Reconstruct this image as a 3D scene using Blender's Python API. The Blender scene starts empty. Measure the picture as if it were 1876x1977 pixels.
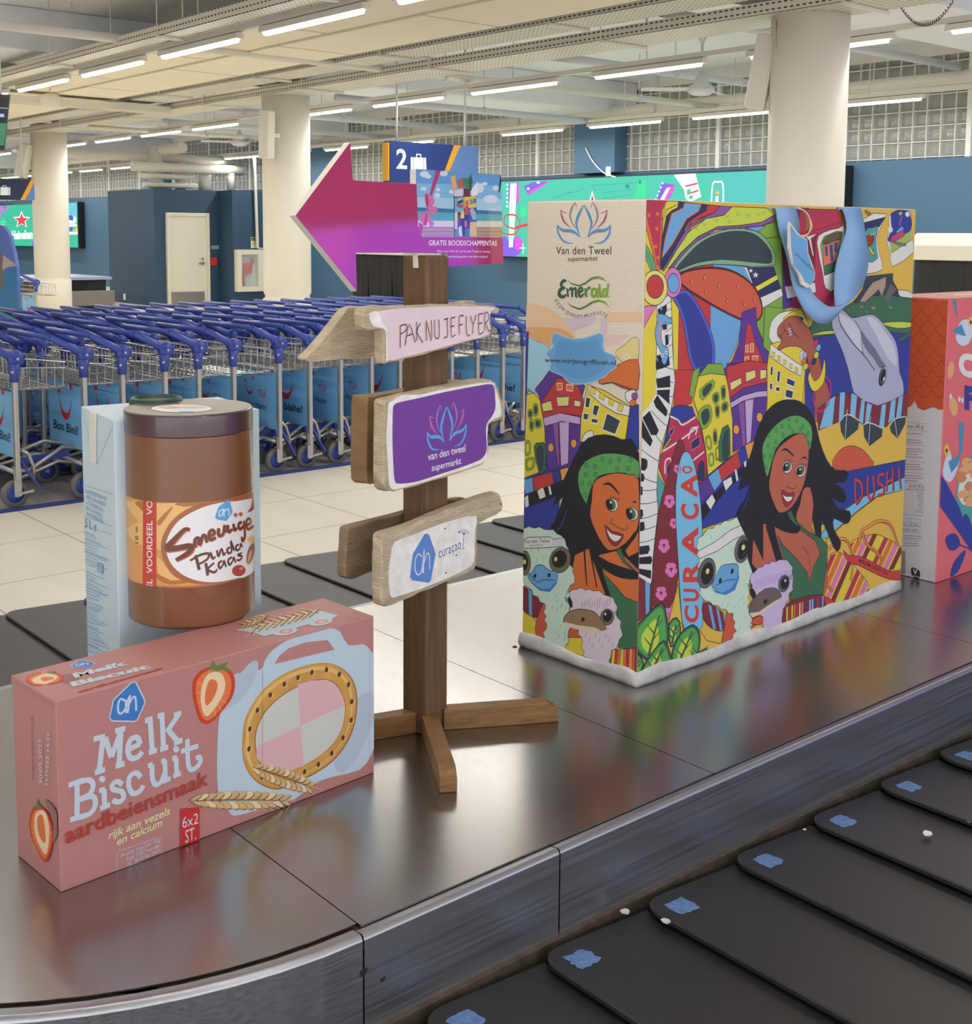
import bpy, bmesh, math, random
from mathutils import Vector, Matrix
S = bpy.context.scene
COL = S.collection
rnd = random.Random(7)
# ---------------------------------------------------------------- camera
FPX, PCX, PCY = 2370.06, 938.0, 701.0
YAW, PITCH, ROLL = math.radians(49.461), math.radians(5.940), math.radians(-0.415)
CAM = Vector((0.0, 0.0, 1.6))
_f = Vector((math.cos(YAW)*math.cos(PITCH), math.sin(YAW)*math.cos(PITCH), -math.sin(PITCH)))
_r = Vector((math.sin(YAW), -math.cos(YAW), 0.0))
_d = _f.cross(_r)
_r2 = _r*math.cos(ROLL) + _d*math.sin(ROLL)
_d2 = _d*math.cos(ROLL) - _r*math.sin(ROLL)
cam_data = bpy.data.cameras.new('camera')
cam = bpy.data.objects.new('camera', cam_data)
COL.objects.link(cam)
M = Matrix((( _r2.x, -_d2.x, -_f.x, 0), (_r2.y, -_d2.y, -_f.y, 0), (_r2.z, -_d2.z, -_f.z, 0), (0, 0, 0, 1)))
cam.matrix_world = Matrix.Translation(CAM) @ M
cam_data.sensor_fit = 'HORIZONTAL'
cam_data.sensor_width = 36.0
cam_data.lens = FPX/1876*36.0
cam_data.shift_y = -(988.5-PCY)/1876
cam_data.clip_end = 200
S.camera = cam
# ---------------------------------------------------------------- light and exposure
S.view_settings.view_transform = 'Standard'
S.view_settings.look = 'None'
S.view_settings.exposure = 0.0
S.view_settings.gamma = 1.0
S.view_settings.use_curve_mapping = False
S.cycles.use_denoising = True
S.cycles.max_bounces = 6
S.cycles.caustics_reflective = False
S.cycles.caustics_refractive = False
S.cycles.sample_clamp_indirect = 6.0
W = bpy.data.worlds.new('world'); S.world = W
W.use_nodes = True
W.node_tree.nodes['Background'].inputs[0].default_value = (0.90, 0.93, 1.0, 1)
W.node_tree.nodes['Background'].inputs[1].default_value = 3.0
LAMP_POWER = 25.0      # watts of each lit tube's own light
TUBE_GLOW = 9.0
# ---------------------------------------------------------------- picture helpers
def ray(x, y):
    return _r2*((x-PCX)/FPX) + _d2*((y-PCY)/FPX) + _f
def pz(x, y, z):
    v = ray(x, y); return CAM + v*((z-CAM.z)/v.z)
def px(x, y, X):
    v = ray(x, y); return CAM + v*(X/v.x)
def py(x, y, Y):
    v = ray(x, y); return CAM + v*(Y/v.y)
# ---------------------------------------------------------------- materials
def lin(c):
    out = []
    for v in c[:3]:
        v = v/255.0
        out.append(v/12.92 if v <= 0.04045 else ((v+0.055)/1.055)**2.4)
    return tuple(out)+(1.0,)
MATS = {}
def mat(name, c=(200, 200, 200), rough=0.55, metal=0.0, emit=0.0, bump=0.0, bscale=60.0, vary=0.0, vscale=4.0, coat=0.0, spec=None, stretch=(1, 1, 1), alpha=None, trans=0.0):
    if name in MATS: return MATS[name]
    m = bpy.data.materials.new(name); m.use_nodes = True
    nt = m.node_tree; b = nt.nodes['Principled BSDF']
    L = lin(c)
    b.inputs['Base Color'].default_value = L
    b.inputs['Roughness'].default_value = rough
    b.inputs['Metallic'].default_value = metal
    if spec is not None: b.inputs['Specular IOR Level'].default_value = spec
    if coat: 
        b.inputs['Coat Weight'].default_value = coat; b.inputs['Coat Roughness'].default_value = 0.06
        if coat >= 1: b.inputs['Coat IOR'].default_value = 1.9
    if trans: b.inputs['Transmission Weight'].default_value = trans
    if alpha is not None: b.inputs['Alpha'].default_value = alpha
    if emit:
        b.inputs['Base Color'].default_value = (L[0]*.08, L[1]*.08, L[2]*.08, 1)
        b.inputs['Emission Color'].default_value = L
        b.inputs['Emission Strength'].default_value = emit
    if bump or vary:
        tc = nt.nodes.new('ShaderNodeTexCoord'); mp = nt.nodes.new('ShaderNodeMapping')
        mp.inputs['Scale'].default_value = stretch
        nt.links.new(tc.outputs['Object'], mp.inputs[0])
    if vary:
        n = nt.nodes.new('ShaderNodeTexNoise'); n.inputs['Scale'].default_value = vscale; n.inputs['Detail'].default_value = 6
        nt.links.new(mp.outputs[0], n.inputs['Vector'])
        mr = nt.nodes.new('ShaderNodeMapRange'); mr.inputs[1].default_value = 0.3; mr.inputs[2].default_value = 0.7
        mr.inputs[3].default_value = 1.0-vary; mr.inputs[4].default_value = 1.0+vary
        nt.links.new(n.outputs['Fac'], mr.inputs[0])
        mx = nt.nodes.new('ShaderNodeVectorMath'); mx.operation = 'SCALE'
        mx.inputs[0].default_value = L[:3]
        nt.links.new(mr.outputs[0], mx.inputs['Scale'])
        nt.links.new(mx.outputs[0], b.inputs['Base Color'])
    if bump:
        n2 = nt.nodes.new('ShaderNodeTexNoise'); n2.inputs['Scale'].default_value = bscale; n2.inputs['Detail'].default_value = 4
        nt.links.new(mp.outputs[0], n2.inputs['Vector'])
        bp = nt.nodes.new('ShaderNodeBump'); bp.inputs['Strength'].default_value = bump; bp.inputs['Distance'].default_value = 0.01
        nt.links.new(n2.outputs['Fac'], bp.inputs['Height'])
        nt.links.new(bp.outputs[0], b.inputs['Normal'])
    MATS[name] = m
    return m
def nodes_of(m):
    return m.node_tree.nodes, m.node_tree.links, m.node_tree.nodes['Principled BSDF']
# ---------------------------------------------------------------- mesh helpers
def V(*a): return Vector(a)
class MB:
    """collects shapes; build() links them as one mesh object"""
    def __init__(s): s.bm = bmesh.new(); s.mats = []; s.cur = 0
    def use(s, m):
        if m not in s.mats: s.mats.append(m)
        s.cur = s.mats.index(m); return s
    def face(s, pts, smooth=False):
        try:
            f = s.bm.faces.new([s.bm.verts.new(p) for p in pts]); f.material_index = s.cur; f.smooth = smooth; return f
        except ValueError: return None
    def faces(s, verts, fs, smooth=False):
        vs = [s.bm.verts.new(p) for p in verts]
        for f in fs:
            try:
                q = s.bm.faces.new([vs[i] for i in f]); q.material_index = s.cur; q.smooth = smooth
            except ValueError: pass
        return vs
    def box(s, x0, x1, y0, y1, z0, z1):
        v = [(x, y, z) for z in (z0, z1) for y in (y0, y1) for x in (x0, x1)]
        s.faces(v, [(0, 2, 3, 1), (4, 5, 7, 6), (0, 1, 5, 4), (1, 3, 7, 5), (3, 2, 6, 7), (2, 0, 4, 6)]); return s
    def obox(s, c, ax, ay, az):
        c = Vector(c); ax, ay, az = Vector(ax), Vector(ay), Vector(az)
        v = [c+ax*i+ay*j+az*k for k in (-1, 1) for j in (-1, 1) for i in (-1, 1)]
        s.faces(v, [(0, 2, 3, 1), (4, 5, 7, 6), (0, 1, 5, 4), (1, 3, 7, 5), (3, 2, 6, 7), (2, 0, 4, 6)]); return s
    def bar(s, p, q, w, h=None, up=(0, 0, 1)):
        p, q = Vector(p), Vector(q); h = h or w; d = (q-p)
        t = d.normalized(); u = Vector(up)
        if abs(t.dot(u)) > 0.97: u = Vector((1, 0, 0))
        a = t.cross(u).normalized(); b = a.cross(t).normalized()
        return s.obox((p+q)/2, a*(w/2), d/2, b*(h/2))
    def prism(s, pts, ext):
        pts = [Vector(p) for p in pts]; e = Vector(ext); n = len(pts)
        vs = pts+[p+e for p in pts]
        s.faces(vs, [tuple(range(n))[::-1], tuple(range(n, 2*n))]+[(i, (i+1) % n, n+(i+1) % n, n+i) for i in range(n)]); return s
    def tube(s, pts, r, seg=8, cap=True, closed=False, smooth=True):
        pts = [Vector(p) for p in pts]; n = len(pts); rings = []
        rs = r if isinstance(r, (list, tuple)) else [r]*n
        prev = None
        for i, p in enumerate(pts):
            if closed: t = pts[(i+1) % n]-pts[i-1]
            else: t = pts[min(i+1, n-1)]-pts[max(i-1, 0)]
            t = t.normalized()
            if prev is None:
                u = Vector((0, 0, 1)) if abs(t.z) < 0.95 else Vector((1, 0, 0))
                a = t.cross(u).normalized()
            else:
                a = (prev-t*prev.dot(t))
                a = a.normalized() if a.length > 1e-6 else t.orthogonal().normalized()
            prev = a; b = t.cross(a)
            rings.append([s.bm.verts.new(p+(a*math.cos(k*2*math.pi/seg)+b*math.sin(k*2*math.pi/seg))*rs[i]) for k in range(seg)])
        m = n if closed else n-1
        for i in range(m):
            A, B = rings[i], rings[(i+1) % n]
            for k in range(seg):
                f = s.bm.faces.new((A[k], A[(k+1) % seg], B[(k+1) % seg], B[k])); f.material_index = s.cur; f.smooth = smooth
        if cap and not closed:
            for R, fl in ((rings[0], True), (rings[-1], False)):
                f = s.bm.faces.new(R[::-1] if fl else R); f.material_index = s.cur
        return s
    def cyl(s, p, q, r, seg=24, r2=None, smooth=True): return s.tube([p, q], [r, r if r2 is None else r2], seg, smooth=smooth)
    def lathe(s, prof, c, axis='z', seg=32, smooth=True, cap=True):
        c = Vector(c); rings = []
        for r, h in prof:
            ring = []
            for k in range(seg):
                a = k*2*math.pi/seg; u, v = r*math.cos(a), r*math.sin(a)
                o = {'z': (u, v, h), 'x': (h, u, v), 'y': (u, h, v)}[axis]
                ring.append(s.bm.verts.new(c+Vector(o)))
            rings.append(ring)
        for A, B in zip(rings, rings[1:]):
            for k in range(seg):
                f = s.bm.faces.new((A[k], A[(k+1) % seg], B[(k+1) % seg], B[k])); f.material_index = s.cur; f.smooth = smooth
        if cap:
            for R in (rings[0][::-1], rings[-1]):
                f = s.bm.faces.new(R); f.material_index = s.cur
        return s
    def build(s, name, m=None, parent=None, bevel=0.0, bseg=2, recalc=True):
        if m is not None and not s.mats: s.mats = [m] if not isinstance(m, list) else m
        o_ = Vector((0, 0, 0)); q = parent
        while q is not None: o_ = o_+q.location; q = q.parent
        if recalc: bmesh.ops.recalc_face_normals(s.bm, faces=s.bm.faces)
        if o_.length > 0: bmesh.ops.translate(s.bm, verts=s.bm.verts, vec=-o_)
        me = bpy.data.meshes.new(name); s.bm.to_mesh(me); s.bm.free()
        for k in s.mats: me.materials.append(k)
        o = bpy.data.objects.new(name, me); COL.objects.link(o)
        if parent is not None: o.parent = parent
        if bevel:
            b = o.modifiers.new('bevel', 'BEVEL'); b.width = bevel; b.segments = bseg; b.limit_method = 'ANGLE'; b.angle_limit = math.radians(40)
        return o
def tag(o, label, cat, group=None, kind=None):
    o['label'] = label; o['category'] = cat
    if group: o['group'] = group
    if kind: o['kind'] = kind
    return o
def thing(name, loc, label, cat, group=None):
    o = bpy.data.objects.new(name, None); o.empty_display_size = 0.1; COL.objects.link(o); o.location = loc
    return tag(o, label, cat, group)
def struct(o, label=None, cat=None):
    o['kind'] = 'structure'
    if label: o['label'] = label; o['category'] = cat or 'structure'
    return o
def copy_tree(o, parent=None):
    c = o.copy(); COL.objects.link(c)
    if parent is not None: c.parent = parent
    for ch in list(o.children): copy_tree(ch, c)
    return c
def smooth_pts(pts, closed=False, n=4):
    """Catmull-Rom through the points"""
    P = [Vector(p) for p in pts]; N = len(P); out = []
    rng = range(N) if closed else range(N-1)
    for i in rng:
        p0 = P[(i-1) % N] if closed or i > 0 else P[i]
        p1 = P[i]; p2 = P[(i+1) % N]
        p3 = P[(i+2) % N] if closed or i+2 < N else p2
        for k in range(n):
            t = k/n
            out.append(0.5*((2*p1)+(p2-p0)*t+(2*p0-5*p1+4*p2-p3)*t*t+(3*p1-p0-3*p2+p3)*t**3))
    if not closed: out.append(P[-1])
    return out
# ---------------------------------------------------------------- printed sheets
def clip_poly(pts, lo, hi):
    def cut(P, ax, val, keep_less):
        out = []
        for i in range(len(P)):
            a, b = P[i-1], P[i]
            ia = (a[ax] <= val) if keep_less else (a[ax] >= val)
            ib = (b[ax] <= val) if keep_less else (b[ax] >= val)
            if ia != ib:
                t = (val-a[ax])/(b[ax]-a[ax]); out.append((a[0]+(b[0]-a[0])*t, a[1]+(b[1]-a[1])*t))
            if ib: out.append(b)
        return out
    P = [tuple(p) for p in pts]
    for ax in (0, 1):
        if len(P) > 2: P = cut(P, ax, hi[ax], True)
        if len(P) > 2: P = cut(P, ax, lo[ax], False)
    return P
class Sheet:
    """flat printing on a plane: o origin, u/v unit axes, n outward; colours are laid on as thin inked areas"""
    STEP = 2.0e-5
    def __init__(s, o, u, n, lo=None, hi=None, mb=None):
        s.o = Vector(o); s.u = Vector(u).normalized(); s.n = Vector(n).normalized()
        s.v = Vector((0, 0, 1)) if abs(s.n.z) < 0.5 else s.n.cross(s.u)
        s.v = (s.v - s.n*s.v.dot(s.n)).normalized()
        s.lo, s.hi = lo, hi; s.mb = mb or MB(); s.k = s.base = 1; s.laid = []; s.ox = s.oy = 0.0; s.sc = 1.0
    def zoom(s, ox, oy, sc): s.ox, s.oy, s.sc = ox, oy, sc; return s
    def uv(s, x, y):
        d = ray(s.ox+x/s.sc, s.oy+y/s.sc); t = (s.o-CAM).dot(s.n)/d.dot(s.n)
        p = CAM+d*t-s.o; return (p.dot(s.u), p.dot(s.v))
    def p3(s, q, k=None): return s.o+s.u*q[0]+s.v*q[1]+s.n*(s.STEP*(s.k if k is None else k))
    def level(s, qs, pad=0.0):
        """lowest free layer over everything already printed under these areas"""
        us = [p[0] for q in qs for p in q]; vs = [p[1] for q in qs for p in q]
        b = (min(us)-pad, min(vs)-pad, max(us)+pad, max(vs)+pad); k = s.base
        for c in s.laid:
            if c[4] >= k and c[0] < b[2] and c[2] > b[0] and c[1] < b[3] and c[3] > b[1]: k = c[4]+1
        s.laid.append((*b, k)); s.k = k
    def raw(s, m, q, lift=True):
        if s.lo is not None: q = clip_poly(q, s.lo, s.hi)
        if len(q) < 3: return
        c = []
        for p in q:
            if not c or (abs(p[0]-c[-1][0])+abs(p[1]-c[-1][1])) > 1e-6: c.append(p)
        if len(c) > 2 and (abs(c[0][0]-c[-1][0])+abs(c[0][1]-c[-1][1])) < 1e-6: c.pop()
        if len(c) < 3: return
        if lift: s.level([c])
        s.mb.use(m)
        f = s.mb.face([s.p3(p) for p in c])
        if f is not None:
            f.normal_update()
            if f.normal.dot(s.n) < 0: f.normal_flip()
    def poly(s, m, pts, sm=0, out=None, w=1.6, closed=True):
        q = [s.uv(*p) for p in pts]
        if sm: q = [(p.x, p.y) for p in smooth_pts([(a, b, 0) for a, b in q], True, sm)]
        s.raw(m, q)
        if out is not None: s.ribbon(out, q, w, True)
    def ribbon(s, m, q, w, closed=False):
        """w in photo pixels at the sheet's middle distance"""
        wd = w*s.px/2; n = len(q); s.level([q], wd)
        L, R = [], []
        for i in range(n):
            a = q[i-1] if (closed or i > 0) else q[i]
            b = q[(i+1) % n] if (closed or i < n-1) else q[i]
            dx, dy = b[0]-a[0], b[1]-a[1]; l = math.hypot(dx, dy) or 1
            L.append((q[i][0]-dy/l*wd, q[i][1]+dx/l*wd)); R.append((q[i][0]+dy/l*wd, q[i][1]-dx/l*wd))
        for i in range(n if closed else n-1):
            j = (i+1) % n; s.raw(m, [L[i], L[j], R[j], R[i]], lift=False)
    px = 0.00105
    def line(s, m, pts, w=2.0, sm=4):
        q = [s.uv(*p) for p in pts]
        if sm and len(q) > 2: q = [(p.x, p.y) for p in smooth_pts([(a, b, 0) for a, b in q], False, sm)]
        s.ribbon(m, q, w)
    def ell(s, m, x, y, rx, ry, rot=0, out=None, w=1.6, seg=20):
        c, d = math.cos(math.radians(rot)), math.sin(math.radians(rot)); pts = []
        for k in range(seg):
            a = 2*math.pi*k/seg; ex, ey = rx*math.cos(a), ry*math.sin(a)
            pts.append((x+ex*c-ey*d, y+ex*d+ey*c))
        s.poly(m, pts, 0, out, w)
    def text(s, m, t, p0, p1, pt, bold=0.0, spread=1.0):
        """t set on the baseline p0 -> p1 (photo points), capital height reaching pt above p0"""
        a, b, c = s.uv(*p0), s.uv(*p1), s.uv(*pt)
        qs = [[(a[0]+(b[0]-a[0])*x+(c[0]-a[0])*y, a[1]+(b[1]-a[1])*x+(c[1]-a[1])*y) for x, y in poly] for poly in text_polys(t, bold, spread)]
        s.level(qs)
        for q in qs: s.raw(m, q, lift=False)
_TXT = {}
def text_polys(t, bold=0.0, spread=1.0):
    """triangles of a word, x scaled to 0..1 over its width, y to capital heights"""
    key = (t, bold, spread)
    if key in _TXT: return _TXT[key]
    cu = bpy.data.curves.new('lettering', 'FONT'); cu.body = t; cu.size = 1.0; cu.offset = bold; cu.space_character = spread; cu.resolution_u = 3
    o = bpy.data.objects.new('lettering', cu); COL.objects.link(o)
    bpy.context.view_layer.update()
    me = bpy.data.meshes.new_from_object(o.evaluated_get(bpy.context.evaluated_depsgraph_get()))
    xs = [v.co.x for v in me.vertices]; x0, x1 = min(xs), max(xs)
    H = 0.70+2*bold
    out = [[((me.vertices[i].co.x-x0)/(x1-x0), (me.vertices[i].co.y+bold)/H) for i in f.vertices] for f in me.polygons]
    bpy.data.objects.remove(o); bpy.data.curves.remove(cu); bpy.data.meshes.remove(me)
    _TXT[key] = out
    return out
# ================================================================ room shell
XW = 15.2                      # the long blue wall
M_FLOOR = mat('cream floor tile', (236, 228, 210), 0.32, vary=0.03, vscale=1.5)
n_, l_, b_ = nodes_of(M_FLOOR)
def tile_lines(m, px_, py_, ox, oy, wd, dark, depth=0.0):
    n_, l_, b_ = nodes_of(m)
    src = b_.inputs['Base Color'].links[0].from_socket if b_.inputs['Base Color'].links else None
    tc = n_.new('ShaderNodeTexCoord'); sx = n_.new('ShaderNodeSeparateXYZ'); l_.new(tc.outputs['Object'], sx.inputs[0])
    last = None
    for ax, p, o in (('X', px_, ox), ('Y', py_, oy)):
        a = n_.new('ShaderNodeMath'); a.operation = 'SUBTRACT'; l_.new(sx.outputs[ax], a.inputs[0]); a.inputs[1].default_value = o
        d = n_.new('ShaderNodeMath'); d.operation = 'PINGPONG'; l_.new(a.outputs[0], d.inputs[0]); d.inputs[1].default_value = p/2
        c = n_.new('ShaderNodeMath'); c.operation = 'LESS_THAN'; l_.new(d.outputs[0], c.inputs[0]); c.inputs[1].default_value = wd
        if last is not None:
            q = n_.new('ShaderNodeMath'); q.operation = 'MAXIMUM'; l_.new(last.outputs[0], q.inputs[0]); l_.new(c.outputs[0], q.inputs[1]); last = q
        else: last = c
    mx = n_.new('ShaderNodeMix'); mx.data_type = 'RGBA'; l_.new(last.outputs[0], mx.inputs['Factor'])
    if src is not None: l_.new(src, mx.inputs['A'])
    else: mx.inputs['A'].default_value = b_.inputs['Base Color'].default_value
    mx.inputs['B'].default_value = lin(dark)
    l_.new(mx.outputs['Result'], b_.inputs['Base Color'])
tile_lines(M_FLOOR, 0.73, 0.73, 1.74, 5.59, 0.0035, (150, 142, 128))
M_WALL = mat('blue painted wall', (72, 108, 138), 0.55, vary=0.02, vscale=0.6)
M_WALLSHADE = mat('wall blue in shade', (48, 76, 102), 0.55, vary=0.02, vscale=0.6)  # darker copy of the wall blue; the shade is put into its colour
M_WHITE = mat('white painted concrete', (228, 225, 218), 0.6, vary=0.02, vscale=0.7)
M_CEIL = mat('white ceiling paint', (226, 228, 232), 0.7, vary=0.02, vscale=0.5)
M_COLUMN = mat('cream column paint', (228, 222, 208), 0.5, vary=0.015, vscale=1.2)
M_PIPE = mat('white pipe paint', (224, 219, 206), 0.45)
M_PIPEG = mat('pale grey pipe paint', (200, 202, 206), 0.45)
M_ALU = mat('white aluminium glazing bar', (226, 226, 222), 0.4)
M_BLACK = mat('black plastic', (20, 21, 24), 0.45)
M_STEEL = mat('brushed steel trim', (176, 174, 168), 0.32, 0.9)
M_GALV = mat('galvanised duct', (128, 134, 142), 0.4, 0.6)

struct(MB().box(-9, XW+0.3, -14, 52, -0.2, 0).build('floor', M_FLOOR), 'pale cream tiled floor of the hall', 'floor')
struct(MB().box(-9, XW+0.3, -14, 52, 4.1, 4.3).build('ceiling', M_CEIL), 'white ceiling slab over the hall', 'ceiling')
w = MB(); w.use(M_WALL).box(XW, XW+0.3, -14, 52, 0, 2.66)
w.use(M_WHITE).box(XW, XW+0.3, -14, 52, 4.0, 4.1)
w.build('wall_right')['kind'] = 'structure'
M_PLASTER = mat('warm grey plaster', (205, 200, 190), 0.6)
for nm, bx in (('wall_far', (-9, XW+0.3, 52, 52.3)), ('wall_left_light_block', (-9.3, -9, 1.5, 52.3))):  # left wall: unseen, added and cut short to shape light from that side
    struct(MB().box(*bx, 0, 4.1).build(nm, M_PLASTER))
# glass block windows between blue pilasters
M_GB = bpy.data.materials.new('glass block'); M_GB.use_nodes = True
nn, ll, bb = nodes_of(M_GB)
tc = nn.new('ShaderNodeTexCoord'); sx = nn.new('ShaderNodeSeparateXYZ'); ll.new(tc.outputs['Object'], sx.inputs[0])
def cellpos(ax, p, o):
    a = nn.new('ShaderNodeMath'); a.operation = 'SUBTRACT'; ll.new(sx.outputs[ax], a.inputs[0]); a.inputs[1].default_value = o
    d = nn.new('ShaderNodeMath'); d.operation = 'PINGPONG'; ll.new(a.outputs[0], d.inputs[0]); d.inputs[1].default_value = p/2
    r = nn.new('ShaderNodeMapRange'); ll.new(d.outputs[0], r.inputs[0]); r.inputs[1].default_value = 0; r.inputs[2].default_value = 0.05
    return r
GBP = 0.205
r1, r2 = cellpos('Y', GBP, 0.0), cellpos('Z', GBP, 2.68)
mn = nn.new('ShaderNodeMath'); mn.operation = 'MINIMUM'; ll.new(r1.outputs[0], mn.inputs[0]); ll.new(r2.outputs[0], mn.inputs[1])
bp = nn.new('ShaderNodeBump'); bp.inputs['Strength'].default_value = 0.6; bp.inputs['Distance'].default_value = 0.03
nz = nn.new('ShaderNodeTexNoise'); nz.inputs['Scale'].default_value = 14; ll.new(tc.outputs['Object'], nz.inputs['Vector'])
ad = nn.new('ShaderNodeMath'); ad.operation = 'MULTIPLY_ADD'; ll.new(nz.outputs['Fac'], ad.inputs[0]); ad.inputs[1].default_value = 0.5; ll.new(mn.outputs[0], ad.inputs[2])
ll.new(ad.outputs[0], bp.inputs['Height']); ll.new(bp.outputs[0], bb.inputs['Normal'])
bb.inputs['Base Color'].default_value = lin((150, 153, 150)); bb.inputs['Roughness'].default_value = 0.18
WIN = [(-1.0, 5.2), (6.6, 14.25), (15.2, 22.6), (23.7, 30.9), (32.1, 39.3), (40.5, 47.7)]
for i, (a, b) in enumerate(WIN):
    w = thing('window_%d' % (i+1), (XW, (a+b)/2, 2.66), '', 'window'); del w['label']; del w['category']; w['kind'] = 'structure'
    MB().box(XW+0.05, XW+0.12, a, b, 2.66, 4.0).build('glass_block_panel', M_GB, w)
    g = MB().use(M_ALU)
    n = int((b-a)/GBP)
    k0 = math.ceil(a/GBP)
    for k in range(n+1):
        y = (k0+k)*GBP
        if y > b: break
        wd = 0.035 if (k0+k) % 10 == 0 else 0.006
        g.box(XW+0.02 if wd < 0.02 else XW-0.01, XW+0.05, y-wd, y+wd, 2.66, 4.0)
    z = 2.68
    while z < 4.0: g.box(XW+0.02, XW+0.05, a, b, z-0.006, z+0.006); z += GBP
    g.build('glazing_bars', None, w)
for i, (a, b) in enumerate([(5.2, 6.6), (14.25, 15.2), (22.6, 23.7), (30.9, 32.1), (39.3, 40.5), (47.7, 52), (-14, -1.0)]):
    struct(MB().box(XW-0.25, XW+0.3, a, b, 2.66, 4.0).build('trim_%d' % (i+1), M_WALL))
# concrete beams running to the wall at each column line
for i, yc in enumerate((6.2, 14.45, 22.8, 31.2, 39.6)):
    struct(MB().box(-9, XW, yc-0.45, yc+0.75, 3.62, 4.1).build('trim_%d' % (8+i), M_CEIL, bevel=0.02))
# round columns with a shadow groove
CX = 8.8
for i, yc in enumerate((6.18, 14.45, 22.8, 31.2)):
    MB().lathe([(0.335, 0), (0.335, 0.72), (0.30, 0.745), (0.30, 0.775), (0.32, 0.80), (0.32, 3.63)], (CX, yc, 0), seg=48).build('column', M_COLUMN)['kind'] = 'structure'
# plant room box with the door
bx = MB().use(M_WALLSHADE)
bx.box(12.0, XW-0.02, 25.2, 27.6, 0, 2.56)
bx.box(13.55, XW-0.02, 24.55, 25.22, 0, 2.56)
bx.box(11.99, XW, 25.19, 25.2, 0, 0.92)
struct(bx.build('wall_plant_room'))
d = thing('door_1', (12.75, 25.2, 0), '', 'door'); del d['label']; del d['category']; d['kind'] = 'structure'
M_DOOR = mat('cream door paint', (226, 220, 202), 0.45)
fr = MB().use(M_DOOR)
D0, D1 = 12.33, 13.22
fr.box(D0-.07, D0, 25.12, 25.2, 0, 1.98).box(D1, D1+.07, 25.12, 25.2, 0, 1.98).box(D0-.07, D1+.07, 25.12, 25.2, 1.98, 2.05)
fr.build('door_frame', None, d)
MB().box(D0, D1, 25.16, 25.2, 0, 1.98).build('door_leaf', M_DOOR, d)
MB().box(D0+.02, D1-.06, 25.15, 25.16, 0.02, 0.30).build('kick_plate', M_STEEL, d)
h = MB().use(M_STEEL); h.cyl((D1-.1, 25.16, 0.93), (D1-.1, 25.1, 0.93), .03, 16).bar((D1-.1, 25.1, .93), (D1-.22, 25.1, .93), .02).cyl((D1-.1, 25.16, 1.03), (D1-.1, 25.13, 1.03), .022, 16)
h.build('door_handle', None, d)
# ================================================================ ceiling lamps and services
M_TUBE = mat('lit lamp tube', (255, 250, 240), 0.4, emit=TUBE_GLOW)
M_STRUT = mat('lamp housing enamel', (220, 216, 205), 0.4)
LZ = 3.3
def lamp(x, y, label, group, light=True):
    """a 1.45 m batten with one lit diffuser, its own light under it"""
    t = thing('batten_lamp', (x, y, LZ), label, 'ceiling lamp', group)
    MB().box(x-.036, x+.036, y-.78, y+.78, LZ+.02, LZ+.07).build('lamp_housing', M_STRUT, t)
    MB().prism([(x-.032, y-.72, LZ+.02), (x-.02, y-.72, LZ-.008), (x+.02, y-.72, LZ-.008), (x+.032, y-.72, LZ+.02)], (0, 1.44, 0)).build('diffuser', M_TUBE, t)
    return t
def lamp_row(x, ys, label, group, power=1.0):
    src = None
    for i, y in enumerate(ys):
        if src is None: src = lamp(x, y, label, group)
        else:
            c = copy_tree(src); c.location = (x, y, LZ)
    # the row's light: one long strip lamp as wide as the diffusers
    L = bpy.data.lights.new('row_light', 'AREA'); L.shape = 'RECTANGLE'; L.size = 0.09; L.size_y = ys[-1]-ys[0]+1.45
    L.energy = LAMP_POWER*power*len(ys); L.color = (1.0, 0.97, 0.925)
    o = bpy.data.objects.new('row_light', L); COL.objects.link(o); o.location = (x, (ys[0]+ys[-1])/2, LZ-.03)
    o.visible_glossy = True
    # the strut the row hangs on
    s = MB().use(M_STRUT).box(x-.03, x+.03, ys[0]-1.0, ys[-1]+1.0, LZ+.08, LZ+.13)
    for y in ys: s.cyl((x, y, LZ+.13), (x, y, 4.098), .006, 6)
    return s
def row_ys(y0, n, pitch=2.03): return [y0+pitch*i for i in range(n)]
GRP = 'lit batten lamps along the ceiling'
rows = [(5.55, row_ys(2.89, 21, 1.94), 'lit batten lamp under the perforated strut beside the cream ceiling boards', GRP+' boards'),
        (9.72, [2.7, 4.7, 6.75, 8.83, 10.92, 12.98, 15.0, 18.15, 20.1, 22.08]+row_ys(24.1, 10), 'lit batten lamp in the row crossing behind the cream columns', GRP+' behind the columns'),
        (14.05, [2.6, 4.7, 6.8, 8.95, 11.1, 13.2, 15.3, 18.7, 20.8, 22.9, 25.0]+row_ys(27.1, 9, 2.1), 'lit batten lamp in the row in front of the glass block windows', GRP+' by the windows'),
        (1.3, row_ys(-6, 10, 3.0), 'lit batten lamp in the row over the carousel', GRP+' over the carousel'),
        (-3.4, row_ys(-6, 10, 3.0), 'lit batten lamp in the row behind the viewer', GRP+' behind')]
for x, ys, lb, g in rows:
    s = lamp_row(x, ys, lb, g, .55 if x < 2 else 1.0)
    tag(s.build('lamp_strut'), 'long white strut carrying the lamps'+lb.replace('lit batten lamp in the row', '').replace('lit batten lamp', ''), 'lamp strut')
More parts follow.
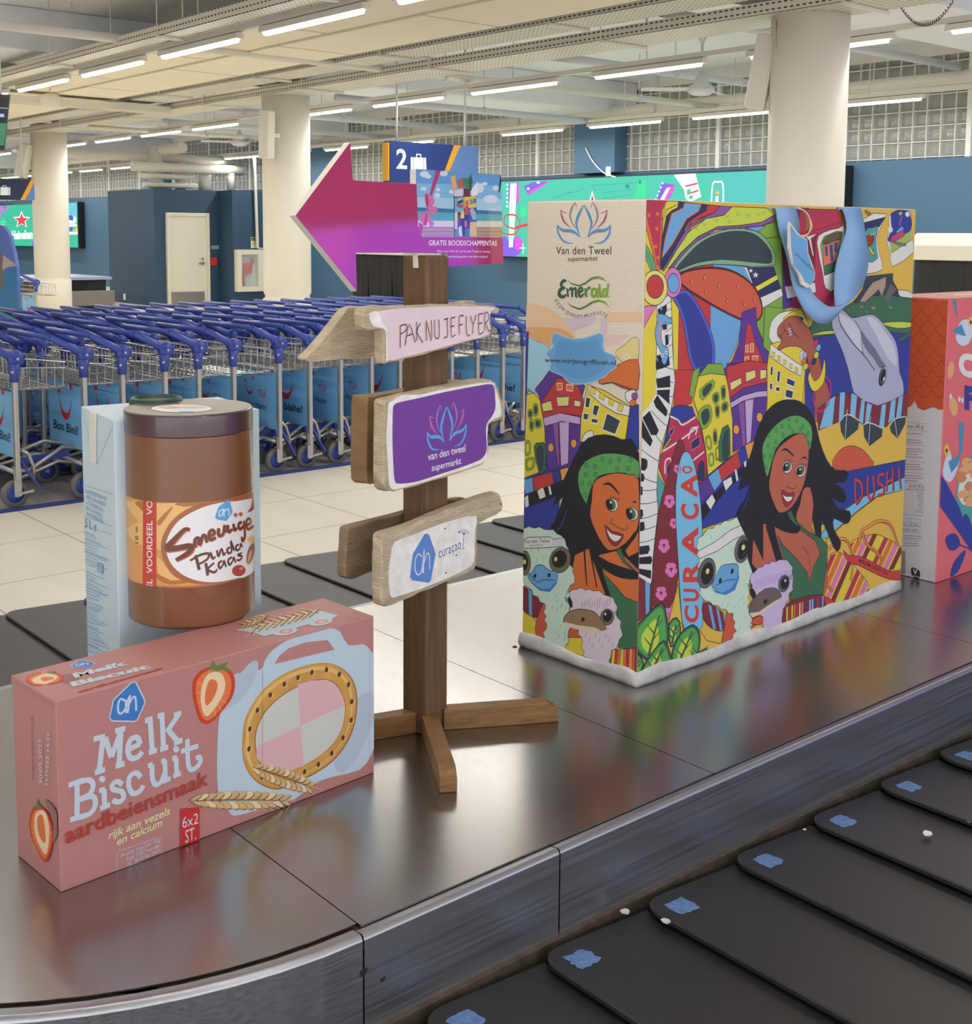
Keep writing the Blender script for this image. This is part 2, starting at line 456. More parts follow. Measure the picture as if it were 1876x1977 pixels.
# perforated sheet for trays
def perforated(name, c):
    m = bpy.data.materials.new(name); m.use_nodes = True
    n, l, b = nodes_of(m)
    b.inputs['Base Color'].default_value = lin(c); b.inputs['Roughness'].default_value = 0.45
    tc = n.new('ShaderNodeTexCoord'); sx = n.new('ShaderNodeSeparateXYZ'); l.new(tc.outputs['Object'], sx.inputs[0])
    def near(sock, p, w):
        d = n.new('ShaderNodeMath'); d.operation = 'PINGPONG'; l.new(sock, d.inputs[0]); d.inputs[1].default_value = p/2
        g = n.new('ShaderNodeMath'); g.operation = 'LESS_THAN'; l.new(d.outputs[0], g.inputs[0]); g.inputs[1].default_value = w
        return g
    xz = n.new('ShaderNodeMath'); xz.operation = 'ADD'; l.new(sx.outputs['X'], xz.inputs[0]); l.new(sx.outputs['Z'], xz.inputs[1])
    a, q = near(xz.outputs[0], 0.05, 0.007), near(sx.outputs['Y'], 0.06, 0.017)
    mu = n.new('ShaderNodeMath'); mu.operation = 'MULTIPLY'; l.new(a.outputs[0], mu.inputs[0]); l.new(q.outputs[0], mu.inputs[1])
    mx = n.new('ShaderNodeMix'); mx.data_type = 'RGBA'; l.new(mu.outputs[0], mx.inputs['Factor'])
    mx.inputs['A'].default_value = lin(c); mx.inputs['B'].default_value = lin((70, 68, 64))
    l.new(mx.outputs['Result'], b.inputs['Base Color'])
    return m
M_PERF = perforated('perforated white tray', (222, 216, 200))
def tray(name, x0, x1, z0, h, y0, y1, label, m=None, hang=True):
    t = thing(name, ((x0+x1)/2, (y0+y1)/2, z0), label, 'cable tray')
    g = MB().use(m or M_PERF)
    g.box(x0, x1, y0, y1, z0, z0+.004); g.box(x0, x0+.004, y0, y1, z0, z0+h); g.box(x1-.004, x1, y0, y1, z0, z0+h)
    g.build('tray_channel', None, t)
    if hang:
        y = y0+1.0
        while y < y1:
            k = MB().use(M_PIPE).box(x0-.04, x1+.04, y-.012, y+.012, z0-.03, z0-.004)
            k.cyl((x0-.03, y, z0-.03), (x0-.03, y, 4.098), .006, 6).cyl((x1+.03, y, z0-.03), (x1+.03, y, 4.098), .006, 6)
            k.build('hanger', None, t); y += 2.6
    return t
tray('cable_tray', 5.24, 5.44, 3.42, .10, 2.0, 44, 'narrow perforated white cable tray above the lamps beside the ceiling boards')
tray('cable_tray', 7.75, 8.2, 3.50, .09, 2.0, 48, 'perforated cable tray with a dull grey duct lying in it')
tray('cable_tray', 8.42, 8.98, 3.42, .10, 2.0, 48, 'wide perforated white cable tray passing in front of the columns')
tag(MB().cyl((7.98, 2, 3.58), (7.98, 48, 3.58), .07, 20).build('duct', M_GALV), 'dull grey round duct lying in the perforated cable tray', 'duct')
tag(MB().use(M_PERF).box(3.2, 8.4, 17.0, 17.35, 3.36, 3.45).build('cable_tray'), 'cross cable tray bridging from the lamp row to the wide tray', 'cable tray')
# boards between the lamp row and the trays
M_BOARD = mat('cream ceiling board', (238, 228, 204), 0.6, vary=0.02, vscale=0.8)
k = 0
for xa, xb, zz in ((5.8, 6.66, 3.52), (6.68, 7.55, 3.50)):
    y = 0.6 + (0.9 if xa > 6 else 0)
    while y < 40:
        o = MB().box(xa, xb, y, y+2.36, zz, zz+.03).build('ceiling_board', M_BOARD)
        tag(o, 'cream ceiling board in the hung strip beside the lamps', 'ceiling board', 'cream ceiling boards'); y += 2.4
# pipes
def pipe(pts, r, label, m=None, hang=True, name='pipe'):
    t = thing(name, pts[0], label, 'pipe')
    MB().tube(pts, r, 12).build('pipe_run', m or M_PIPE, t)
    if hang:
        for a, b in zip(pts, pts[1:]):
            a, b = Vector(a), Vector(b)
            if abs((b-a).z) > .3: continue
            n = max(1, int((b-a).length/3))
            for i in range(n):
                p = a+(b-a)*((i+.5)/n)
                MB().lathe([(r+.012, -.02), (r+.012, .02)], p, 'x' if abs((b-a).x) > abs((b-a).y) else 'y', 16).cyl(p+V(0, 0, r), (p.x, p.y, 4.098), .006, 6).build('pipe_clamp', M_PIPEG, t)
    return t
pipe([(14.6, 2, 3.60), (14.6, 24, 3.60)], .085, 'fat white pipe running along the glass block windows')
pipe([(14.45, 5, 3.48), (14.45, 24, 3.48)], .03, 'thin white pipe under the fat pipe at the windows')
pipe([(-6, 11.75, 3.5), (14.5, 11.75, 3.5)], .045, 'white sprinkler pipe crossing before the ceiling beam at the top left')
pipe([(8.6, 17.25, 3.5), (14.5, 17.25, 3.5)], .05, 'white sprinkler pipe crossing behind the middle column', M_PIPEG)
pipe([(9.3, 14.0, 3.42), (14.5, 14.0, 3.42)], .05, 'pale grey sprinkler pipe crossing above the number two sign', M_PIPEG)
pipe([(9.0, 10.2, 3.6), (14.5, 10.2, 3.6)], .05, 'white sprinkler pipe behind the ceiling fan', M_PIPEG)
pipe([(9.0, 19.8, 3.5), (14.5, 19.8, 3.5)], .05, 'white sprinkler pipe far behind the arrow sign', M_PIPEG)
pipe([(8.6, 20.5, 3.38), (13.0, 20.5, 3.38)], .04, 'thin white pipe near the far ceiling fan')
pipe([(9.0, 8.0, 3.72), (14.5, 8.0, 3.72)], .05, 'white sprinkler pipe at the top right by the windows', M_PIPEG)
# pipe cluster over the plant room
pipe([(12.4, 25.9, 2.56), (12.4, 25.9, 3.5)], .16, 'fat vertical white pipe on the plant room roof', hang=False)
pipe([(13.0, 25.9, 2.56), (13.0, 25.9, 3.2)], .11, 'vertical white pipe beside the fat one on the plant room', hang=False)
pipe([(13.6, 25.9, 2.56), (13.6, 25.9, 3.1)], .15, 'third vertical white pipe on the plant room roof', hang=False)
pipe([(14.1, 25.6, 2.56), (14.1, 25.6, 3.1)], .09, 'slim vertical white pipe at the right of the plant room roof', hang=False)
pipe([(11.7, 25.6, 3.05), (14.4, 25.6, 3.05)], .11, 'upper level white pipe header across the vertical pipes', hang=False)
pipe([(11.9, 25.7, 2.86), (13.2, 25.7, 2.86)], .07, 'middle level white pipe across the vertical pipes', hang=False)
pipe([(12.0, 25.7, 2.66), (13.3, 25.7, 2.66)], .06, 'lowest white pipe just above the plant room roof', hang=False)
pipe([(10.2, 26, 3.28), (14.4, 26, 3.28)], .10, 'white pipe running over the plant room to the left', hang=False)
pipe([(12.5, 24.8, 3.45), (12.5, 34, 3.45)], .12, 'white pipe with elbow running back above the plant room', hang=False)
# ceiling fans
M_FAN = mat('pale fan enamel', (206, 208, 212), 0.4)
def fan(x, y, z, rot, label):
    t = thing('ceiling_fan', (x, y, 4.1), label, 'ceiling fan')
    MB().lathe([(.10, 4.1), (.12, 4.06), (.02, 3.88)], (x, y, 0), seg=20).build('canopy', M_FAN, t)
    MB().cyl((x, y, 3.95), (x, y, z+.1), .016, 10).build('rod', M_FAN, t)
    MB().lathe([(.03, z+.2), (.10, z+.06), (.16, z+.02), (.165, z-.03), (.10, z-.07), (.02, z-.08)], (x, y, 0), seg=24).build('motor', M_FAN, t)
    for k in range(3):
        a = math.radians(rot+120*k); c, s_ = math.cos(a), math.sin(a)
        MB().obox((x+c*.42, y+s_*.42, z), (c*.29, s_*.29, 0), (-s_*.065, c*.065, .012), (0, 0, .004)).build('blade', M_FAN, t)
fan(11.6, 9.66, 3.35, 15, 'pale ceiling fan hanging left of the big column')
fan(11.6, 20.7, 3.3, 40, 'pale ceiling fan hanging by the middle column, far back')
# column speakers
M_SPK = mat('cream speaker shell', (226, 220, 206), 0.45)
def speaker(pix, X, hgt, wid, lean, yaw, label):
    c = px(pix[0], pix[1], X)
    t = thing('column_speaker', c, label, 'speaker')
    ax = Vector((math.cos(yaw), math.sin(yaw), 0)); up = (Vector((0, 0, 1))+Vector((math.sin(YAW), -math.cos(YAW), 0))*lean).normalized(); ay = up.cross(ax).normalized()
    g = MB().obox(c, ax*.09, ay*wid/2, up*hgt/2); g.build('speaker_case', M_SPK, t, bevel=.02)
    MB().obox(c-ax*.092, ax*.004, ay*wid*.38, up*hgt*.48).build('grille', mat('speaker grille', (212, 207, 196), .6), t)
    MB().bar(c+ax*.08, Vector((CX, c.y+(0.1 if label else 0), c.z)), .05).build('bracket', M_SPK, t)
for cyl, pix, hh, ww, ln, lb in ((6.18, (1470, 140), .62, .17, .16, 'cream column speaker tilted on the big column at the right'),
                                 (14.45, (515, 260), .62, .15, 0.03, 'cream column speaker on the middle column'),
                                 (22.8, (46, 310), .62, .2, .24, 'cream column speaker leaning out from the far left column')):
    speaker(pix, CX-(.22 if cyl < 10 else .45), hh, ww, ln, YAW-.35, lb)
pp = MB().use(M_STEEL); q = px(1502, 40, CX-.28); pp.cyl(q, (q.x, q.y, 3.61), .02, 10).cyl(q, px(1502, 95, CX-.28), .02, 10)
tag(pp.build('conduit'), 'grey steel conduit on the big column above its speaker', 'conduit')
# hanging sign with the belt number
def belt_sign(name, y0, y1, X, z0, z1, label):
    t = thing(name, (X, (y0+y1)/2, z0), label, 'hanging sign')
    MB().box(X, X+.12, y0, y1, z0, z1).build('sign_box', mat('navy sign face', (30, 52, 112), .4), t)
    k = MB().use(M_PIPEG)
    for y in (y0+.3, y1-.3): k.cyl((X+.06, y, z1), (X+.06, y, 4.1), .012, 8)
    k.build('hanger_rods', None, t)
    return t

# coiled cable, dome camera, conduit
hx = []
c0, c1 = px(1733, 2, 9.6), px(1840, 0, 9.6)
for k in range(161):
    t_ = k/160; b = c0+(c1-c0)*t_; b.z -= .20*4*t_*(1-t_); a = k*2*math.pi/6; hx.append(b+V(.012*math.cos(a), 0, .012*math.sin(a)))
tag(MB().tube(hx, .004, 5).build('coiled_cable', mat('grey cable', (70, 70, 70), .5)), 'dark coiled cable sagging from the lamp strut at the top right', 'cable')
c = px(97, 190, 6.3); t = thing('ceiling_camera', c, 'white domed camera box hung under the ceiling boards at the left', 'camera')
MB().lathe([(.03, -.16), (.11, -.13), (.13, -.05), (.12, .04), (.06, .06)], c, seg=20).build('housing', M_SPK, t); MB().cyl(c+V(0, 0, .05), (c.x, c.y, 3.495), .012, 8).build('rod', M_PIPE, t)
tag(MB().tube([py(491, 305, 24.42), py(492, 330, 24.42), py(497, 478, 24.42), py(506, 481, 24.42)], .035, 8).build('conduit', M_PIPE), 'thin white vertical conduit dropping to the fire hose cabinet', 'conduit')
# ================================================================ baggage carousel
DZ, BZ = 0.55, 0.40           # deck and belt heights
YF, YB = 1.445, 2.835         # front and back lips of the deck
M_DECK = bpy.data.materials.new('brushed stainless deck'); M_DECK.use_nodes = True
def brushed(m, col, r0, r1, sx_, aniso, bstr=0.02):
    n, l, b = nodes_of(m)
    b.inputs['Base Color'].default_value = lin(col); b.inputs['Metallic'].default_value = 1.0
    b.inputs['Anisotropic'].default_value = aniso
    tc = n.new('ShaderNodeTexCoord'); mp = n.new('ShaderNodeMapping'); l.new(tc.outputs['Object'], mp.inputs[0]); mp.inputs['Scale'].default_value = sx_
    nz = n.new('ShaderNodeTexNoise'); nz.inputs['Scale'].default_value = 1.0; nz.inputs['Detail'].default_value = 5; l.new(mp.outputs[0], nz.inputs['Vector'])
    mr = n.new('ShaderNodeMapRange'); l.new(nz.outputs['Fac'], mr.inputs[0]); mr.inputs[1].default_value = .3; mr.inputs[2].default_value = .7; mr.inputs[3].default_value = r0; mr.inputs[4].default_value = r1
    l.new(mr.outputs[0], b.inputs['Roughness'])
    bp = n.new('ShaderNodeBump'); bp.inputs['Strength'].default_value = bstr; bp.inputs['Distance'].default_value = .002
    l.new(nz.outputs['Fac'], bp.inputs['Height']); l.new(bp.outputs[0], b.inputs['Normal'])
    tg = n.new('ShaderNodeTangent'); tg.direction_type = 'RADIAL'; tg.axis = 'Z'
    return m
brushed(M_DECK, (174, 172, 170), .235, .265, (4, 260, 260), 0.0, 0.0)
M_SIDE = brushed(bpy.data.materials.new('brushed stainless side') if False else (lambda m: (setattr(m, 'use_nodes', True), m)[1])(bpy.data.materials.new('brushed stainless side')), (170, 170, 174), .34, .46, (2, 300, 300), 0.0, 0.003)
M_RUB = mat('black rubber slat', (42, 41, 42), .44, vary=.12, vscale=9, bump=.08, bscale=220)
M_CHIP = mat('raw chipboard edge', (92, 70, 46), .9, vary=.3, vscale=60)
M_TAPE = mat('worn blue tape', (108, 142, 196), .7, vary=.15, vscale=90, bump=.5, bscale=160)
car = thing('baggage_carousel', (2.4, 2.14, 0), 'stainless baggage carousel with black rubber slats around a brushed metal deck', 'baggage carousel')
# outline of the curved near end (front corner sweeps back to the left)
def arc(off, n=20):
    R = .86-off; return [(1.0-R*math.sin(math.pi/2*k/n), YF+off+R*(1-math.cos(math.pi/2*k/n))) for k in range(n+1)]
XE = 8.0
def deck_outline(off):
    a = arc(off); bk = [(x, YF+YB-y) for x, y in a]
    return [(XE, YF+off)]+a+bk[::-1]+[(XE, YB-off)]
# deck plates split at the seams
SEAMS = [1.013, 1.852, 2.991, 4.4, 5.9, XE]
a = arc(.034); bk = [(x, YF+YB-y) for x, y in a]
first = [(SEAMS[0]-.001, YF+.034)]+a+bk[::-1]+[(SEAMS[0]-.001, YB-.03)]
MB().prism([(x, y, DZ-.003) for x, y in first], (0, 0, .003)).build('deck_plate', M_DECK, car)
for s0, s1 in zip(SEAMS, SEAMS[1:]):
    MB().box(s0+.001, s1-.001, YF+.025, YB-.028, DZ-.003, DZ).build('deck_plate', M_DECK, car)
MB().prism([(x, y, DZ-.03) for x, y in deck_outline(.012)], (0, 0, .022)).build('deck_core', M_CHIP, car)
# side panels with a rolled lip
def lip_panel(path, name, side, deck_in):
    g = MB().use(M_SIDE)
    prof = [(deck_in, DZ-.004), (.008, DZ-.001), (.003, DZ-.003), (.0, DZ-.009), (.0, DZ-.07), (.0, BZ-.02), (.006, BZ-.03)]
    rows = []
    for i, (x, y) in enumerate(path):
        p0 = Vector(path[max(i-1, 0)]); p1 = Vector(path[min(i+1, len(path)-1)]); t = (p1-p0).normalized(); nrm = Vector((t.y, -t.x))*side
        rows.append([g.bm.verts.new((x-nrm.x*d, y-nrm.y*d, z)) for d, z in prof])
    for A, B in zip(rows, rows[1:]):
        for k in range(len(prof)-1):
            f = g.bm.faces.new((A[k], A[k+1], B[k+1], B[k])); f.smooth = k in (1, 2); f.material_index = 0
    return g.build(name, None, car)
lip_panel(arc(0)[:0:-1]+[(1.0, YF)], 'side_panel', 1, .028)
for x0, x1 in ((1.003, 1.41), (1.413, 3.6), (3.603, XE)):
    lip_panel([(x0, YF), (x1, YF)], 'side_panel', 1, .024)
lip_panel([(x, YF+YB-y) for x, y in arc(0)][:0:-1]+[(1.0, YB)], 'side_panel', -1, .028)
lip_panel([(1.003, YB), (XE, YB)], 'side_panel', -1, .026)
# rubber skirt strip under the panel, standing on the floor
sk = MB().use(mat('worn steel skirt', (120, 108, 92), .4, .7, vary=.3, vscale=30)).box(-.6, XE, YF-.012, YF+.012, BZ-.035, BZ-.004)
sk.box(.4, XE, YB-.012, YB+.012, BZ-.035, BZ-.004)
sk.use(M_BLACK).box(.4, XE, YF+.2, YB-.2, 0, BZ-.03)
sk.build('skirt', None, car)
# slats: each raised along its leading edge, with a rounded inner corner
def slat_pts(x0, wd, yi, yo, r=.05, n=6):
    s = 1 if yi > yo else -1
    pts = [(x0+r-r*math.cos(a), yi-s*(r-r*math.sin(a))) for a in [math.pi/2*k/n for k in range(n+1)]]
    return pts+[(x0+wd, yi), (x0+wd, yo)]+[(x0+r-r*math.cos(a), yo+s*(r-r*math.sin(a))) for a in [math.pi/2*(n-k)/n for k in range(n+1)]]
def slat(x0, yi, yo, wd=.275, th=.010, parent=car, dip=.020):
    g = MB().use(M_RUB); P = slat_pts(x0, wd, yi, yo); n = len(P)
    top = [(x, y, BZ-dip*(x-x0)/wd) for x, y in P]
    mid = [(x, y, z-.003) for x, y, z in top]
    cx_, cy_ = x0+wd/2, (yi+yo)/2
    ins = [(x+(cx_-x)*.02, y+(cy_-y)*.006, z) for x, y, z in top]
    bot = [(x, y, z-th) for x, y, z in top]
    vs = g.faces(ins+mid+bot, [tuple(range(n)), tuple(range(2*n, 3*n))[::-1]]+[(i, (i+1) % n, n+(i+1) % n, n+i) for i in range(n)]+[(n+i, n+(i+1) % n, 2*n+(i+1) % n, 2*n+i) for i in range(n)])
    return g.build('slat', None, parent)
P0, PT = 1.334, .2537
def patch(x, y, w, h, parent, seed):
    r = random.Random(seed); pts = []
    for k in range(22):
        a = 2*math.pi*k/22; sq = 1/max(abs(math.cos(a)), abs(math.sin(a)))
        j = .82+.22*r.random(); pts.append((x+w/2*math.cos(a)*sq*j, y+h/2*math.sin(a)*sq*j, BZ+.0006-.02*(max(0, x+w/2*math.cos(a)*sq*j-parent[1]))/.275))
    MB().prism(pts, (0, 0, .0008)).build('tape_patch', M_TAPE, parent[0])['label'] = 'torn blue tape residue'
for i in range(-5, 24):
    x0 = P0+PT*i
    o = slat(x0, YF-.024, .36)
    if -1 <= i <= 6: patch(x0+.056, YF-.080, .056, .046, (o, x0), 40+i)
B0 = 0.54
for i in range(0, 20):
    x0 = B0+PT*i
    o = slat(x0, YB+.035, 3.88, dip=.011, th=.007)
    if i < 12:   # cast lettering frame near the inner end
        fz = BZ-.011*(.14/.275)+.0008
        g = MB().use(mat('worn slat lettering', (74, 72, 70), .6))
        cx_, cy_ = x0+.13, YB+.14
        q = [(cx_-.018, cy_-.07), (cx_+.018, cy_-.07), (cx_+.018, cy_+.07), (cx_-.018, cy_+.07)]
        for (ax, ay), (bx_, by_) in zip(q, q[1:]+q[:1]): g.bar((ax, ay, fz), (bx_, by_, fz), .003, .0016)
        for k in range(8):
            yy = cy_-.055+k*.0155; g.bar((cx_-.009, yy, fz), (cx_+.009, yy+(.005 if k % 2 else 0), fz), .004, .0014)
        g.build('cast_mark', None, o)
# grime on the steel side
gm = MB().use(mat('dark grime', (26, 25, 24), .8))
for pts in ([(695, 1876), (700, 1873), (709, 1872), (707, 1878), (702, 1886), (696, 1886)], [(698, 1872), (709, 1871), (708, 1868)], [(733, 1891), (745, 1884), (742, 1890), (737, 1897)]): gm.prism([py(x, y, YF-.0004) for x, y in pts], (0, -.0006, 0))
gm.build('grime_mark', None, car)
# outer bumper of the belt, below the frame at the front and behind at the back
MB().box(-.6, XE, .30, .36, 0, BZ+.02).build('bumper', M_BLACK, car)
MB().box(.4, XE, 3.86, 3.875, .05, BZ-.03).build('bumper', M_BLACK, car)
# scraps on the belt and the lip
M_PAPER = mat('white paper scrap', (232, 226, 218), .7)
def scrap(p, s_, label, seed, fold=True, m=None):
    r = random.Random(seed); g = MB().use(m or M_PAPER); x, y, z = p
    a = [(x+s_*(math.cos(k*1.05)*(.6+.5*r.random())), y+s_*(math.sin(k*1.05)*(.6+.5*r.random())), z+.001+(.16*s_*r.random() if fold else 0)) for k in range(6)]
    g.faces([(x, y, z+.10*s_)]+a, [(0, i+1, (i+1) % 6+1) for i in range(6)]); g.faces([(v[0], v[1], z+.0005) for v in a], [tuple(range(6))])
    tag(g.build('paper_scrap'), label, 'litter')
scrap(pz(1285, 1779, BZ), .011, 'small torn white label scrap at the corner of a slat', 3)
scrap(pz(1791, 1611, BZ), .013, 'crumpled white paper scrap lying out on the slats', 5)
scrap(pz(1207, 1760, BZ), .012, 'folded white paper corner caught under the steel side', 8)
scrap(pz(1553, 1602, BZ), .005, 'tiny pink white paper fleck on the slats by the steel side', 9)
scrap(pz(1871, 1587, BZ-.004), .006, 'tiny white scrap on a slat edge at the right border', 10)
# ================================================================ wall screens, signs and things on the walls
def glow(name, c, e=1.0):
    return mat('screen '+name, c, 0.35, emit=e, spec=.2)
G_TEAL, G_GREEN = glow('teal', (84, 205, 178)), glow('green', (72, 200, 160))
G_WHITE, G_MAG, G_VIO, G_BLUE = glow('white', (250, 250, 255), 1.1), glow('magenta', (235, 95, 225)), glow('violet', (140, 105, 235)), glow('blue', (80, 95, 215))
G_RED, G_DG, G_LG, G_YEL, G_CYAN = glow('red', (235, 75, 80)), glow('dark teal', (58, 160, 142)), glow('light green', (70, 230, 160)), glow('yellow', (250, 205, 60)), glow('cyan', (110, 205, 222))
def led_screen(y0, y1, z0, z1, label, draw):
    t = thing('led_screen', (15.0, (y0+y1)/2, z0), label, 'screen')
    XS = 14.98
    MB().box(XS+.004, XW, y0-.03, y1+.03, z0-.03, z1+.03).build('screen_case', M_BLACK, t, bevel=.02)
    s = Sheet((XS, y1, z0), (0, -1, 0), (-1, 0, 0), (0, 0), (y1-y0, z1-z0)); s.px = .0085; s.STEP = 2e-4
    s.raw(G_TEAL, [(0, 0), (y1-y0, 0), (y1-y0, z1-z0), (0, z1-z0)])
    draw(s); s.mb.build('screen_picture', None, t, recalc=False)
    return t
def draw_right(s):
    s.zoom(960, 300, 3.608)
    s.poly(glow('right teal', (92, 200, 190)), [(1500, 90), (1830, 60), (2460, 20), (2460, 600), (1500, 600)])
    s.poly(G_CYAN, [(2330, 40), (2470, 30), (2470, 600), (2330, 600)])
    # guitars
    s.poly(G_VIO, [(80, 190), (150, 190), (148, 330), (75, 330)]); s.poly(G_MAG, [(118, 190), (152, 195), (146, 330), (112, 330)])
    for k in range(6): s.ell(G_WHITE, 70-k*.5, 205+k*30, 8, 8)
    s.poly(G_VIO, [(40, 560), (95, 600), (140, 560), (168, 600), (150, 690), (40, 700)], 3); s.poly(G_MAG, [(125, 580), (165, 575), (168, 640), (130, 660)], 3)
    s.poly(G_WHITE, [(90, 195), (135, 195), (128, 360), (108, 640), (80, 640), (84, 330)])
    s.line(G_RED, [(200, 480), (120, 510), (50, 480), (60, 420), (130, 420), (158, 480), (120, 550), (35, 540)], 3.4)
    s.poly(G_RED, [(125, 495), (210, 472), (212, 492), (130, 512)])
    s.poly(G_LG, [(150, 400), (180, 350), (205, 370), (205, 420), (170, 430)])
    s.poly(G_VIO, [(185, 215), (250, 185), (365, 180), (225, 275), (205, 260)]); s.poly(G_MAG, [(215, 255), (345, 183), (365, 180), (225, 275)]); s.ell(G_WHITE, 285, 190, 12, 8); s.ell(G_WHITE, 215, 232, 9, 9)
    s.line(G_WHITE, [(178, 610), (180, 690)], 2, 0); s.line(G_WHITE, [(155, 645), (200, 645)], 2, 0)
    # faint stage lines, case, candle
    for a, b in (((660, 210), (975, 190)), ((735, 260), (940, 240)), ((735, 300), (935, 275)), ((735, 260), (735, 300)), ((380, 300), (600, 235)), ((670, 205), (672, 250)), ((480, 262), (560, 250))): s.line(G_DG, [a, b], .7, 0)
    s.poly(G_DG, [(890, 205), (918, 200), (918, 228), (892, 232)])
    s.poly(G_LG, [(975, 185), (1000, 165), (1035, 180), (1030, 290), (960, 300)]); s.ell(G_DG, 993, 185, 10, 16)
    s.poly(G_WHITE, [(660, 245), (640, 320), (682, 320)]); s.poly(G_RED, [(660, 270), (650, 320), (674, 320)])
    s.poly(G_VIO, [(1145, 190), (1235, 205), (1228, 245), (1180, 330), (1105, 330)]); s.poly(G_MAG, [(1190, 215), (1232, 215), (1225, 250), (1170, 330), (1140, 330)]); s.poly(G_WHITE, [(1180, 225), (1205, 225), (1150, 330), (1120, 330)])
    for k in range(5): s.ell(G_WHITE, 1150-k*12, 195+k*28, 7, 7)
    s.poly(G_WHITE, [(1228, 135), (1380, 125), (1420, 290), (1340, 325), (1310, 300), (1300, 240)])
    s.line(G_RED, [(1310, 215), (1395, 195)], 3, 0); s.line(G_RED, [(1320, 270), (1400, 245)], 3, 0)
    s.poly(G_TEAL, [(1318, 240), (1345, 235), (1348, 262), (1322, 266)]); s.poly(G_TEAL, [(1330, 285), (1362, 276), (1362, 300), (1340, 308)])
    s.line(G_WHITE, [(1490, 340), (1500, 200), (1535, 185), (1570, 200), (1572, 345)], 3.2); s.poly(G_YEL, [(1532, 240), (1537, 254), (1550, 255), (1540, 263), (1543, 276), (1532, 268), (1521, 276), (1524, 263), (1514, 255), (1527, 254)]); s.poly(G_WHITE, [(1520, 285), (1540, 282), (1536, 340), (1518, 340)])
def star(cx, cy, R, r, n=5):
    return [(cx+(R if k % 2 == 0 else r)*math.sin(math.pi*k/n), cy-(R if k % 2 == 0 else r)*math.cos(math.pi*k/n)) for k in range(2*n)]
def draw_left(s):
    s.zoom(0, 300, 6.18)
    s.poly(glow('left green', (66, 196, 160)), [(-400, 580), (1010, 560), (1010, 1095), (-400, 1085)])
    s.poly(G_CYAN, [(820, 560), (1010, 555), (1010, 780), (820, 760)])
    s.poly(G_MAG, [(-20, 600), (15, 600), (8, 740), (-20, 740)]); s.poly(G_MAG, [(25, 640), (60, 600), (108, 598), (52, 680)]); s.poly(G_VIO, [(35, 610), (85, 600), (60, 645)])
    s.poly(G_WHITE, star(258, 770, 108, 48)); s.poly(G_RED, star(258, 775, 86, 36))
    s.poly(G_LG, star(38, 800, 60, 26)); s.poly(G_LG, [(395, 760), (420, 740), (420, 850), (395, 830)])
    s.text(G_WHITE, 'Heineken', (140, 1003), (390, 996), (140, 895), .05)
    s.ell(G_DG, 120, 770, 36, 42); s.ell(glow('left green', (66, 196, 160)), 120, 770, 32, 38)
    for a, b in (((265, 635), (375, 632)), ((300, 700), (385, 690)), ((310, 720), (400, 735))): s.line(G_DG, [a, b], .7, 0)
    s.poly(G_VIO, [(380, 1085), (385, 1030), (440, 960), (440, 1085)])
    s.poly(G_BLUE, [(780, 730), (850, 712), (875, 740), (870, 790), (780, 800)]); s.poly(G_WHITE, [(780, 800), (830, 770), (870, 780), (880, 715), (905, 740), (912, 790), (890, 812), (780, 812)])
    s.poly(G_WHITE, [(780, 820), (915, 815), (915, 850), (780, 855)]); s.poly(G_BLUE, [(780, 858), (870, 855), (860, 905), (780, 905)]); s.poly(G_YEL, [(870, 900), (900, 860), (930, 875), (955, 850), (950, 905)])
    s.poly(G_WHITE, [(780, 912), (950, 910), (948, 945), (780, 945)])
led_screen(9.9, 17.3, 1.22, 2.58, 'wide bright green advertising screen with guitars, behind the big painted bag', draw_right)
led_screen(36.7, 44.1, 1.14, 2.5, 'bright green advertising screen with a red star, far left behind a column', draw_left)
def draw_violet(s):
    s.raw(glow('violet field', (96, 92, 255), 3.0), [(.05, .05), (7.35, .05), (7.35, 1.32), (.05, 1.32)])
    s.raw(glow('violet field light', (170, 110, 255), 3.0), [(2.4, .05), (4.6, .05), (4.0, 1.32), (2.0, 1.32)])
led_screen(-11.8, -4.4, 1.22, 2.58, 'violet advertising screen on the blue wall beyond the right border', draw_violet)
# hanging belt signs
M_NAVY, M_NAVYD, M_GOLD, M_SBL, M_SW = mat('navy sign face', (30, 54, 120), .4), mat('dark navy sign', (20, 32, 70), .4), mat('golden sign stripe', (232, 165, 30), .4), mat('soft blue sign corner', (92, 130, 190), .4), mat('sign white', (226, 236, 245), .4)
def hang_sign(Y, a, b, z1, label, face, draw):
    c = py(*a, Y); d = py(*b, Y); z0 = z1
    zt = (c.z+d.z)/2; t = thing('hanging_sign', ((c.x+d.x)/2, Y, z0), label, 'sign')
    g = MB().use(face).box(c.x+.02, d.x, Y, Y+.14, z0, zt).use(M_GOLD).box(c.x-.004, c.x+.02, Y+.01, Y+.13, z0+.02, zt-.02); g.build('sign_box', None, t)
    s = Sheet((c.x, Y, z0), (1, 0, 0), (0, -1, 0), (0.03, 0), (d.x-c.x, zt-z0)); s.px = .007; s.STEP = 2e-4
    draw(s); s.mb.build('sign_print', None, t, recalc=False)
    k = MB().use(M_PIPEG)
    for fx in (.12, .88): k.cyl((c.x+(d.x-c.x)*fx, Y+.07, zt), (c.x+(d.x-c.x)*fx, Y+.07, 4.098), .014, 8)
    k.build('hanger_rods', None, t)
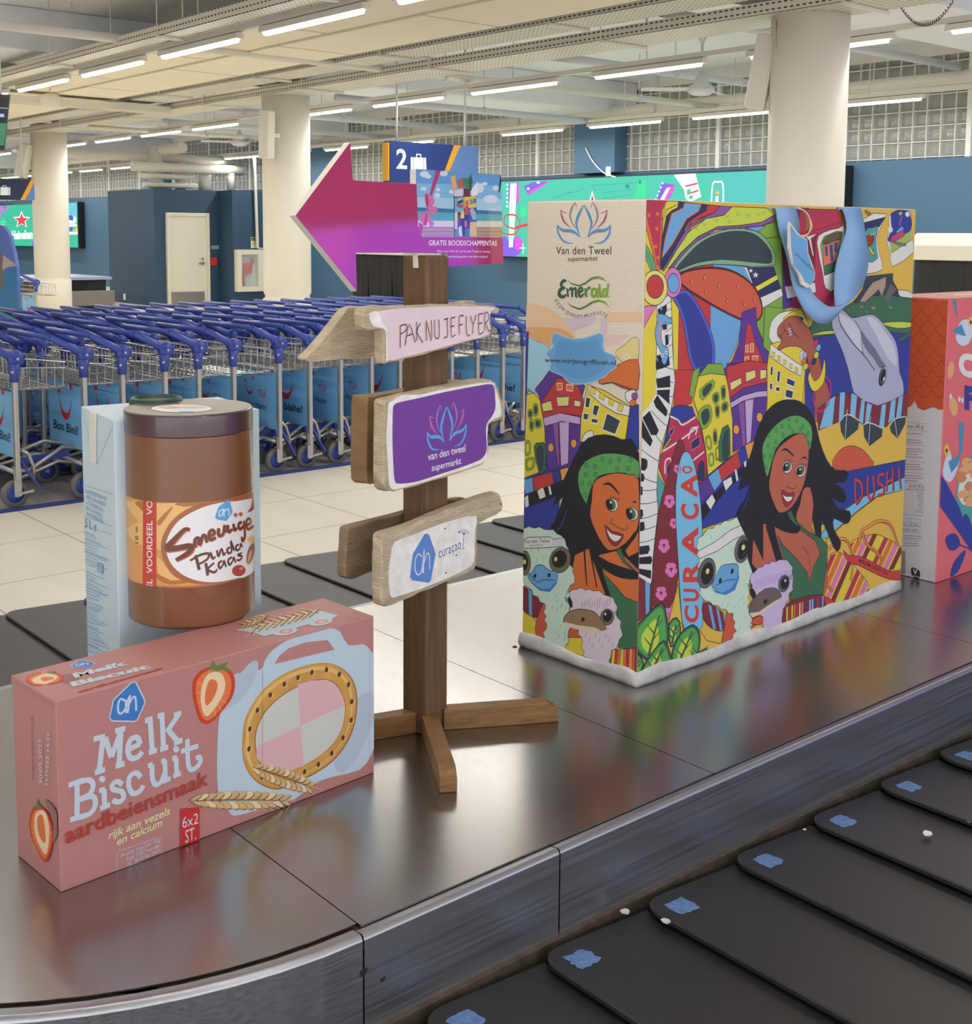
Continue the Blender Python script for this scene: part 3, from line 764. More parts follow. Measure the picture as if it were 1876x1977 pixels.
def d2(s):
    s.zoom(560, 260, 4.264)
    s.poly(M_SBL, [(1395, 60), (1580, 60), (1580, 360), (1290, 360)]); s.poly(M_GOLD, [(1350, 85), (1408, 85), (1375, 150), (1310, 300), (1260, 330)], 0)
    s.text(M_SW, '2', (874, 280), (962, 284), (874, 112), .02)
    s.poly(M_SW, [(992, 185), (1118, 190), (1122, 290), (992, 286)]); s.line(M_SW, [(1040, 186), (1040, 162), (1075, 164), (1075, 190)], 2.6, 0)
    s.line(M_NAVY, [(1014, 186), (1014, 290)], 1, 0); s.line(M_NAVY, [(1100, 188), (1100, 290)], 1, 0)
hang_sign(12.9, (750, 272), (923, 283), 2.27, 'navy hanging sign with a white number two and suitcase, behind the pink arrow', M_NAVY, d2)
def d1(s):
    s.zoom(0, 300, 6.18)
    s.poly(M_SBL, [(385, 280), (520, 280), (520, 560), (290, 560)]); s.poly(M_GOLD, [(370, 290), (420, 290), (350, 440), (290, 540), (240, 540)])
    s.poly(M_SW, [(-20, 380), (122, 380), (122, 475), (-20, 475)]); s.line(M_SW, [(30, 380), (34, 362), (72, 362), (76, 380)], 1.6, 0); s.line(M_NAVYD, [(4, 380), (4, 475)], 1, 0); s.line(M_NAVYD, [(102, 380), (102, 475)], 1, 0)
hang_sign(21.5, (-110, 340), (66, 347), 2.15, 'dark navy hanging sign with a grey suitcase at the left border', M_NAVYD, d1)
# hung monitor at the left border
q = [py(-70, 176, 14.0), py(20, 183, 14.0), py(9, 290, 14.0), py(-70, 290, 14.0)]
t = thing('hanging_monitor', (q[1].x-.3, 14.0, q[2].z), 'black flight monitor hanging at the left border, green at its foot', 'monitor')
MB().prism(q, (0, .08, 0)).build('monitor_case', M_BLACK, t)
s = Sheet(q[3], (1, 0, 0), (0, -1, 0)); s.px = .006; s.STEP = 2e-4
s.poly(glow('monitor dark', (30, 40, 40), .6), [(-60, 186), (17, 189), (7, 284), (-60, 284)]); s.poly(glow('monitor green', (70, 140, 105), .8), [(-60, 236), (13, 238), (8, 281), (-60, 281)])
s.line(glow('monitor pale', (165, 190, 235), 1.0), [(-30, 222), (8, 223)], 6, 0); s.line(glow('monitor pale', (165, 190, 235), 1.0), [(-30, 207), (15, 209)], 1.2, 0)
s.mb.build('monitor_picture', None, t, recalc=False)
MB().cyl((q[0].x+.4, 14.04, q[0].z-.02), (q[0].x+.4, 14.04, 4.098), .02, 8).build('hanger_pole', M_PIPE, t)
# small things round the door and on the plant room
M_RED = mat('signal red', (200, 48, 40), .45)
def plate(name, pts, Y, th, m, label, cat):
    a, b = py(*pts[0], Y), py(*pts[1], Y)
    return tag(MB().box(min(a.x, b.x), max(a.x, b.x), Y-th, Y, min(a.z, b.z), max(a.z, b.z)).build(name, m, bevel=.004), label, cat)
plate('door_plaque', ((407, 474), (425, 481)), 25.195, .015, mat('grey plaque', (150, 165, 180), .4), 'small grey name plate beside the cream door', 'plaque')
plate('call_point', ((404, 497), (417, 513)), 25.195, .06, M_RED, 'red fire call point beside the cream door', 'fire call point')
t = thing('fire_hose_cabinet', (14.2, 24.5, .5), 'white fire hose cabinet with glass front, left of the middle column', 'fire cabinet')
a, b = py(458, 482, 24.40), py(515, 562, 24.40)
g = MB().use(M_DOOR); x0, x1, z0, z1 = a.x, b.x, b.z, a.z; e = .11
g.box(x0, x1, 24.40, 24.545, z0, z0+e).box(x0, x1, 24.40, 24.545, z1-e, z1).box(x0, x0+e, 24.40, 24.545, z0+e, z1-e).box(x1-e-.1, x1, 24.40, 24.545, z0+e, z1-e); g.build('cabinet_frame', None, t)
MB().box(x0+e, x1-e-.1, 24.53, 24.545, z0+e, z1-e).build('cabinet_back', mat('pale cabinet inside', (200, 206, 208), .5), t)
MB().tube(smooth_pts([(x0+.2, 24.47, z0+.14), (x0+.17, 24.47, z0+.3), (x0+.25, 24.47, z0+.5), (x0+.4, 24.47, z0+.62), (x0+.42, 24.47, z1-.2)]), .035, 8).build('hose', M_RED, t)
a2, b2 = py(470, 508, 24.46), py(486, 528, 24.46); MB().box(a2.x, b2.x, 24.45, 24.46, b2.z, a2.z).build('instruction_plate', M_RED, t)
g = mat('cabinet glass', (220, 230, 232), .05, alpha=.12); MB().box(x0+e, x1-e-.1, 24.41, 24.413, z0+e, z1-e).build('glass_pane', g, t)
t = thing('caution_sign', (14, 24.53, 1.3), 'small black and cream caution sign above the fire hose cabinet', 'sign')
a, b = py(484, 458, 24.54), py(499, 479, 24.54); MB().box(a.x, b.x, 24.53, 24.545, b.z, a.z).build('sign_plate', mat('cream sign', (230, 222, 196), .5), t)
s = Sheet((a.x, 24.53, b.z), (1, 0, 0), (0, -1, 0)); s.px = .01; s.STEP = 3e-4; s.poly(M_BLACK, [(485, 459), (498.5, 459), (498.5, 465), (485, 465)]); s.text(mat('cream sign', (230, 222, 196), .5), 'CAUTION', (486, 464), (497.5, 464), (486, 460.5)); 
for yy in (468, 470.5, 473): s.line(M_BLACK, [(486.5, yy), (496, yy)], .6, 0)
s.mb.build('sign_print', None, t, recalc=False)
p = px(241, 573, 11.995); tag(MB().box(11.98, 11.997, p.y-.05, p.y+.05, p.z-.07, p.z+.07).build('wall_socket', M_SW), 'white wall socket low on the dark blue plant room', 'socket')
p = px(1175, 331, XW-.25); tag(MB().box(p.x-.02, p.x, p.y-.05, p.y+.05, p.z-.08, p.z+.08).build('wall_socket', M_SW), 'white wall socket on the blue pilaster over the green screen', 'socket')
tag(MB().tube(smooth_pts([px(x, y, XW-.27) for x, y in ((1130, 285), (1140, 305), (1152, 321), (1168, 335), (1188, 342))]), .012, 6).build('cable', M_SW), 'thin white cable drooping across the blue pilaster', 'cable')
# second carousel far left
t = thing('baggage_carousel', (9.0, 26, 0), 'far baggage carousel with lilac steel deck, behind the left column', 'baggage carousel')
MB().box(5.2, 11.05, 25.3, 27.4, .60, .66).build('deck_plate', mat('lilac lit steel', (188, 190, 214), .3, .5), t)
MB().box(5.4, 11.0, 25.5, 27.2, .1, .60).build('plinth', M_BLACK, t)
MB().box(5.0, 10.6, 24.25, 25.5, .30, .34).build('belt', M_RUB, t)
MB().box(4.9, 10.6, 24.15, 24.25, .12, .42).build('outer_side', mat('grey painted side', (120, 118, 112), .5), t)
MB().box(5.0, 10.6, 24.3, 24.4, 0, .12).build('plinth', M_BLACK, t)
# strip curtains over belt openings in the blue wall
M_STRIP = mat('black rubber curtain strip', (34, 34, 36), .5)
def curtain(y0, y1, z0, z1, hood, label, n):
    t = thing('curtain_opening', (14.4, (y0+y1)/2, 0), label, 'belt opening')
    g = MB().use(M_DOOR); g.box(14.3, XW, y0-.1, y1+.1, z1, z1+hood*.55); g.prism([(14.3, y0-.1, z1+hood*.55), (14.55, y0-.1, z1+hood), (XW, y0-.1, z1+hood), (XW, y0-.1, z1+hood*.55)], (0, y1-y0+.2, 0)); g.build('hood', None, t, bevel=.01)
    w_ = (y1-y0)/n
    for k in range(n):
        y = y0+k*w_; MB().prism([(14.42+.02*math.sin(j*1.2), y+w_*1.06*j/5, z1) for j in range(6)]+[(14.43+.02*math.sin(j*1.2), y+w_*1.06*j/5, z1) for j in range(5, -1, -1)], (0.02*math.sin(k*2.1), 0, z0-z1)).build('curtain_strip', M_STRIP, t)
    MB().box(14.45, XW, y0, y1, .02, z1).build('opening_back', M_BLACK, t)
    return t
curtain(4.2, 8.4, .5, 1.33, .34, 'cream hooded belt opening with black curtain strips, at the right border', 12)
t = curtain(19.2, 21.1, .35, 1.20, .10, 'belt opening with black curtain strips, seen under the pink arrow', 7)
MB().box(13.7, 14.4, 18.6, 20.3, .02, .36).build('steel_table', M_STEEL, t)
# dolphin standee at the left border
M_SKY, M_DOL, M_DOLP, M_SEAB = mat('standee blue', (92, 120, 196), .4), mat('standee dolphin grey', (120, 110, 112), .4), mat('standee dolphin pink', (196, 172, 168), .4), mat('standee sea blue', (40, 128, 186), .4)
XD = 4.0
out = [(-60, 470), (-30, 440), (-8, 432), (6, 436), (18, 455), (27, 490), (31, 515), (33, 540), (34, 610), (35, 680), (-60, 680)]
P = [px(x, y, XD) for x, y in out]
for p in P:
    if p.z < .3: p.z = 0.0
t = thing('dolphin_standee', (XD, P[7].y+.2, 0), 'tall cut-out display board with a leaping dolphin, cropped by the left border', 'standee')
MB().prism(P, (.03, 0, 0)).build('board', M_SKY, t)
s = Sheet((XD, P[0].y, 0), (0, -1, 0), (-1, 0, 0)); s.px = .005; s.STEP = 2e-4
s.poly(M_SEAB, [(-60, 560), (0, 540), (20, 514), (32, 512), (33.5, 560), (34, 600), (-60, 600)])
s.poly(M_DOL, [(-40, 480), (-5, 482), (6, 500), (8, 540), (-4, 570), (-40, 575)], 3); s.poly(M_DOLP, [(6, 492), (16, 500), (30, 510), (30, 514), (12, 516), (5, 522)], 0)
s.poly(mat('standee teal weed', (40, 150, 150), .5), [(-60, 598), (0, 595), (20, 604), (34, 600), (34.5, 640), (-60, 640)])
s.mb.build('board_print', None, t, recalc=False)
# ================================================================ luggage trolleys
M_TB = mat('blue trolley plastic', (56, 74, 158), .38, vary=.06, vscale=6)
M_TS = mat('brushed trolley steel', (190, 188, 184), .35, .75)
M_TW = mat('chromed basket wire', (196, 194, 188), .25, .85)
M_TY = mat('grey trolley tyre', (112, 108, 106), .6)
M_TBO = mat('sky blue trolley board', (126, 188, 232), .35, vary=.03, vscale=3)
M_TR = mat('red board print', (206, 42, 58), .4)
M_TK = mat('black board print', (24, 26, 40), .4)
TW = .66
def smile_geo(s, y0, z0, k):
    """red smile mark: y grows away from the viewer's right, drawn on local board coordinates"""
    arc_ = [(-.075, .05), (-.066, .01), (-.045, -.028), (-.01, -.045), (.025, -.035), (.05, -.005), (.062, .035)]
    wd = [.010, .012, .014, .016, .014, .011, .007]
    A = [(y0-k*a, z0+k*b) for a, b in arc_]
    up = [(p[0], p[1]+w*k) for p, w in zip(A, wd)]; dn = [(p[0], p[1]-w*k) for p, w in zip(A, wd)]
    for i in range(len(A)-1): s.raw(M_TR, [up[i], up[i+1], dn[i+1], dn[i]], lift=False)
    s.raw(M_TR, [(y0+k*.092, z0+k*.052), (y0+k*.058, z0+k*.052), (y0+k*.058, z0+k*.072), (y0+k*.092, z0+k*.072)])
    s.raw(M_TR, [(y0-k*(.055+.016*math.cos(a)), z0+k*(.095+.019*math.sin(a))) for a in [2*math.pi*i/14 for i in range(14)]])
class Flat(Sheet):
    def p3(s, q, k=None): return Vector((s.o.x-s.STEP*(s.k if k is None else k), q[0], q[1]))
def board(kind, parent):
    z0, z1 = .28, .665
    b = MB().use(M_TBO).box(.018, .026, .05, TW-.05, z0, z1)
    s = Flat((.018, 0, 0), (0, -1, 0), (-1, 0, 0), mb=b); s.STEP = 4e-4
    def txt(t, yl, yr, zb, zh, m, bold=.01):
        for poly in text_polys(t, bold):
            s.raw(m, [(yl+(yr-yl)*x, zb+zh*y) for x, y in poly], lift=False)
    if kind == 'bonbini': smile_geo(s, .33, .525, 1.45); txt('Bon Bini!', .54, .15, .365, .058, M_TK, .02)
    elif kind == 'biahe': smile_geo(s, .33, .525, 1.45); txt('Bon biahe!', .56, .12, .365, .055, M_TK, .02)
    elif kind == 'tui': smile_geo(s, .42, .53, .8); txt('TUI', .31, .21, .485, .05, M_TR, .02); txt('Live Happy', .46, .20, .405, .036, M_TK)
    return b.build('sign_board', None, parent, recalc=False)
def joint(y, name, t, full):
    g = MB().use(M_TB)
    g.tube([(0, y, .74), (0, y, .80), (0, y, .845)], [.026, .028, .036], 10)
    g.lathe([(.012, -.03), (.046, -.026), (.05, 0), (.046, .026), (.012, .03)], (0.01, y, .875), 'y', 14)
    g.tube([(0.0, y, .88), (-.06, y, .915), (-.20, y, .985)], [.034, .024, .018], 10)
    if full:
        sgn = -1 if y < .3 else 1
        g.use(M_TS); g.cyl((.012, y+sgn*.026, .875), (.012, y+sgn*.034, .875), .008, 8).cyl((-.02, y+sgn*.02, .80), (-.02, y+sgn*.033, .80), .008, 8)
    return g.build(name, None, t)
def make_trolley(kind, full=True):
    t = thing('luggage_trolley', (0, 0, 0), 'x', 'luggage trolley')
    ys = (0.0, TW)
    for y in ys:
        MB().obox((0, y, .455), (.014, 0, 0), (0, .021, 0), (0, 0, .295)).build('post', M_TS, t, bevel=.006)
        joint(y, 'handle_joint', t, full)
    MB().tube([(-.20, -.005, .985), (-.20, TW+.005, .985)], .0165, 10).build('handle_bar', M_TB, t)
    board(kind, t)
    # basket
    g = MB().use(M_TW); x0, x1, y0, y1 = .0, .30, .04, TW-.04
    r_ = .0032
    def loop(z, e, rise): return [(x0-e, y0-e, z+rise), (x1+e, y0-e, z), (x1+e, y1+e, z), (x0-e, y1+e, z+rise)]
    for z, e, rise in ((.69, 0, 0), (.80, .008, .02), (.835, .012, .045)): g.tube(loop(z, e, rise), r_*(1.3 if z > .83 else 1), 5, closed=True, smooth=False)
    nx, ny = (7, 11) if full else (4, 6)
    for k in range(nx):
        x = x0+(x1-x0)*k/(nx-1); rr = .02+.045*(1-k/(nx-1))*.5
        g.tube([(x, y0-.01, .835+.02*(1-k/(nx-1))), (x, y0, .69), (x, y1, .69), (x, y1+.01, .835+.02*(1-k/(nx-1)))], r_*.8, 4, smooth=False)
    for k in range(ny):
        y = y0+(y1-y0)*k/(ny-1)
        g.tube([(x0-.01, y, .87), (x0, y, .69), (x1+.03, y, .672), (x1+.035, y, .69)], r_*.8, 4, smooth=False)
    g.build('basket', None, t)
    MB().box(-.012, .012, .02, TW-.02, .745, .772).build('cross_rail', M_TS, t)
    # running gear
    for y in ys:
        s_ = 1 if y < .3 else -1
        g = MB().use(M_TY); g.lathe([(.052, -.016), (.076, -.017), (.08, -.010), (.08, .010), (.076, .017), (.052, .016)], (-.005, y+s_*.04, .08), 'y', 22, cap=False)
        g.use(M_TB); g.lathe([(.012, -.019), (.030, -.012), (.053, -.014), (.053, .014), (.030, .012), (.012, .019)], (-.005, y+s_*.04, .08), 'y', 18)
        g.build('wheel', None, t)
        g = MB().use(M_TS); g.obox((0, y, .155), (.021, 0, 0), (0, .006, 0), (0, 0, .085)); g.obox((0, y+s_*.02, .235), (.021, 0, 0), (0, .026, 0), (0, 0, .006))
        g.cyl((-.005, y-s_*.012, .08), (-.005, y+s_*.06, .08), .013, 10); g.bar((0, y-s_*.006, .085), (.09, y-s_*.006, .095), .014)
        g.build('wheel_fork', None, t)
    g = MB().use(M_TS)
    for y in (.09, TW-.09):
        g.tube([(.0, y, .20), (.10, y, .20), (.34, y*.6+TW*.2, .30), (.62, y*.4+TW*.3, .235)], .013, 8)
        g.tube([(.02, y, .15), (.30, y*.7+TW*.15, .22), (.60, y*.4+TW*.3, .15)], .011, 8)
    if full: g.tube([(.05, .07, .33), (.09, .07, .30), (.12, .07, .22), (.12, .07, .14)], .012, 8); g.tube([(.0, .03, .205), (.0, TW-.03, .205)], .014, 8)
    g.build('base_frame', None, t)
    for a_, b_, n_ in (((.02, .015, .285), (.13, .015, .10), 'side_strip'), ((.02, TW-.015, .285), (.13, TW-.015, .10), 'side_strip'), ((.05, .16, .24), (.38, .2, .26), 'nesting_bar')):
        MB().use(M_TB).bar(a_, b_, .03, .012 if n_ == 'side_strip' else .04).build(n_, None, t)
    g = MB().use(M_TY); g.lathe([(.02, -.015), (.055, -.014), (.06, 0), (.055, .014), (.02, .015)], (.62, TW/2, .06), 'y', 16); g.use(M_TS).bar((.62, TW/2+.02, .06), (.60, TW/2+.02, .23), .02)
    g.build('front_wheel', None, t)
    return t
protos = {k: make_trolley(k) for k in ('bonbini', 'biahe', 'tui')}
simple = make_trolley('tui', False)
used = set()
def put(kind, x, y, label, group, rot=0.0):
    src = protos.get(kind, simple)
    if kind not in used: used.add(kind); o = src
    else: o = copy_tree(src)
    o.location = (x, y, 0); o.rotation_euler = (0, 0, rot); o['label'] = label; o['group'] = group
    return o
Y1 = 7.1
front = [(2.50, 'bonbini'), (2.91, 'bonbini'), (3.15, 'biahe'), (3.43, 'biahe'), (3.66, 'biahe'), (3.91, 'tui'), (4.25, 'tui'), (4.49, 'biahe'), (4.74, 'tui'), (5.00, 'tui'), (5.25, 'biahe'), (5.49, 'biahe'), (5.73, 'biahe'), (5.98, 'tui'), (6.24, 'bonbini'), (6.46, 'biahe')]
lab = ['front row trolley at the left border, its board cut by the picture edge', 'front row trolley whose board reads Bon Bini in full, left of the juice carton', 'front row trolley just above the juice carton',
       'front row trolley behind the dark green carton cap', 'front row trolley behind the left part of the brown jar lid', 'front row trolley behind the right part of the brown jar lid',
       'front row trolley with a Live Happy board, just right of the brown jar', 'front row trolley whose board ends in biahe, second right of the jar', 'front row trolley with a Happy board below the tip of the grey wooden arrow',
       'front row trolley with a Happy board left of the purple sign', 'front row trolley with biahe board just above the purple sign corner', 'front row trolley hidden mostly by the sign post', 'front row trolley just right of the sign post',
       'front row trolley right of the sign post with wheel beside the purple sign', 'front row trolley showing Bini beside the painted bag', 'front row trolley cut off by the left edge of the painted bag']
for (x, k), lb in zip(front, lab): put(k, x, Y1, lb, 'luggage trolleys in the front row')
for r in range(3):
    x = 2.05+.13*r
    while x < 7.4:
        put('plain', x+rnd.uniform(-.02, .02), Y1+.74*(r+1), 'luggage trolley nested in the blue-handled rows behind the front row', 'luggage trolleys in the rows behind')
        x += .26
put('bonbini', 6.6, 17.75, 'single luggage trolley standing by the left column, far behind the rows', 'single trolleys')
# painted guide line on the floor before the wheels
tag(MB().box(1.2, 9.0, Y1-.075, Y1-.05, 0, .02).build('guide_rail', mat('dark blue rail', (40, 58, 120), .45)), 'dark blue guide rail on the floor along the trolley wheels', 'rail')
tag(MB().box(1.2, 9.0, Y1-.05, Y1+3.0, 0, .004).build('trolley_shade', mat('grey trolley shade', (158, 152, 144), .6, vary=.2, vscale=5)), 'grey sheet painted as shade under the parked trolleys', 'painted shade')  # thin grey sheet standing in for the shade under the trolleys
# ================================================================ shared printed marks
def brush(s, m, pts, sm=5):
    """stroke with its own width at every point: (x, y, width) in the sheet's zoom units"""
    P = [Vector((*s.uv(a, b), w/s.sc*s.px/2)) for a, b, w in pts]
    if len(P) > 2 and sm: P = smooth_pts(P, False, sm)
    n = len(P); L, R = [], []; s.level([[(q.x, q.y) for q in P]], max(q.z for q in P))
    for i in range(n):
        a, b = P[max(i-1, 0)], P[min(i+1, n-1)]; dx, dy = b.x-a.x, b.y-a.y; l = math.hypot(dx, dy) or 1; w = max(P[i].z, 2e-5)
        L.append((P[i].x-dy/l*w, P[i].y+dx/l*w)); R.append((P[i].x+dy/l*w, P[i].y-dx/l*w))
    for i in range(n-1): s.raw(m, [L[i], L[i+1], R[i+1], R[i]], lift=False)
LOTUS = [('r', [(-231, -278, 4), (-212, -205, 20), (-187, -155, 16), (-128, -98, 4)]), ('r', [(-231, -276, 5), (-205, -258, 8), (-165, -243, 4)]),
         ('p', [(-88, -355, 4), (-122, -285, 20), (-134, -215, 18), (-112, -145, 11), (-76, -90, 4)]), ('p', [(-88, -352, 6), (-78, -325, 8), (-68, -300, 4)]),
         ('b', [(-3, -322, 8), (-52, -225, 26), (-75, -145, 22), (-58, -75, 14), (-38, -15, 4)]),
         ('b', [(-262, -130, 6), (-252, -55, 20), (-212, 15, 18), (-163, 45, 12), (-98, 50, 3)]), ('b', [(-262, -128, 8), (-212, -80, 24), (-123, -70, 28), (-73, -45, 18), (-38, -5, 5)])]
def lotus(s, cx, cy, ux, uy, vx, vy, cols, scw=1.0):
    """the open water-lily mark; (ux,uy) and (vx,vy) carry its own x and y to the sheet"""
    for sd in (1, -1):
        for c, st in LOTUS:
            brush(s, cols[c], [(cx+(sd*x)*ux+y*vx, cy+(sd*x)*uy+y*vy, w*scw) for x, y, w in st])
# ================================================================ sign post
M_WD = mat('dark stained post wood', (104, 76, 48), .6, vary=.28, vscale=5, stretch=(30, 30, 1.5), bump=.25, bscale=40)
M_WB = mat('stained beam wood', (132, 94, 52), .55, vary=.28, vscale=6, stretch=(3, 3, 20), bump=.2, bscale=40)
M_DRIFT = mat('weathered grey driftwood', (196, 178, 150), .8, vary=.22, vscale=14, stretch=(1, 1, 4), bump=.6, bscale=70)
M_DRIFTD = mat('dark weathered board', (142, 120, 92), .8, vary=.28, vscale=12, stretch=(1, 1, 4), bump=.6, bscale=60)
M_FOAM = mat('white foam board edge', (222, 214, 204), .6)
M_PINK = mat('glossy pink arrow print', (178, 48, 96), .65, coat=1.0, spec=.1)
PA = math.radians(10); PU, PV = V(math.cos(PA), math.sin(PA), 0), V(-math.sin(PA), math.cos(PA), 0)
PC = V(1.524, 1.967, 0)+PU*.0345+PV*.0345
post = thing('sign_post', (PC.x, PC.y, DZ), 'dark stained wooden post on crossed foot beams, carrying the arrow and driftwood signs', 'sign post')
MB().obox(PC+V(0, 0, (DZ+1.558)/2), PU*.0345, PV*.0345, V(0, 0, (1.558-DZ)/2)).build('post', M_WD, post, bevel=.006)
for a, b in (((1.582, 1.985), (1.803, 1.862)), ((1.538, 1.972), (1.398, 1.735)), ((1.525, 2.012), (1.30, 2.075)), ((1.58, 2.03), (1.70, 2.22))):
    a, b = V(*a, DZ), V(*b, DZ); d = (b-a).normalized(); n = V(-d.y, d.x, 0)*.017
    L = (b-a).length
    pr = [a-n, a-n+d*L, a-n+d*L+V(0, 0, .028), a-n+d*(L-.025)+V(0, 0, .045), a-n+V(0, 0, .045)]
    MB().prism(pr, n*2).build('foot_beam', M_WB, post, bevel=.002)
# boards: outlines on planes parallel to the post's face
BA = math.radians(12); BU = V(math.cos(BA), math.sin(BA), 0); BN = V(math.sin(BA), -math.cos(BA), 0)
FRONT = PC+BN*(.036+.030); BACK = PC-BN*.040
def board_sheet(o): s = Sheet(o, BU, BN); return s
def plank(name, sheet, pts, th, m, label, z0, sm=3, cat='sign board', wob=.0016, back=None):
    q = [(a, b, 0) for a, b in (sheet.uv(*p) for p in pts)]
    q = smooth_pts(q, True, sm)
    P = [sheet.o+sheet.u*p.x+sheet.v*p.y for p in q]
    zz = sum(p.z for p in P)/len(P)
    t = thing(name, (sheet.o.x, sheet.o.y, zz), label, cat)
    g = MB(); r = random.Random(len(label)); n = len(P)
    c = sum(P, Vector())/n
    g.use(m)
    fr = [p+(c-p)*.012+V(0, 0, r.uniform(-wob, wob)) for p in P]; md = [p-sheet.n*.005+V(r.uniform(-wob, wob), 0, r.uniform(-wob, wob)) for p in P]
    m2 = [p-sheet.n*(th-.005)+V(r.uniform(-wob, wob), 0, r.uniform(-wob, wob)) for p in P]; bk = [p+(c-p)*.012-sheet.n*th for p in P]
    g.faces(fr+md+m2+bk, [tuple(range(n)), tuple(range(3*n, 4*n))[::-1]]+[(k*n+i, k*n+(i+1) % n, (k+1)*n+(i+1) % n, (k+1)*n+i) for k in range(3) for i in range(n)])
    g.build('plank', None, t)
    return t
# 1: the lettered board
s = board_sheet(FRONT).zoom(560, 260, 4.264)
M_PALE = mat('pale pink board paint', (236, 214, 222), .6, vary=.07, vscale=9)
M_WPAINT = mat('worn white board paint', (240, 236, 230), .7, vary=.1, vscale=40)
t = plank('driftwood_sign', s, [(607, 1445), (640, 1428), (770, 1420), (935, 1412), (1120, 1402), (1300, 1396), (1500, 1396), (1640, 1404), (1722, 1425), (1712, 1462), (1655, 1470), (1654, 1560), (1648, 1655), (1480, 1702), (1290, 1757), (1100, 1810), (940, 1850), (800, 1880), (776, 1868), (772, 1740), (768, 1612), (720, 1603), (640, 1612), (612, 1585), (604, 1510)], .026, M_DRIFT, 'pale pink driftwood sign lettered PAK NU JE FLYER below the pink arrow', 0, 2)
s.zoom(560, 260, 4.264)
s.base = 30
s.poly(M_PALE, [(700, 1470), (800, 1440), (1000, 1425), (1300, 1412), (1600, 1414), (1690, 1432), (1650, 1455), (1636, 1560), (1634, 1645), (1480, 1688), (1290, 1740), (940, 1830), (800, 1855), (800, 1700), (795, 1600), (740, 1570), (690, 1530)], 2)
s.poly(M_WPAINT, [(650, 1470), (720, 1455), (760, 1560), (795, 1600), (800, 1850), (788, 1850), (784, 1620), (740, 1590), (690, 1580), (660, 1540)], 2)
M_INK, M_ORANGE = mat('dark ink lettering', (42, 40, 58), .6), mat('orange ink shadow', (226, 150, 96), .6)
PAK = [[(905, 1755), (905, 1570)], [(905, 1575), (950, 1560), (958, 1595), (935, 1625), (908, 1640)], [(945, 1735), (978, 1560), (1028, 1710)], [(962, 1655), (1005, 1640)], [(1040, 1700), (1040, 1540)], [(1072, 1550), (1042, 1625), (1092, 1710)],
       [(1122, 1695), (1118, 1530), (1162, 1700), (1160, 1525)], [(1188, 1522), (1190, 1650), (1205, 1675), (1225, 1660), (1222, 1520)], [(1265, 1520), (1300, 1512)], [(1290, 1515), (1295, 1640), (1285, 1668), (1265, 1665)], [(1322, 1510), (1325, 1655), (1360, 1645)], [(1322, 1510), (1358, 1502)], [(1324, 1578), (1350, 1572)],
       [(1392, 1645), (1390, 1500), (1428, 1492)], [(1390, 1568), (1418, 1560)], [(1448, 1490), (1450, 1630), (1478, 1655)], [(1482, 1490), (1505, 1560), (1528, 1480)], [(1505, 1560), (1500, 1640)], [(1550, 1478), (1552, 1635), (1590, 1622)], [(1550, 1478), (1590, 1470)], [(1552, 1555), (1580, 1548)],
       [(1602, 1618), (1600, 1470), (1630, 1475), (1632, 1520), (1605, 1550)], [(1608, 1550), (1632, 1615), (1650, 1608)]]
for st in PAK: s.line(M_ORANGE, [(x-10, y+8) for x, y in st], 1.6, 3)
for st in PAK: s.line(M_INK, st, 2.2, 3)
s.mb.build('lettering', None, t, recalc=False)
s = board_sheet(BACK).zoom(560, 260, 4.264)
plank('driftwood_board', s, [(122, 1842), (200, 1765), (300, 1650), (390, 1535), (475, 1432), (560, 1418), (740, 1410), (940, 1405), (1300, 1386), (1420, 1378), (1500, 1366), (1535, 1395), (1530, 1600), (1150, 1720), (750, 1826), (450, 1850), (185, 1868), (140, 1862)], .024, M_DRIFT, 'bare grey driftwood board cut to an arrow point, behind the lettered pink board', 0, 2)
# 2: purple supermarket board
s = board_sheet(FRONT).zoom(640, 720, 4.119)
M_PURP = mat('purple sign print', (122, 70, 160), .38)
t = plank('driftwood_sign', s, [(428, 222), (520, 192), (700, 150), (1000, 92), (1200, 58), (1262, 54), (1300, 70), (1340, 160), (1370, 290), (1352, 358), (1300, 388), (1252, 410), (1244, 520), (1248, 640), (1195, 730), (1050, 785), (900, 832), (720, 890), (560, 930), (470, 940), (425, 925), (415, 800), (418, 500), (422, 300)], .030, M_DRIFT, 'driftwood sign with a purple panel and water-lily mark on the post', 0, 2)
s.base = 20
s.poly(M_WPAINT, [(450, 240), (700, 172), (1000, 108), (1260, 72), (1300, 120), (1345, 270), (1335, 350), (1240, 402), (1236, 640), (1185, 720), (900, 815), (560, 915), (470, 915), (450, 800)], 2)
s.poly(M_PURP, [(486, 300), (500, 250), (560, 228), (700, 198), (870, 158), (1000, 132), (1200, 95), (1265, 90), (1292, 115), (1300, 210), (1300, 285), (1270, 352), (1235, 400), (1226, 470), (1232, 600), (1212, 660), (1160, 700), (1000, 760), (900, 792), (700, 858), (600, 876), (530, 880), (500, 855), (488, 700), (482, 500)], 3)
CL = {'r': mat('print rose', (214, 112, 172), .4), 'p': mat('print lilac', (168, 134, 200), .4), 'b': mat('print sky blue', (98, 176, 236), .4)}
lotus(s, 914, 552, .595, -.125, 0.0, .875, CL, 1.0)
M_LW = mat('print white', (236, 232, 238), .45)
s.text(M_LW, 'van den tweel', (764, 698), (1062, 624), (764, 636), .012)
s.text(M_LW, 'supermarkt', (795, 782), (1028, 722), (795, 728), .012)
s.mb.build('panel_print', None, t, recalc=False)
M_RUST = mat('rusty end stain', (150, 92, 44), .8, vary=.3, vscale=60)
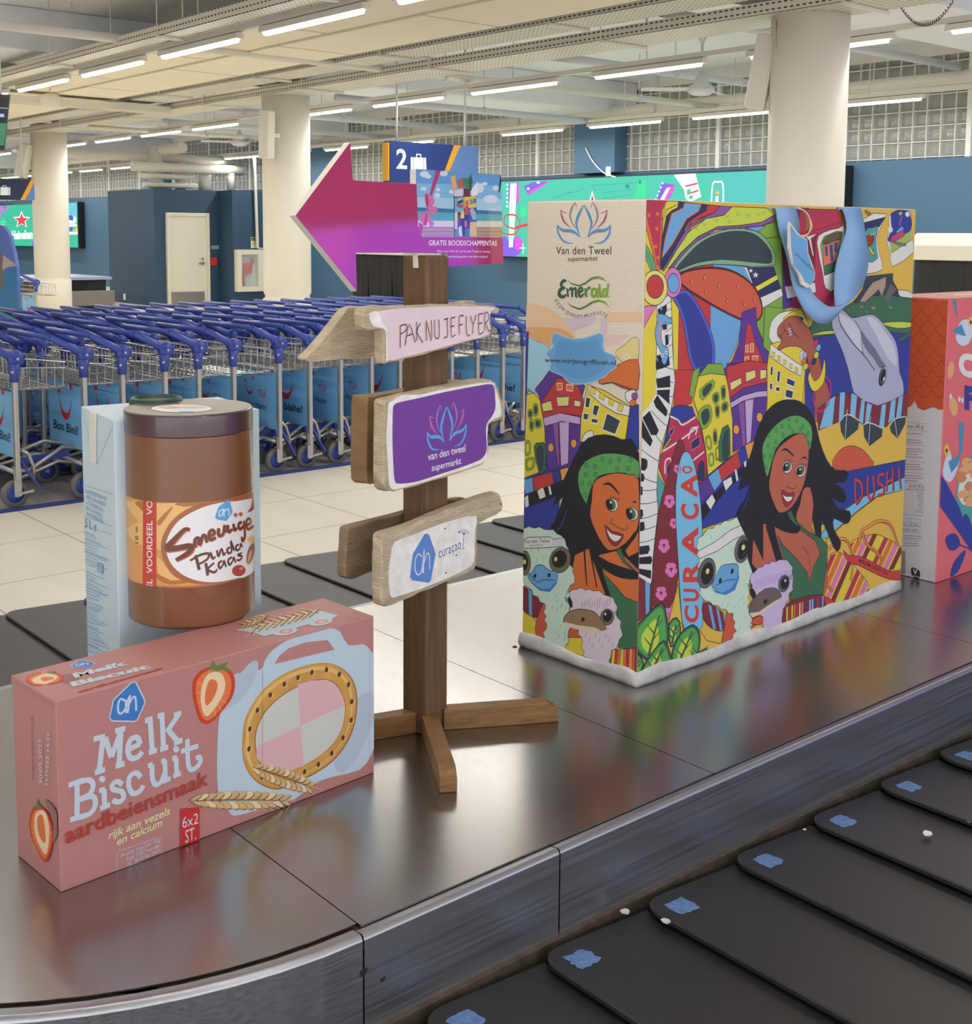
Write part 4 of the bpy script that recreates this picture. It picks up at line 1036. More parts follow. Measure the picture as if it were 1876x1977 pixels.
s = board_sheet(BACK).zoom(640, 720, 4.119)
t = plank('driftwood_board', s, [(288, 200), (330, 188), (580, 152), (1100, 62), (1108, 300), (1100, 640), (700, 780), (402, 885), (330, 878), (280, 868), (278, 600), (282, 350)], .045, mat('brown plain board', (150, 118, 80), .7, vary=.2, vscale=10, stretch=(1, 1, 4), bump=.2), 'plain brown board behind the purple sign, a knot drawn on it', 0, 2)
s.base = 40
s.line(M_INK, [(335, 625), (300, 590), (300, 555), (325, 538), (360, 548), (368, 575), (338, 622), (338, 680), (340, 860)], .8)
s.mb.build('knot_mark', None, t, recalc=False)
# 3: blue house mark board
s = board_sheet(FRONT).zoom(640, 720, 4.119)
t = plank('driftwood_sign', s, [(408, 1305), (440, 1275), (520, 1250), (700, 1190), (920, 1092), (1100, 1025), (1300, 958), (1335, 962), (1358, 1015), (1356, 1095), (1260, 1150), (1168, 1198), (1158, 1300), (1150, 1520), (1100, 1580), (900, 1670), (700, 1752), (560, 1812), (460, 1860), (415, 1850), (402, 1800), (400, 1500), (404, 1400)], .028, M_DRIFT, 'lowest driftwood sign with white paint, a blue house mark and the word Curaçao', 0, 2)
s.base = 20
s.poly(M_WPAINT, [(500, 1345), (640, 1290), (800, 1225), (1000, 1160), (1150, 1140), (1140, 1250), (1135, 1400), (1130, 1500), (1070, 1560), (900, 1640), (700, 1720), (540, 1770), (470, 1780), (450, 1600), (470, 1450)], 2)
M_AHB = mat('print house blue', (98, 142, 214), .45)
def house(s, m, mw, pts, letters, w=3.0, edge=None, ew=3):
    if edge is not None: s.poly(edge, pts, 0, edge, ew)
    s.poly(m, pts, 0, m, .6)
    for st in letters: s.line(mw, st, w, 5)
house(s, M_AHB, M_LW, [(735, 1285), (752, 1276), (775, 1290), (826, 1438), (788, 1650), (770, 1668), (640, 1648), (622, 1625), (645, 1440)],
      [[(715, 1462), (690, 1440), (668, 1475), (662, 1560), (685, 1605), (712, 1580), (724, 1500), (728, 1420), (722, 1590)], [(735, 1400), (728, 1590)], [(730, 1520), (755, 1440), (775, 1450), (778, 1560)]], 2.6)
M_CURB = mat('print royal blue', (66, 90, 176), .5)
s.text(M_CURB, 'cura\u00e7ao', (852, 1474), (1030, 1396), (846, 1392), .0, 1.05)
s.line(M_CURB, [(1050, 1295), (1046, 1340), (1046, 1398)], 1.6, 3); s.line(M_CURB, [(1028, 1402), (1062, 1396)], .8, 0)
for a in range(9):
    r_ = math.radians(200+a*18); s.line(M_CURB, [(1050, 1290), (1050+26*math.cos(r_), 1280+38*math.sin(r_)), (1050+44*math.cos(r_), 1292+48*math.sin(r_))], .7, 3)
for x, y in ((900, 1238), (1012, 1266), (990, 1450), (908, 1590), (1345, 1042)): s.ell(M_INK, x, y, 6, 7)
s.mb.build('board_paint', None, t, recalc=False)
s = board_sheet(BACK).zoom(640, 720, 4.119)
plank('driftwood_board', s, [(128, 1245), (180, 1218), (400, 1162), (580, 1115), (800, 1050), (1040, 995), (1066, 1005), (1064, 1035), (1000, 1200), (900, 1400), (640, 1470), (400, 1552), (200, 1625), (150, 1640), (112, 1620), (110, 1500), (122, 1350)], .024, M_DRIFTD, 'dark weathered board with nail stains behind the lowest sign', 0, 2)
# 4: pink arrow with the beach poster
TL = math.radians(2.15)
AN = (BN*math.cos(TL)+V(0, 0, 1)*math.sin(TL)).normalized()
s = Sheet(PC+V(0, 0, 1.6)+BN*.012, BU, AN).zoom(560, 260, 4.264)
AOUT = [(45, 665), (495, 62), (515, 370), (522, 376), (1037, 407), (1037, 282), (1735, 330), (1755, 1060), (1295, 1085), (1290, 975), (1100, 972), (540, 970), (550, 1290)]
P = [s.p3(s.uv(*p), 0) for p in AOUT]
t = thing('arrow_sign', (PC.x, PC.y, 1.56), 'glossy pink arrow sign pointing left with a beach poster, on top of the post', 'arrow sign')
MB().prism([p-AN*.0004 for p in P], -AN*.016).build('foam_board', M_FOAM, t)
s.poly(M_PINK, AOUT)
cs = [mat('poster sky a', (98, 158, 214), .4, coat=1), mat('poster sky b', (132, 184, 226), .4, coat=1), mat('poster sky c', (170, 206, 228), .4, coat=1)]
s.poly(cs[0], [(1037, 284), (1733, 331), (1738, 420), (1040, 400)]); s.poly(cs[1], [(1040, 400), (1738, 420), (1740, 530), (1044, 515)]); s.poly(cs[2], [(1044, 515), (1740, 530), (1742, 632), (1048, 598)])
M_CLOUD = mat('poster cloud', (214, 226, 236), .4, coat=1)
for x, y, a, b in ((1105, 325, 38, 26), (1135, 345, 26, 16), (1098, 445, 26, 15), (1210, 500, 26, 20), (1218, 452, 18, 14), (1560, 440, 34, 40), (1650, 530, 60, 34), (1600, 405, 24, 14), (1330, 470, 24, 18), (1265, 320, 34, 22), (1690, 440, 26, 20)): s.ell(M_CLOUD, x, y, a, b)
s.poly(mat('poster deep sea', (44, 120, 160), .4, coat=1), [(1048, 598), (1742, 630), (1743, 660), (1049, 630)]); s.poly(mat('poster green sea', (84, 170, 180), .4, coat=1), [(1049, 630), (1743, 660), (1744, 712), (1050, 708)])
s.poly(mat('poster sand', (226, 214, 196), .4, coat=1), [(1050, 708), (1744, 712), (1746, 762), (1052, 756)]); M_PWOOD, M_PWOOD2 = mat('poster wood', (190, 152, 116), .4, coat=1), mat('poster wood dark', (120, 88, 66), .4, coat=1)
s.poly(M_PWOOD, [(1052, 756), (1746, 762), (1748, 846), (1085, 842)]); s.line(M_PWOOD2, [(1090, 766), (1400, 768), (1745, 764)], 1, 0); s.line(M_PWOOD2, [(1088, 798), (1745, 800)], 1.2, 0); s.line(M_PWOOD2, [(1100, 828), (1745, 826)], .8, 0)
M_RIB, M_RIBL = mat('poster ribbon', (186, 46, 108), .4, coat=1), mat('poster ribbon light', (220, 110, 170), .4, coat=1)
s.poly(M_RIB, [(1198, 295), (1240, 298), (1165, 510), (1145, 500)]); s.poly(M_RIBL, [(1105, 490), (1138, 484), (1190, 540), (1160, 600), (1125, 610)], 2); s.poly(M_RIB, [(1112, 500), (1130, 495), (1140, 560), (1122, 600)], 2)
s.poly(M_RIBL, [(1130, 605), (1205, 590), (1200, 658), (1150, 640)], 2); s.poly(M_RIBL, [(1120, 620), (1060, 680), (1075, 715), (1110, 750), (1130, 660)], 2); s.poly(M_RIB, [(1120, 640), (1095, 745), (1120, 750), (1135, 690)]); s.poly(M_RIBL, [(1135, 640), (1185, 735), (1155, 778), (1125, 690)])
s.poly(M_RIB, [(1060, 720), (1095, 745), (1080, 840), (1054, 840)])
for i in range(14):
    x = 1260+i*34; s.line(mat('poster palm', (72, 110, 120), .4), [(x, 298+i*2), (x+6, 325+i*2+(i*7) % 22)], .9, 0)
s.poly(M_INK, [(1728, 335), (1735, 331), (1738, 400), (1722, 480), (1714, 470)])
# the little printed bag on the poster
def C(n, c): return mat('mini print '+n, c, .4, coat=1)
s.poly(C('outline', (40, 44, 60)), [(1345, 500), (1532, 500), (1536, 842), (1348, 842)])
mini = [('bread', (232, 176, 92), [(1318, 350), (1360, 330), (1370, 480), (1345, 480)]), ('pack', (196, 90, 60), [(1375, 370), (1420, 360), (1425, 440), (1380, 440)]), ('green', (66, 130, 70), [(1420, 355), (1470, 360), (1465, 440), (1425, 430)]), ('milk', (222, 200, 226), [(1350, 455), (1425, 440), (1420, 510), (1350, 510)]), ('jar', (110, 24, 48), [(1425, 440), (1482, 445), (1478, 510), (1430, 505)]), ('carton', (236, 238, 236), [(1485, 455), (1545, 380), (1545, 500), (1490, 510)]), ('pineapple', (46, 96, 60), [(1468, 380), (1485, 318), (1500, 380), (1492, 460), (1470, 460)]),
        ('sky', (120, 176, 220), [(1352, 520), (1430, 512), (1428, 640), (1354, 640)]), ('yellow leaf', (226, 208, 70), [(1370, 550), (1400, 515), (1415, 520), (1385, 560)]), ('red leaf', (200, 72, 50), [(1365, 570), (1425, 580), (1415, 605), (1372, 590)]), ('dark leaf', (48, 70, 74), [(1372, 552), (1418, 535), (1425, 555), (1380, 572)]), ('yellow top', (236, 196, 60), [(1430, 512), (1530, 505), (1532, 600), (1432, 610)]), ('photo', (214, 96, 80), [(1440, 545), (1465, 540), (1468, 580), (1442, 585)]), ('photo b', (80, 160, 170), [(1478, 535), (1502, 530), (1505, 570), (1480, 575)]), ('photo c', (60, 90, 190), [(1508, 528), (1526, 525), (1528, 560), (1510, 565)]),
        ('house', (206, 70, 60), [(1440, 590), (1465, 585), (1468, 660), (1432, 660)]), ('house y', (232, 210, 80), [(1405, 630), (1430, 625), (1432, 690), (1400, 690)]), ('blue', (58, 70, 170), [(1468, 605), (1530, 600), (1533, 720), (1470, 720)]), ('dolphin', (166, 176, 200), [(1472, 620), (1500, 595), (1530, 640), (1532, 705), (1500, 700)]), ('sand', (232, 190, 72), [(1470, 720), (1534, 716), (1536, 840), (1460, 840)]), ('hair', (30, 28, 30), [(1425, 690), (1455, 680), (1478, 720), (1475, 820), (1418, 800)]), ('face', (206, 110, 72), [(1430, 712), (1452, 705), (1456, 755), (1436, 770)]), ('dress', (60, 120, 78), [(1440, 770), (1475, 770), (1478, 840), (1432, 840)]), ('bird', (206, 226, 204), [(1380, 755), (1412, 750), (1418, 838), (1390, 838)]), ('leaf g', (90, 160, 72), [(1352, 790), (1378, 770), (1388, 840), (1352, 840)]), ('left face', (222, 212, 190), [(1350, 640), (1378, 640), (1376, 780), (1352, 780)]), ('maroon', (130, 44, 54), [(1380, 660), (1402, 640), (1398, 750), (1380, 770)])]
for n_, c_, p_ in mini: s.poly(C(n_, c_), p_, 0, C('outline', (40, 44, 60)), .5)
s.poly(M_PINK, [(1052, 846), (1748, 846), (1754, 1058), (1296, 1082), (1290, 972), (1058, 970)])
s.text(M_LW, 'GRATIS BOODSCHAPPENTAS', (1140, 912), (1702, 914), (1140, 868), .012)
s.text(M_LW, 'Shop voor NAf. 50,- bij Van den Tweel en ontvang', (1210, 968), (1645, 970), (1210, 948)); s.text(M_LW, 'gratis boodschappentas met deze coupon!', (1232, 1012), (1626, 1012), (1232, 992))
s.mb.build('arrow_print', None, t, recalc=False)
# white hook that holds the sign to the post
a = px(803, 490, PC.x-.034)
h = MB().use(M_FOAM); hs = Sheet(PC-PU*.036, PV*-1, PU*-1)
q = [hs.p3(hs.uv(x, y), 0) for x, y in ((780, 488), (806, 487), (808, 517), (800, 517), (799, 492), (780, 492))]
h.prism(q, -PU*.004).build('hook_bracket', None, t)
# ================================================================ biscuit box
M_BOXP = mat('pink biscuit carton', (186, 128, 123), .5, vary=.015, vscale=30)
M_BOXW = mat('biscuit print pale blue white', (190, 206, 220), .5)
M_BAHB, M_WHP = mat('biscuit house blue', (60, 122, 196), .45), mat('biscuit print white', (200, 210, 222), .5)
XA = math.radians(3.75); XU, XV = V(math.cos(XA), math.sin(XA), 0), V(-math.sin(XA), math.cos(XA), 0)
A0 = V(.700, 1.854, DZ); BL, BD, BH = .642, .162, .316
box = thing('biscuit_box', A0+XU*BL/2+XV*BD/2, 'oversized pink biscuit carton lying on the steel deck under the brown jar', 'carton')
def ob(o, u, v, w): return [o, o+u, o+v, o+u+v, o+w, o+u+w, o+v+w, o+u+v+w]
g = MB().use(M_BOXP); vv = ob(A0, XU*BL, XV*BD, V(0, 0, BH)); g.faces(vv, [(0, 2, 3, 1), (4, 5, 7, 6), (0, 1, 5, 4), (1, 3, 7, 5), (3, 2, 6, 7), (2, 0, 4, 6)])
g.build('carton_body', None, box, bevel=.002)
# top flap edge shows as a lip on the left end
MB().obox(A0+XV*BD/2+V(0, 0, BH-.006)-XU*.0012, XU*.0012, XV*(BD/2-.003), V(0, 0, .006)).build('end_flap', mat('pink flap', (178, 122, 118), .5), box)
# ---- long printed side
s = Sheet(A0-XV*.0008, XU, -XV, (.001, .001), (BL-.001, BH-.001))
s.zoom(330, 1140, 3.955)
s.poly(M_BOXW, [(362, 1560), (350, 1300), (360, 1050), (378, 930), (420, 850), (490, 690), (560, 635), (690, 600), (710, 545), (770, 460), (880, 385), (1030, 325), (1200, 288), (1270, 300), (1300, 330), (1355, 420), (1470, 410), (1530, 470), (1565, 560), (1562, 1100), (1530, 1250), (1440, 1370), (1250, 1420), (1100, 1470), (950, 1590), (740, 1660), (620, 1690), (520, 1715), (465, 1715), (430, 1670)], 2)
s.poly(M_BOXP, [(790, 562), (830, 495), (900, 440), (1030, 395), (1195, 378), (1250, 452)], 0)
s.ell(mat('print grey shade', (180, 192, 204), .5), 1400, 1080, 110, 330, 22); s.ell(mat('print grey shade', (180, 192, 204), .5), 560, 700, 60, 190, 30)
# biscuit ring, icing in four quarters
def ring(cx, cy, a, b, rot, e=2.4, n=44):
    c, d = math.cos(rot), math.sin(rot); out = []
    for k in range(n):
        t_ = 2*math.pi*k/n; x = a*math.copysign(abs(math.cos(t_))**(2/e), math.cos(t_)); y = b*math.copysign(abs(math.sin(t_))**(2/e), math.sin(t_)); out.append((cx+x*c-y*d, cy+x*d+y*c))
    return out
RO = math.radians(-52)
M_BIS, M_BISD, M_BISL, M_ICG, M_ICP = mat('biscuit golden', (206, 152, 78), .5, vary=.12, vscale=30), mat('biscuit rim brown', (160, 104, 52), .5), mat('biscuit light', (226, 184, 110), .5), mat('icing cream', (206, 204, 196), .5), mat('icing pink', (222, 176, 180), .5)
BOUT = [(545, 1150), (560, 1000), (620, 870), (720, 740), (850, 645), (1000, 580), (1170, 552), (1290, 585), (1375, 660), (1415, 760), (1422, 900), (1395, 1050), (1330, 1190), (1230, 1310), (1100, 1400), (960, 1470), (830, 1520), (720, 1500), (630, 1440), (570, 1350), (545, 1250)]
BIN = [(645, 1160), (660, 1050), (720, 930), (830, 820), (960, 740), (1080, 695), (1190, 685), (1265, 730), (1310, 810), (1328, 900), (1310, 1030), (1250, 1150), (1150, 1250), (1020, 1330), (900, 1380), (790, 1400), (710, 1350), (665, 1270)]
def grow(P, f, dx=0, dy=0): return [(985+(x-985)*f+dx, 1035+(y-1035)*f+dy) for x, y in P]
s.poly(M_BISD, BOUT, 3); s.poly(M_BIS, grow(BOUT, .985, -4, -5), 3); s.poly(M_BISL, grow(BOUT, .93, -6, -8), 3); s.poly(M_BIS, grow(BOUT, .885), 3); s.poly(M_BISD, grow(BIN, 1.02, -2, -2), 3)
s.poly(M_ICG, BIN, 3)
cx0, cy0 = 988, 1035
s.poly(M_ICP, [(cx0, cy0), (966, 720), (1060, 690), (1190, 680), (1260, 730), (1310, 800), (1325, 880), (1140, 960)])
s.poly(M_ICP, [(cx0, cy0), (860, 1095), (650, 1190), (655, 1280), (720, 1350), (850, 1385), (1015, 1340)])
for x, y in ((970, 665), (1076, 625), (1187, 605), (1285, 640), (1355, 718), (1380, 848), (1375, 990), (1313, 1125), (1227, 1243), (1125, 1328), (1020, 1385), (865, 715), (758, 798), (660, 915), (602, 1058), (595, 1210), (695, 1425)):
    s.ell(M_BISL, x+7, y+6, 16, 22, 15); s.ell(mat('biscuit hole', (84, 50, 28), .6), x, y, 13, 21, 12)
# wheat ears
M_WH, M_WHD, M_WHL = mat('wheat straw', (206, 172, 122), .5), mat('wheat brown', (136, 98, 56), .5), mat('wheat light', (230, 206, 164), .5)
def wheat(s, a, b, wd, n=11):
    dx, dy = (b[0]-a[0])/n, (b[1]-a[1])/n; l = math.hypot(dx, dy); ux, uy = dx/l, dy/l
    s.line(M_WHD, [a, b], 1.6, 0)
    for k in range(n):
        f = math.sin(math.pi*(k+1.2)/(n+1.2))**.5
        for sd in (-1, 1):
            cx_, cy_ = a[0]+dx*k-uy*sd*wd*.34*f, a[1]+dy*k+ux*sd*wd*.34*f
            an = math.degrees(math.atan2(uy, ux))-sd*28+180
            s.ell(M_WHD, cx_+3, cy_+5, l*.86, wd*.26*f, an); s.ell(M_WH if (k+sd) % 3 else M_WHL, cx_, cy_, l*.8, wd*.22*f, an)
            s.line(M_WHL, [(cx_, cy_), (cx_+math.cos(math.radians(an))*l*1.7, cy_+math.sin(math.radians(an))*l*1.7)], .6, 0)
wheat(s, (1060, 1500), (620, 1345), 120); s.line(M_WH, [(1060, 1490), (1150, 1525)], 1.6, 0)
wheat(s, (870, 1600), (130, 1598), 110, 13); s.line(M_WH, [(870, 1600), (950, 1605)], 1.6, 0)
def strawberry(s, pts, core, mid, leaf, sh=None):
    if sh: s.poly(mat('print grey shade', (180, 192, 204), .5) if SBS == 1.0 else mat('print rose shade', (152, 104, 102), .5), sh, 3)
    s.poly(mat('strawberry red', (206, 62, 36), .5), pts, 3)
    c = (sum(p[0] for p in pts)/len(pts), sum(p[1] for p in pts)/len(pts))
    s.poly(mat('strawberry orange', (226, 120, 70), .5), [(c[0]+(x-c[0])*.84, c[1]+(y-c[1])*.88) for x, y in pts], 3)
    s.poly(mat('strawberry flesh', (240, 208, 170), .5), mid, 3); s.poly(mat('strawberry core', (222, 116, 62), .5), core, 3)
    for i in range(14):
        a = 2*math.pi*i/14; s.line(mat('strawberry flesh', (240, 208, 170), .5), [(c[0]+(pts[0][0]-c[0])*0+60*math.cos(a)*SBS, c[1]+95*math.sin(a)*SBS), (c[0]+120*math.cos(a)*SBS, c[1]+180*math.sin(a)*SBS)], .5, 0)
    for lf in leaf: s.poly(mat('strawberry leaf', (96, 128, 60), .5), lf)
SBS = 1.0
strawberry(s, [(250, 600), (200, 640), (168, 700), (168, 800), (190, 900), (220, 990), (265, 1020), (330, 990), (400, 910), (460, 830), (488, 740), (480, 650), (430, 590), (340, 575)], [(300, 680), (345, 690), (355, 740), (320, 830), (270, 880), (258, 820), (270, 740)], [(280, 640), (380, 630), (415, 720), (380, 830), (280, 960), (235, 900), (230, 760)],
           [[(250, 600), (310, 575), (318, 530), (345, 575), (440, 548), (410, 580), (470, 625), (440, 622), (400, 605), (350, 615), (300, 600)]], [(470, 650), (580, 640), (560, 800), (440, 900), (390, 920), (480, 780)])
# 6x2 ST. flag
M_REDF = mat('red pack flag', (196, 46, 40), .5)
s.poly(M_REDF, [(68, 1665), (214, 1655), (214, 1910), (68, 1950)])
s.text(M_WHP, '6x2', (82, 1812), (204, 1775), (82, 1728), .0); s.text(M_WHP, 'ST.', (104, 1925), (186, 1895), (104, 1828), 0)
# left half in the first crop
s.zoom(0, 1140, 3.295)
house(s, M_BAHB, M_WHP, [(838, 590), (860, 588), (915, 700), (915, 720), (870, 820), (855, 828), (715, 824), (702, 810), (725, 700)],
      [[(800, 705), (770, 690), (752, 720), (752, 770), (772, 782), (798, 750), (812, 700), (828, 668)], [(800, 700), (802, 780)], [(828, 665), (812, 780)], [(812, 740), (845, 680), (862, 690), (866, 765)]], 3.4, M_WHP, 5)
def slab(s, m, strokes, w=26, serif=True):
    for st in strokes: brush(s, m, [(x, y, w) for x, y in st] if len(st[0]) == 2 else st, 5 if len(st) > 2 else 0)
# 'Melk' and 'Biscuit' as slab letters drawn stroke by stroke
T = lambda pts: pts
mel = [[(655, 940), (630, 1150)], [(595, 945), (668, 930)], [(602, 1160), (668, 1138)], [(668, 935), (708, 1060)], [(708, 1060), (768, 895)], [(732, 895), (797, 878)], [(768, 890), (757, 1105)], [(735, 1118), (792, 1100)],
       [(822, 1010), (892, 975)], [(892, 980), (872, 935), (830, 950), (812, 1010), (830, 1065), (875, 1060), (905, 1025)], [(955, 822), (968, 1025)], [(922, 830), (970, 815)], [(945, 1032), (998, 1015)],
       [(1030, 795), (1040, 1005)], [(1002, 800), (1045, 790)], [(1018, 1012), (1070, 995)], [(1132, 795), (1060, 900)], [(1105, 795), (1152, 780)], [(1072, 890), (1130, 960)], [(1105, 972), (1160, 952)]]
slab(s, M_WHP, mel, 30)
bis = [[(490, 1215), (490, 1445)], [(435, 1240), (530, 1205)], [(445, 1460), (540, 1430)], [(500, 1222), (560, 1205), (592, 1235), (570, 1295), (500, 1330)], [(510, 1330), (590, 1310), (606, 1365), (570, 1420), (500, 1445)],
       [(662, 1265), (665, 1375)], [(630, 1275), (668, 1262)], [(635, 1388), (700, 1362)], [(778, 1235), (745, 1215), (715, 1235), (720, 1265), (775, 1280), (785, 1320), (755, 1345), (715, 1335)], [(895, 1190), (865, 1160), (825, 1185), (818, 1240), (842, 1290), (885, 1280), (912, 1240)],
       [(968, 1110), (968, 1190), (990, 1235), (1025, 1215), (1045, 1160)], [(940, 1118), (972, 1105)], [(1048, 1080), (1052, 1205)], [(1025, 1090), (1052, 1078)], [(1035, 1215), (1085, 1195)], [(1120, 1065), (1124, 1165)], [(1095, 1072), (1125, 1060)], [(1100, 1182), (1150, 1162)],
       [(1192, 945), (1196, 1095), (1215, 1140), (1255, 1120), (1275, 1085), (1268, 1060), (1245, 1068)], [(1150, 1025), (1262, 988)]]
slab(s, M_WHP, bis, 28)
for x, y in ((650, 1200), (1120, 1010)): s.ell(M_WHP, x, y, 20, 21)
M_BRICK = mat('print brick red', (178, 62, 52), .5)
aa = 'aardbeiensmaak'
s.text(M_BRICK, aa, (415, 1612), (1322, 1232), (408, 1506), .018)
M_CRM = mat('print pale yellow', (226, 224, 160), .5)
s.text(M_CRM, 'rijk aan vezels', (690, 1585), (1078, 1425), (700, 1530), .012); s.text(M_CRM, 'en calcium', (742, 1625), (1028, 1500), (750, 1570), .012)
s.line(M_WHP, [(742, 1780), (745, 1670), (760, 1655), (1015, 1570), (1026, 1580), (1026, 1680)], .7, 0); s.line(M_WHP, [(742, 1780), (1026, 1680)], .7, 0); s.line(M_WHP, [(922, 1605), (922, 1705)], .6, 0)
s.text(M_WHP, 'per pakje (41g)', (768, 1695), (912, 1642), (768, 1672)); s.text(M_WHP, 'kcal 195', (808, 1720), (912, 1680), (808, 1690)); s.text(M_WHP, 'kJ  810', (812, 1748), (912, 1710), (812, 1725)); s.text(M_WHP, 'per 100g', (932, 1630), (1018, 1598), (932, 1605)); s.text(M_WHP, 'kcal 480', (932, 1665), (1015, 1635), (932, 1642)); s.text(M_WHP, 'kJ 2005', (932, 1698), (1015, 1665), (932, 1675))
# seams of the carton
M_SEAM = mat('carton seam line', (170, 110, 112), .6)
s.zoom(330, 1140, 3.955); s.line(M_SEAM, [(698, 600), (696, 1480)], .5, 0); s.line(M_SEAM, [(1515, 190), (1515, 1390)], .5, 0)
s.mb.build('side_print', None, box, recalc=False)
# ---- left end
s = Sheet(A0-XU*.0026, XV*-1, -XU, (-BD+.001, .001), (-.001, BH-.014)); s.zoom(0, 1140, 3.295); s.px = .00085
SBS = .55
strawberry(s, [(205, 1390), (185, 1470), (195, 1560), (230, 1640), (265, 1710), (295, 1726), (325, 1660), (338, 1560), (325, 1470), (290, 1395), (245, 1375)], [(240, 1440), (270, 1430), (285, 1500), (290, 1600), (265, 1590), (240, 1520)], [(225, 1420), (280, 1400), (310, 1480), (310, 1600), (290, 1680), (250, 1620), (220, 1530)], [[(200, 1390), (232, 1360), (236, 1320), (250, 1365), (285, 1390), (240, 1385)]], [(285, 1330), (350, 1390), (370, 1480), (360, 1560), (335, 1600), (335, 1480)])
s.text(M_WHP, '30.05.2025', (272, 1232), (266, 946), (250, 1228)); s.text(M_WHP, 'TLD222 13:27', (302, 1250), (320, 902), (284, 1246)); s.text(M_INK, 'Ten minste houdbaar tot en met', (212, 1210), (205, 800), (203, 1208))
s.mb.build('end_print', None, box, recalc=False)
# ---- top
s = Sheet(A0+V(0, 0, BH+.0006), XU, (0, 0, 1), (.001, .001), (BL-.001, BD-.001)); s.zoom(0, 1140, 3.295); s.px = .0022
SBS = .3
strawberry(s, [(165, 565), (190, 540), (270, 518), (350, 520), (400, 548), (395, 575), (340, 592), (260, 602), (200, 600)], [(260, 555), (320, 550), (345, 560), (280, 580)], [(210, 560), (300, 530), (370, 550), (300, 590), (220, 588)], [[(280, 520), (330, 515), (350, 512), (360, 520), (340, 530)]], [(390, 545), (470, 530), (500, 560), (420, 590)])
house(s, M_BAHB, M_WHP, [(456, 478), (500, 452), (520, 445), (590, 458), (596, 470), (570, 486), (480, 492)], [[(505, 465), (482, 475), (500, 482), (520, 465), (528, 458)], [(520, 478), (545, 462), (560, 466), (556, 474)]], 1.2, M_WHP, 2.4)
for w_, a, b, c, m in (('Melk', (478, 556), (822, 470), (458, 528), M_WHP), ('Biscuit', (462, 612), (962, 494), (440, 584), M_WHP), ('aardbeiensmaak', (498, 652), (1046, 496), (488, 640), M_BRICK)): s.text(m, w_, a, b, c, .05)
s.zoom(330, 1140, 3.955)
s.poly(M_BOXW, [(500, 300), (760, 240), (1140, 155), (1275, 190), (1230, 215), (1110, 240), (830, 320), (710, 350), (640, 325)])
for cx_, cy_ in ((870, 312), (1140, 238)): s.ell(M_BOXW, cx_, cy_, 96, 30, -8); s.ell(mat('print salmon', (226, 142, 132), .5), cx_+8, cy_, 54, 17, -8); s.ell(M_BOXW, cx_+10, cy_, 24, 8, -8)
wheat(s, (640, 285), (1140, 150), 34, 9); wheat(s, (560, 260), (740, 190), 34, 5)
s.mb.build('top_print', None, box, recalc=False)
# ================================================================ peanut butter jar
ZT = DZ+BH
JC = V(1.05, 2.015, 0)
# fit: left and right outline of the jar in the photo give its radius and centre
ja, jb = ray(243, 1000), ray(490, 1000)
th1, th2 = math.atan2(ja.y, ja.x), math.atan2(jb.y, jb.x)
JR = .1205; dist = JR/math.sin((th1-th2)/2); mid_ = (th1+th2)/2
JC = V(dist*math.cos(mid_), dist*math.sin(mid_), 0)
JH = (CAM.z+ray(365, 803).z/ray(365, 803).xy.length*(dist-JR)) - ZT
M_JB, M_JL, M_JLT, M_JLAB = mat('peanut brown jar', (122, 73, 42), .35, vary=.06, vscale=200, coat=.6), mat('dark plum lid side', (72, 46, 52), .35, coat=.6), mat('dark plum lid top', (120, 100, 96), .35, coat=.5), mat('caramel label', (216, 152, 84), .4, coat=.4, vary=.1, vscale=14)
jar = thing('peanut_butter_jar', (JC.x, JC.y, ZT), 'oversized brown peanut butter jar with plum lid standing on the biscuit carton', 'jar')
MB().use(M_JB).lathe([(JR-.004, ZT), (JR, ZT+.004), (JR, ZT+.006), (JR, ZT+JH*.897-.002), (JR, ZT+JH*.897)], JC, seg=72).build('jar_body', None, jar)
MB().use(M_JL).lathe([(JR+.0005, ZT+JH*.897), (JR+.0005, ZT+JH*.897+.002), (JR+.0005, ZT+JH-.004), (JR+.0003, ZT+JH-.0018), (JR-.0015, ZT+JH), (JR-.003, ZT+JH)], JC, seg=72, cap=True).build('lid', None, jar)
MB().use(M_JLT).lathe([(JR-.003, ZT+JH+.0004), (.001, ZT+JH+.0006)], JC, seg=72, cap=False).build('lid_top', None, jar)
class Wrap(Sheet):
    """printing wrapped round the jar: u is the arc angle, v the height"""
    def uv(s, x, y):
        d = ray(s.ox+x/s.sc, s.oy+y/s.sc); a = d.x*d.x+d.y*d.y; c_ = JC.x*d.x+JC.y*d.y; q = JC.x**2+JC.y**2-JR*JR
        D = max(c_*c_-a*q, 0.0); t_ = (c_-math.sqrt(D))/a; p = CAM+d*t_
        return (math.atan2(p.y-JC.y, p.x-JC.x)*JR, p.z)
    def p3(s, q, k=None):
        R = JR+4e-4+s.STEP*(s.k if k is None else k); an = q[0]/JR
        return V(JC.x+R*math.cos(an), JC.y+R*math.sin(an), q[1])
    def raw(s, m, q, lift=True):
        # cut into narrow columns so the print follows the round
        if s.lo is not None: q = clip_poly(q, s.lo, s.hi)
        if len(q) < 3: return
        a, b = min(p[0] for p in q), max(p[0] for p in q); W_ = JR*math.radians(2.5)
        if b-a <= W_: cols = [q]
        else:
            cols = []; k0 = math.floor(a/W_)
            while k0*W_ < b:
                c_ = clip_poly(q, (k0*W_, -9), ((k0+1)*W_, 99)); k0 += 1
                if len(c_) > 2: cols.append(c_)
        lo, s.lo = s.lo, None
        if lift: s.level([q])
        for c_ in cols: Sheet.raw(s, m, c_, False)
        s.lo = lo
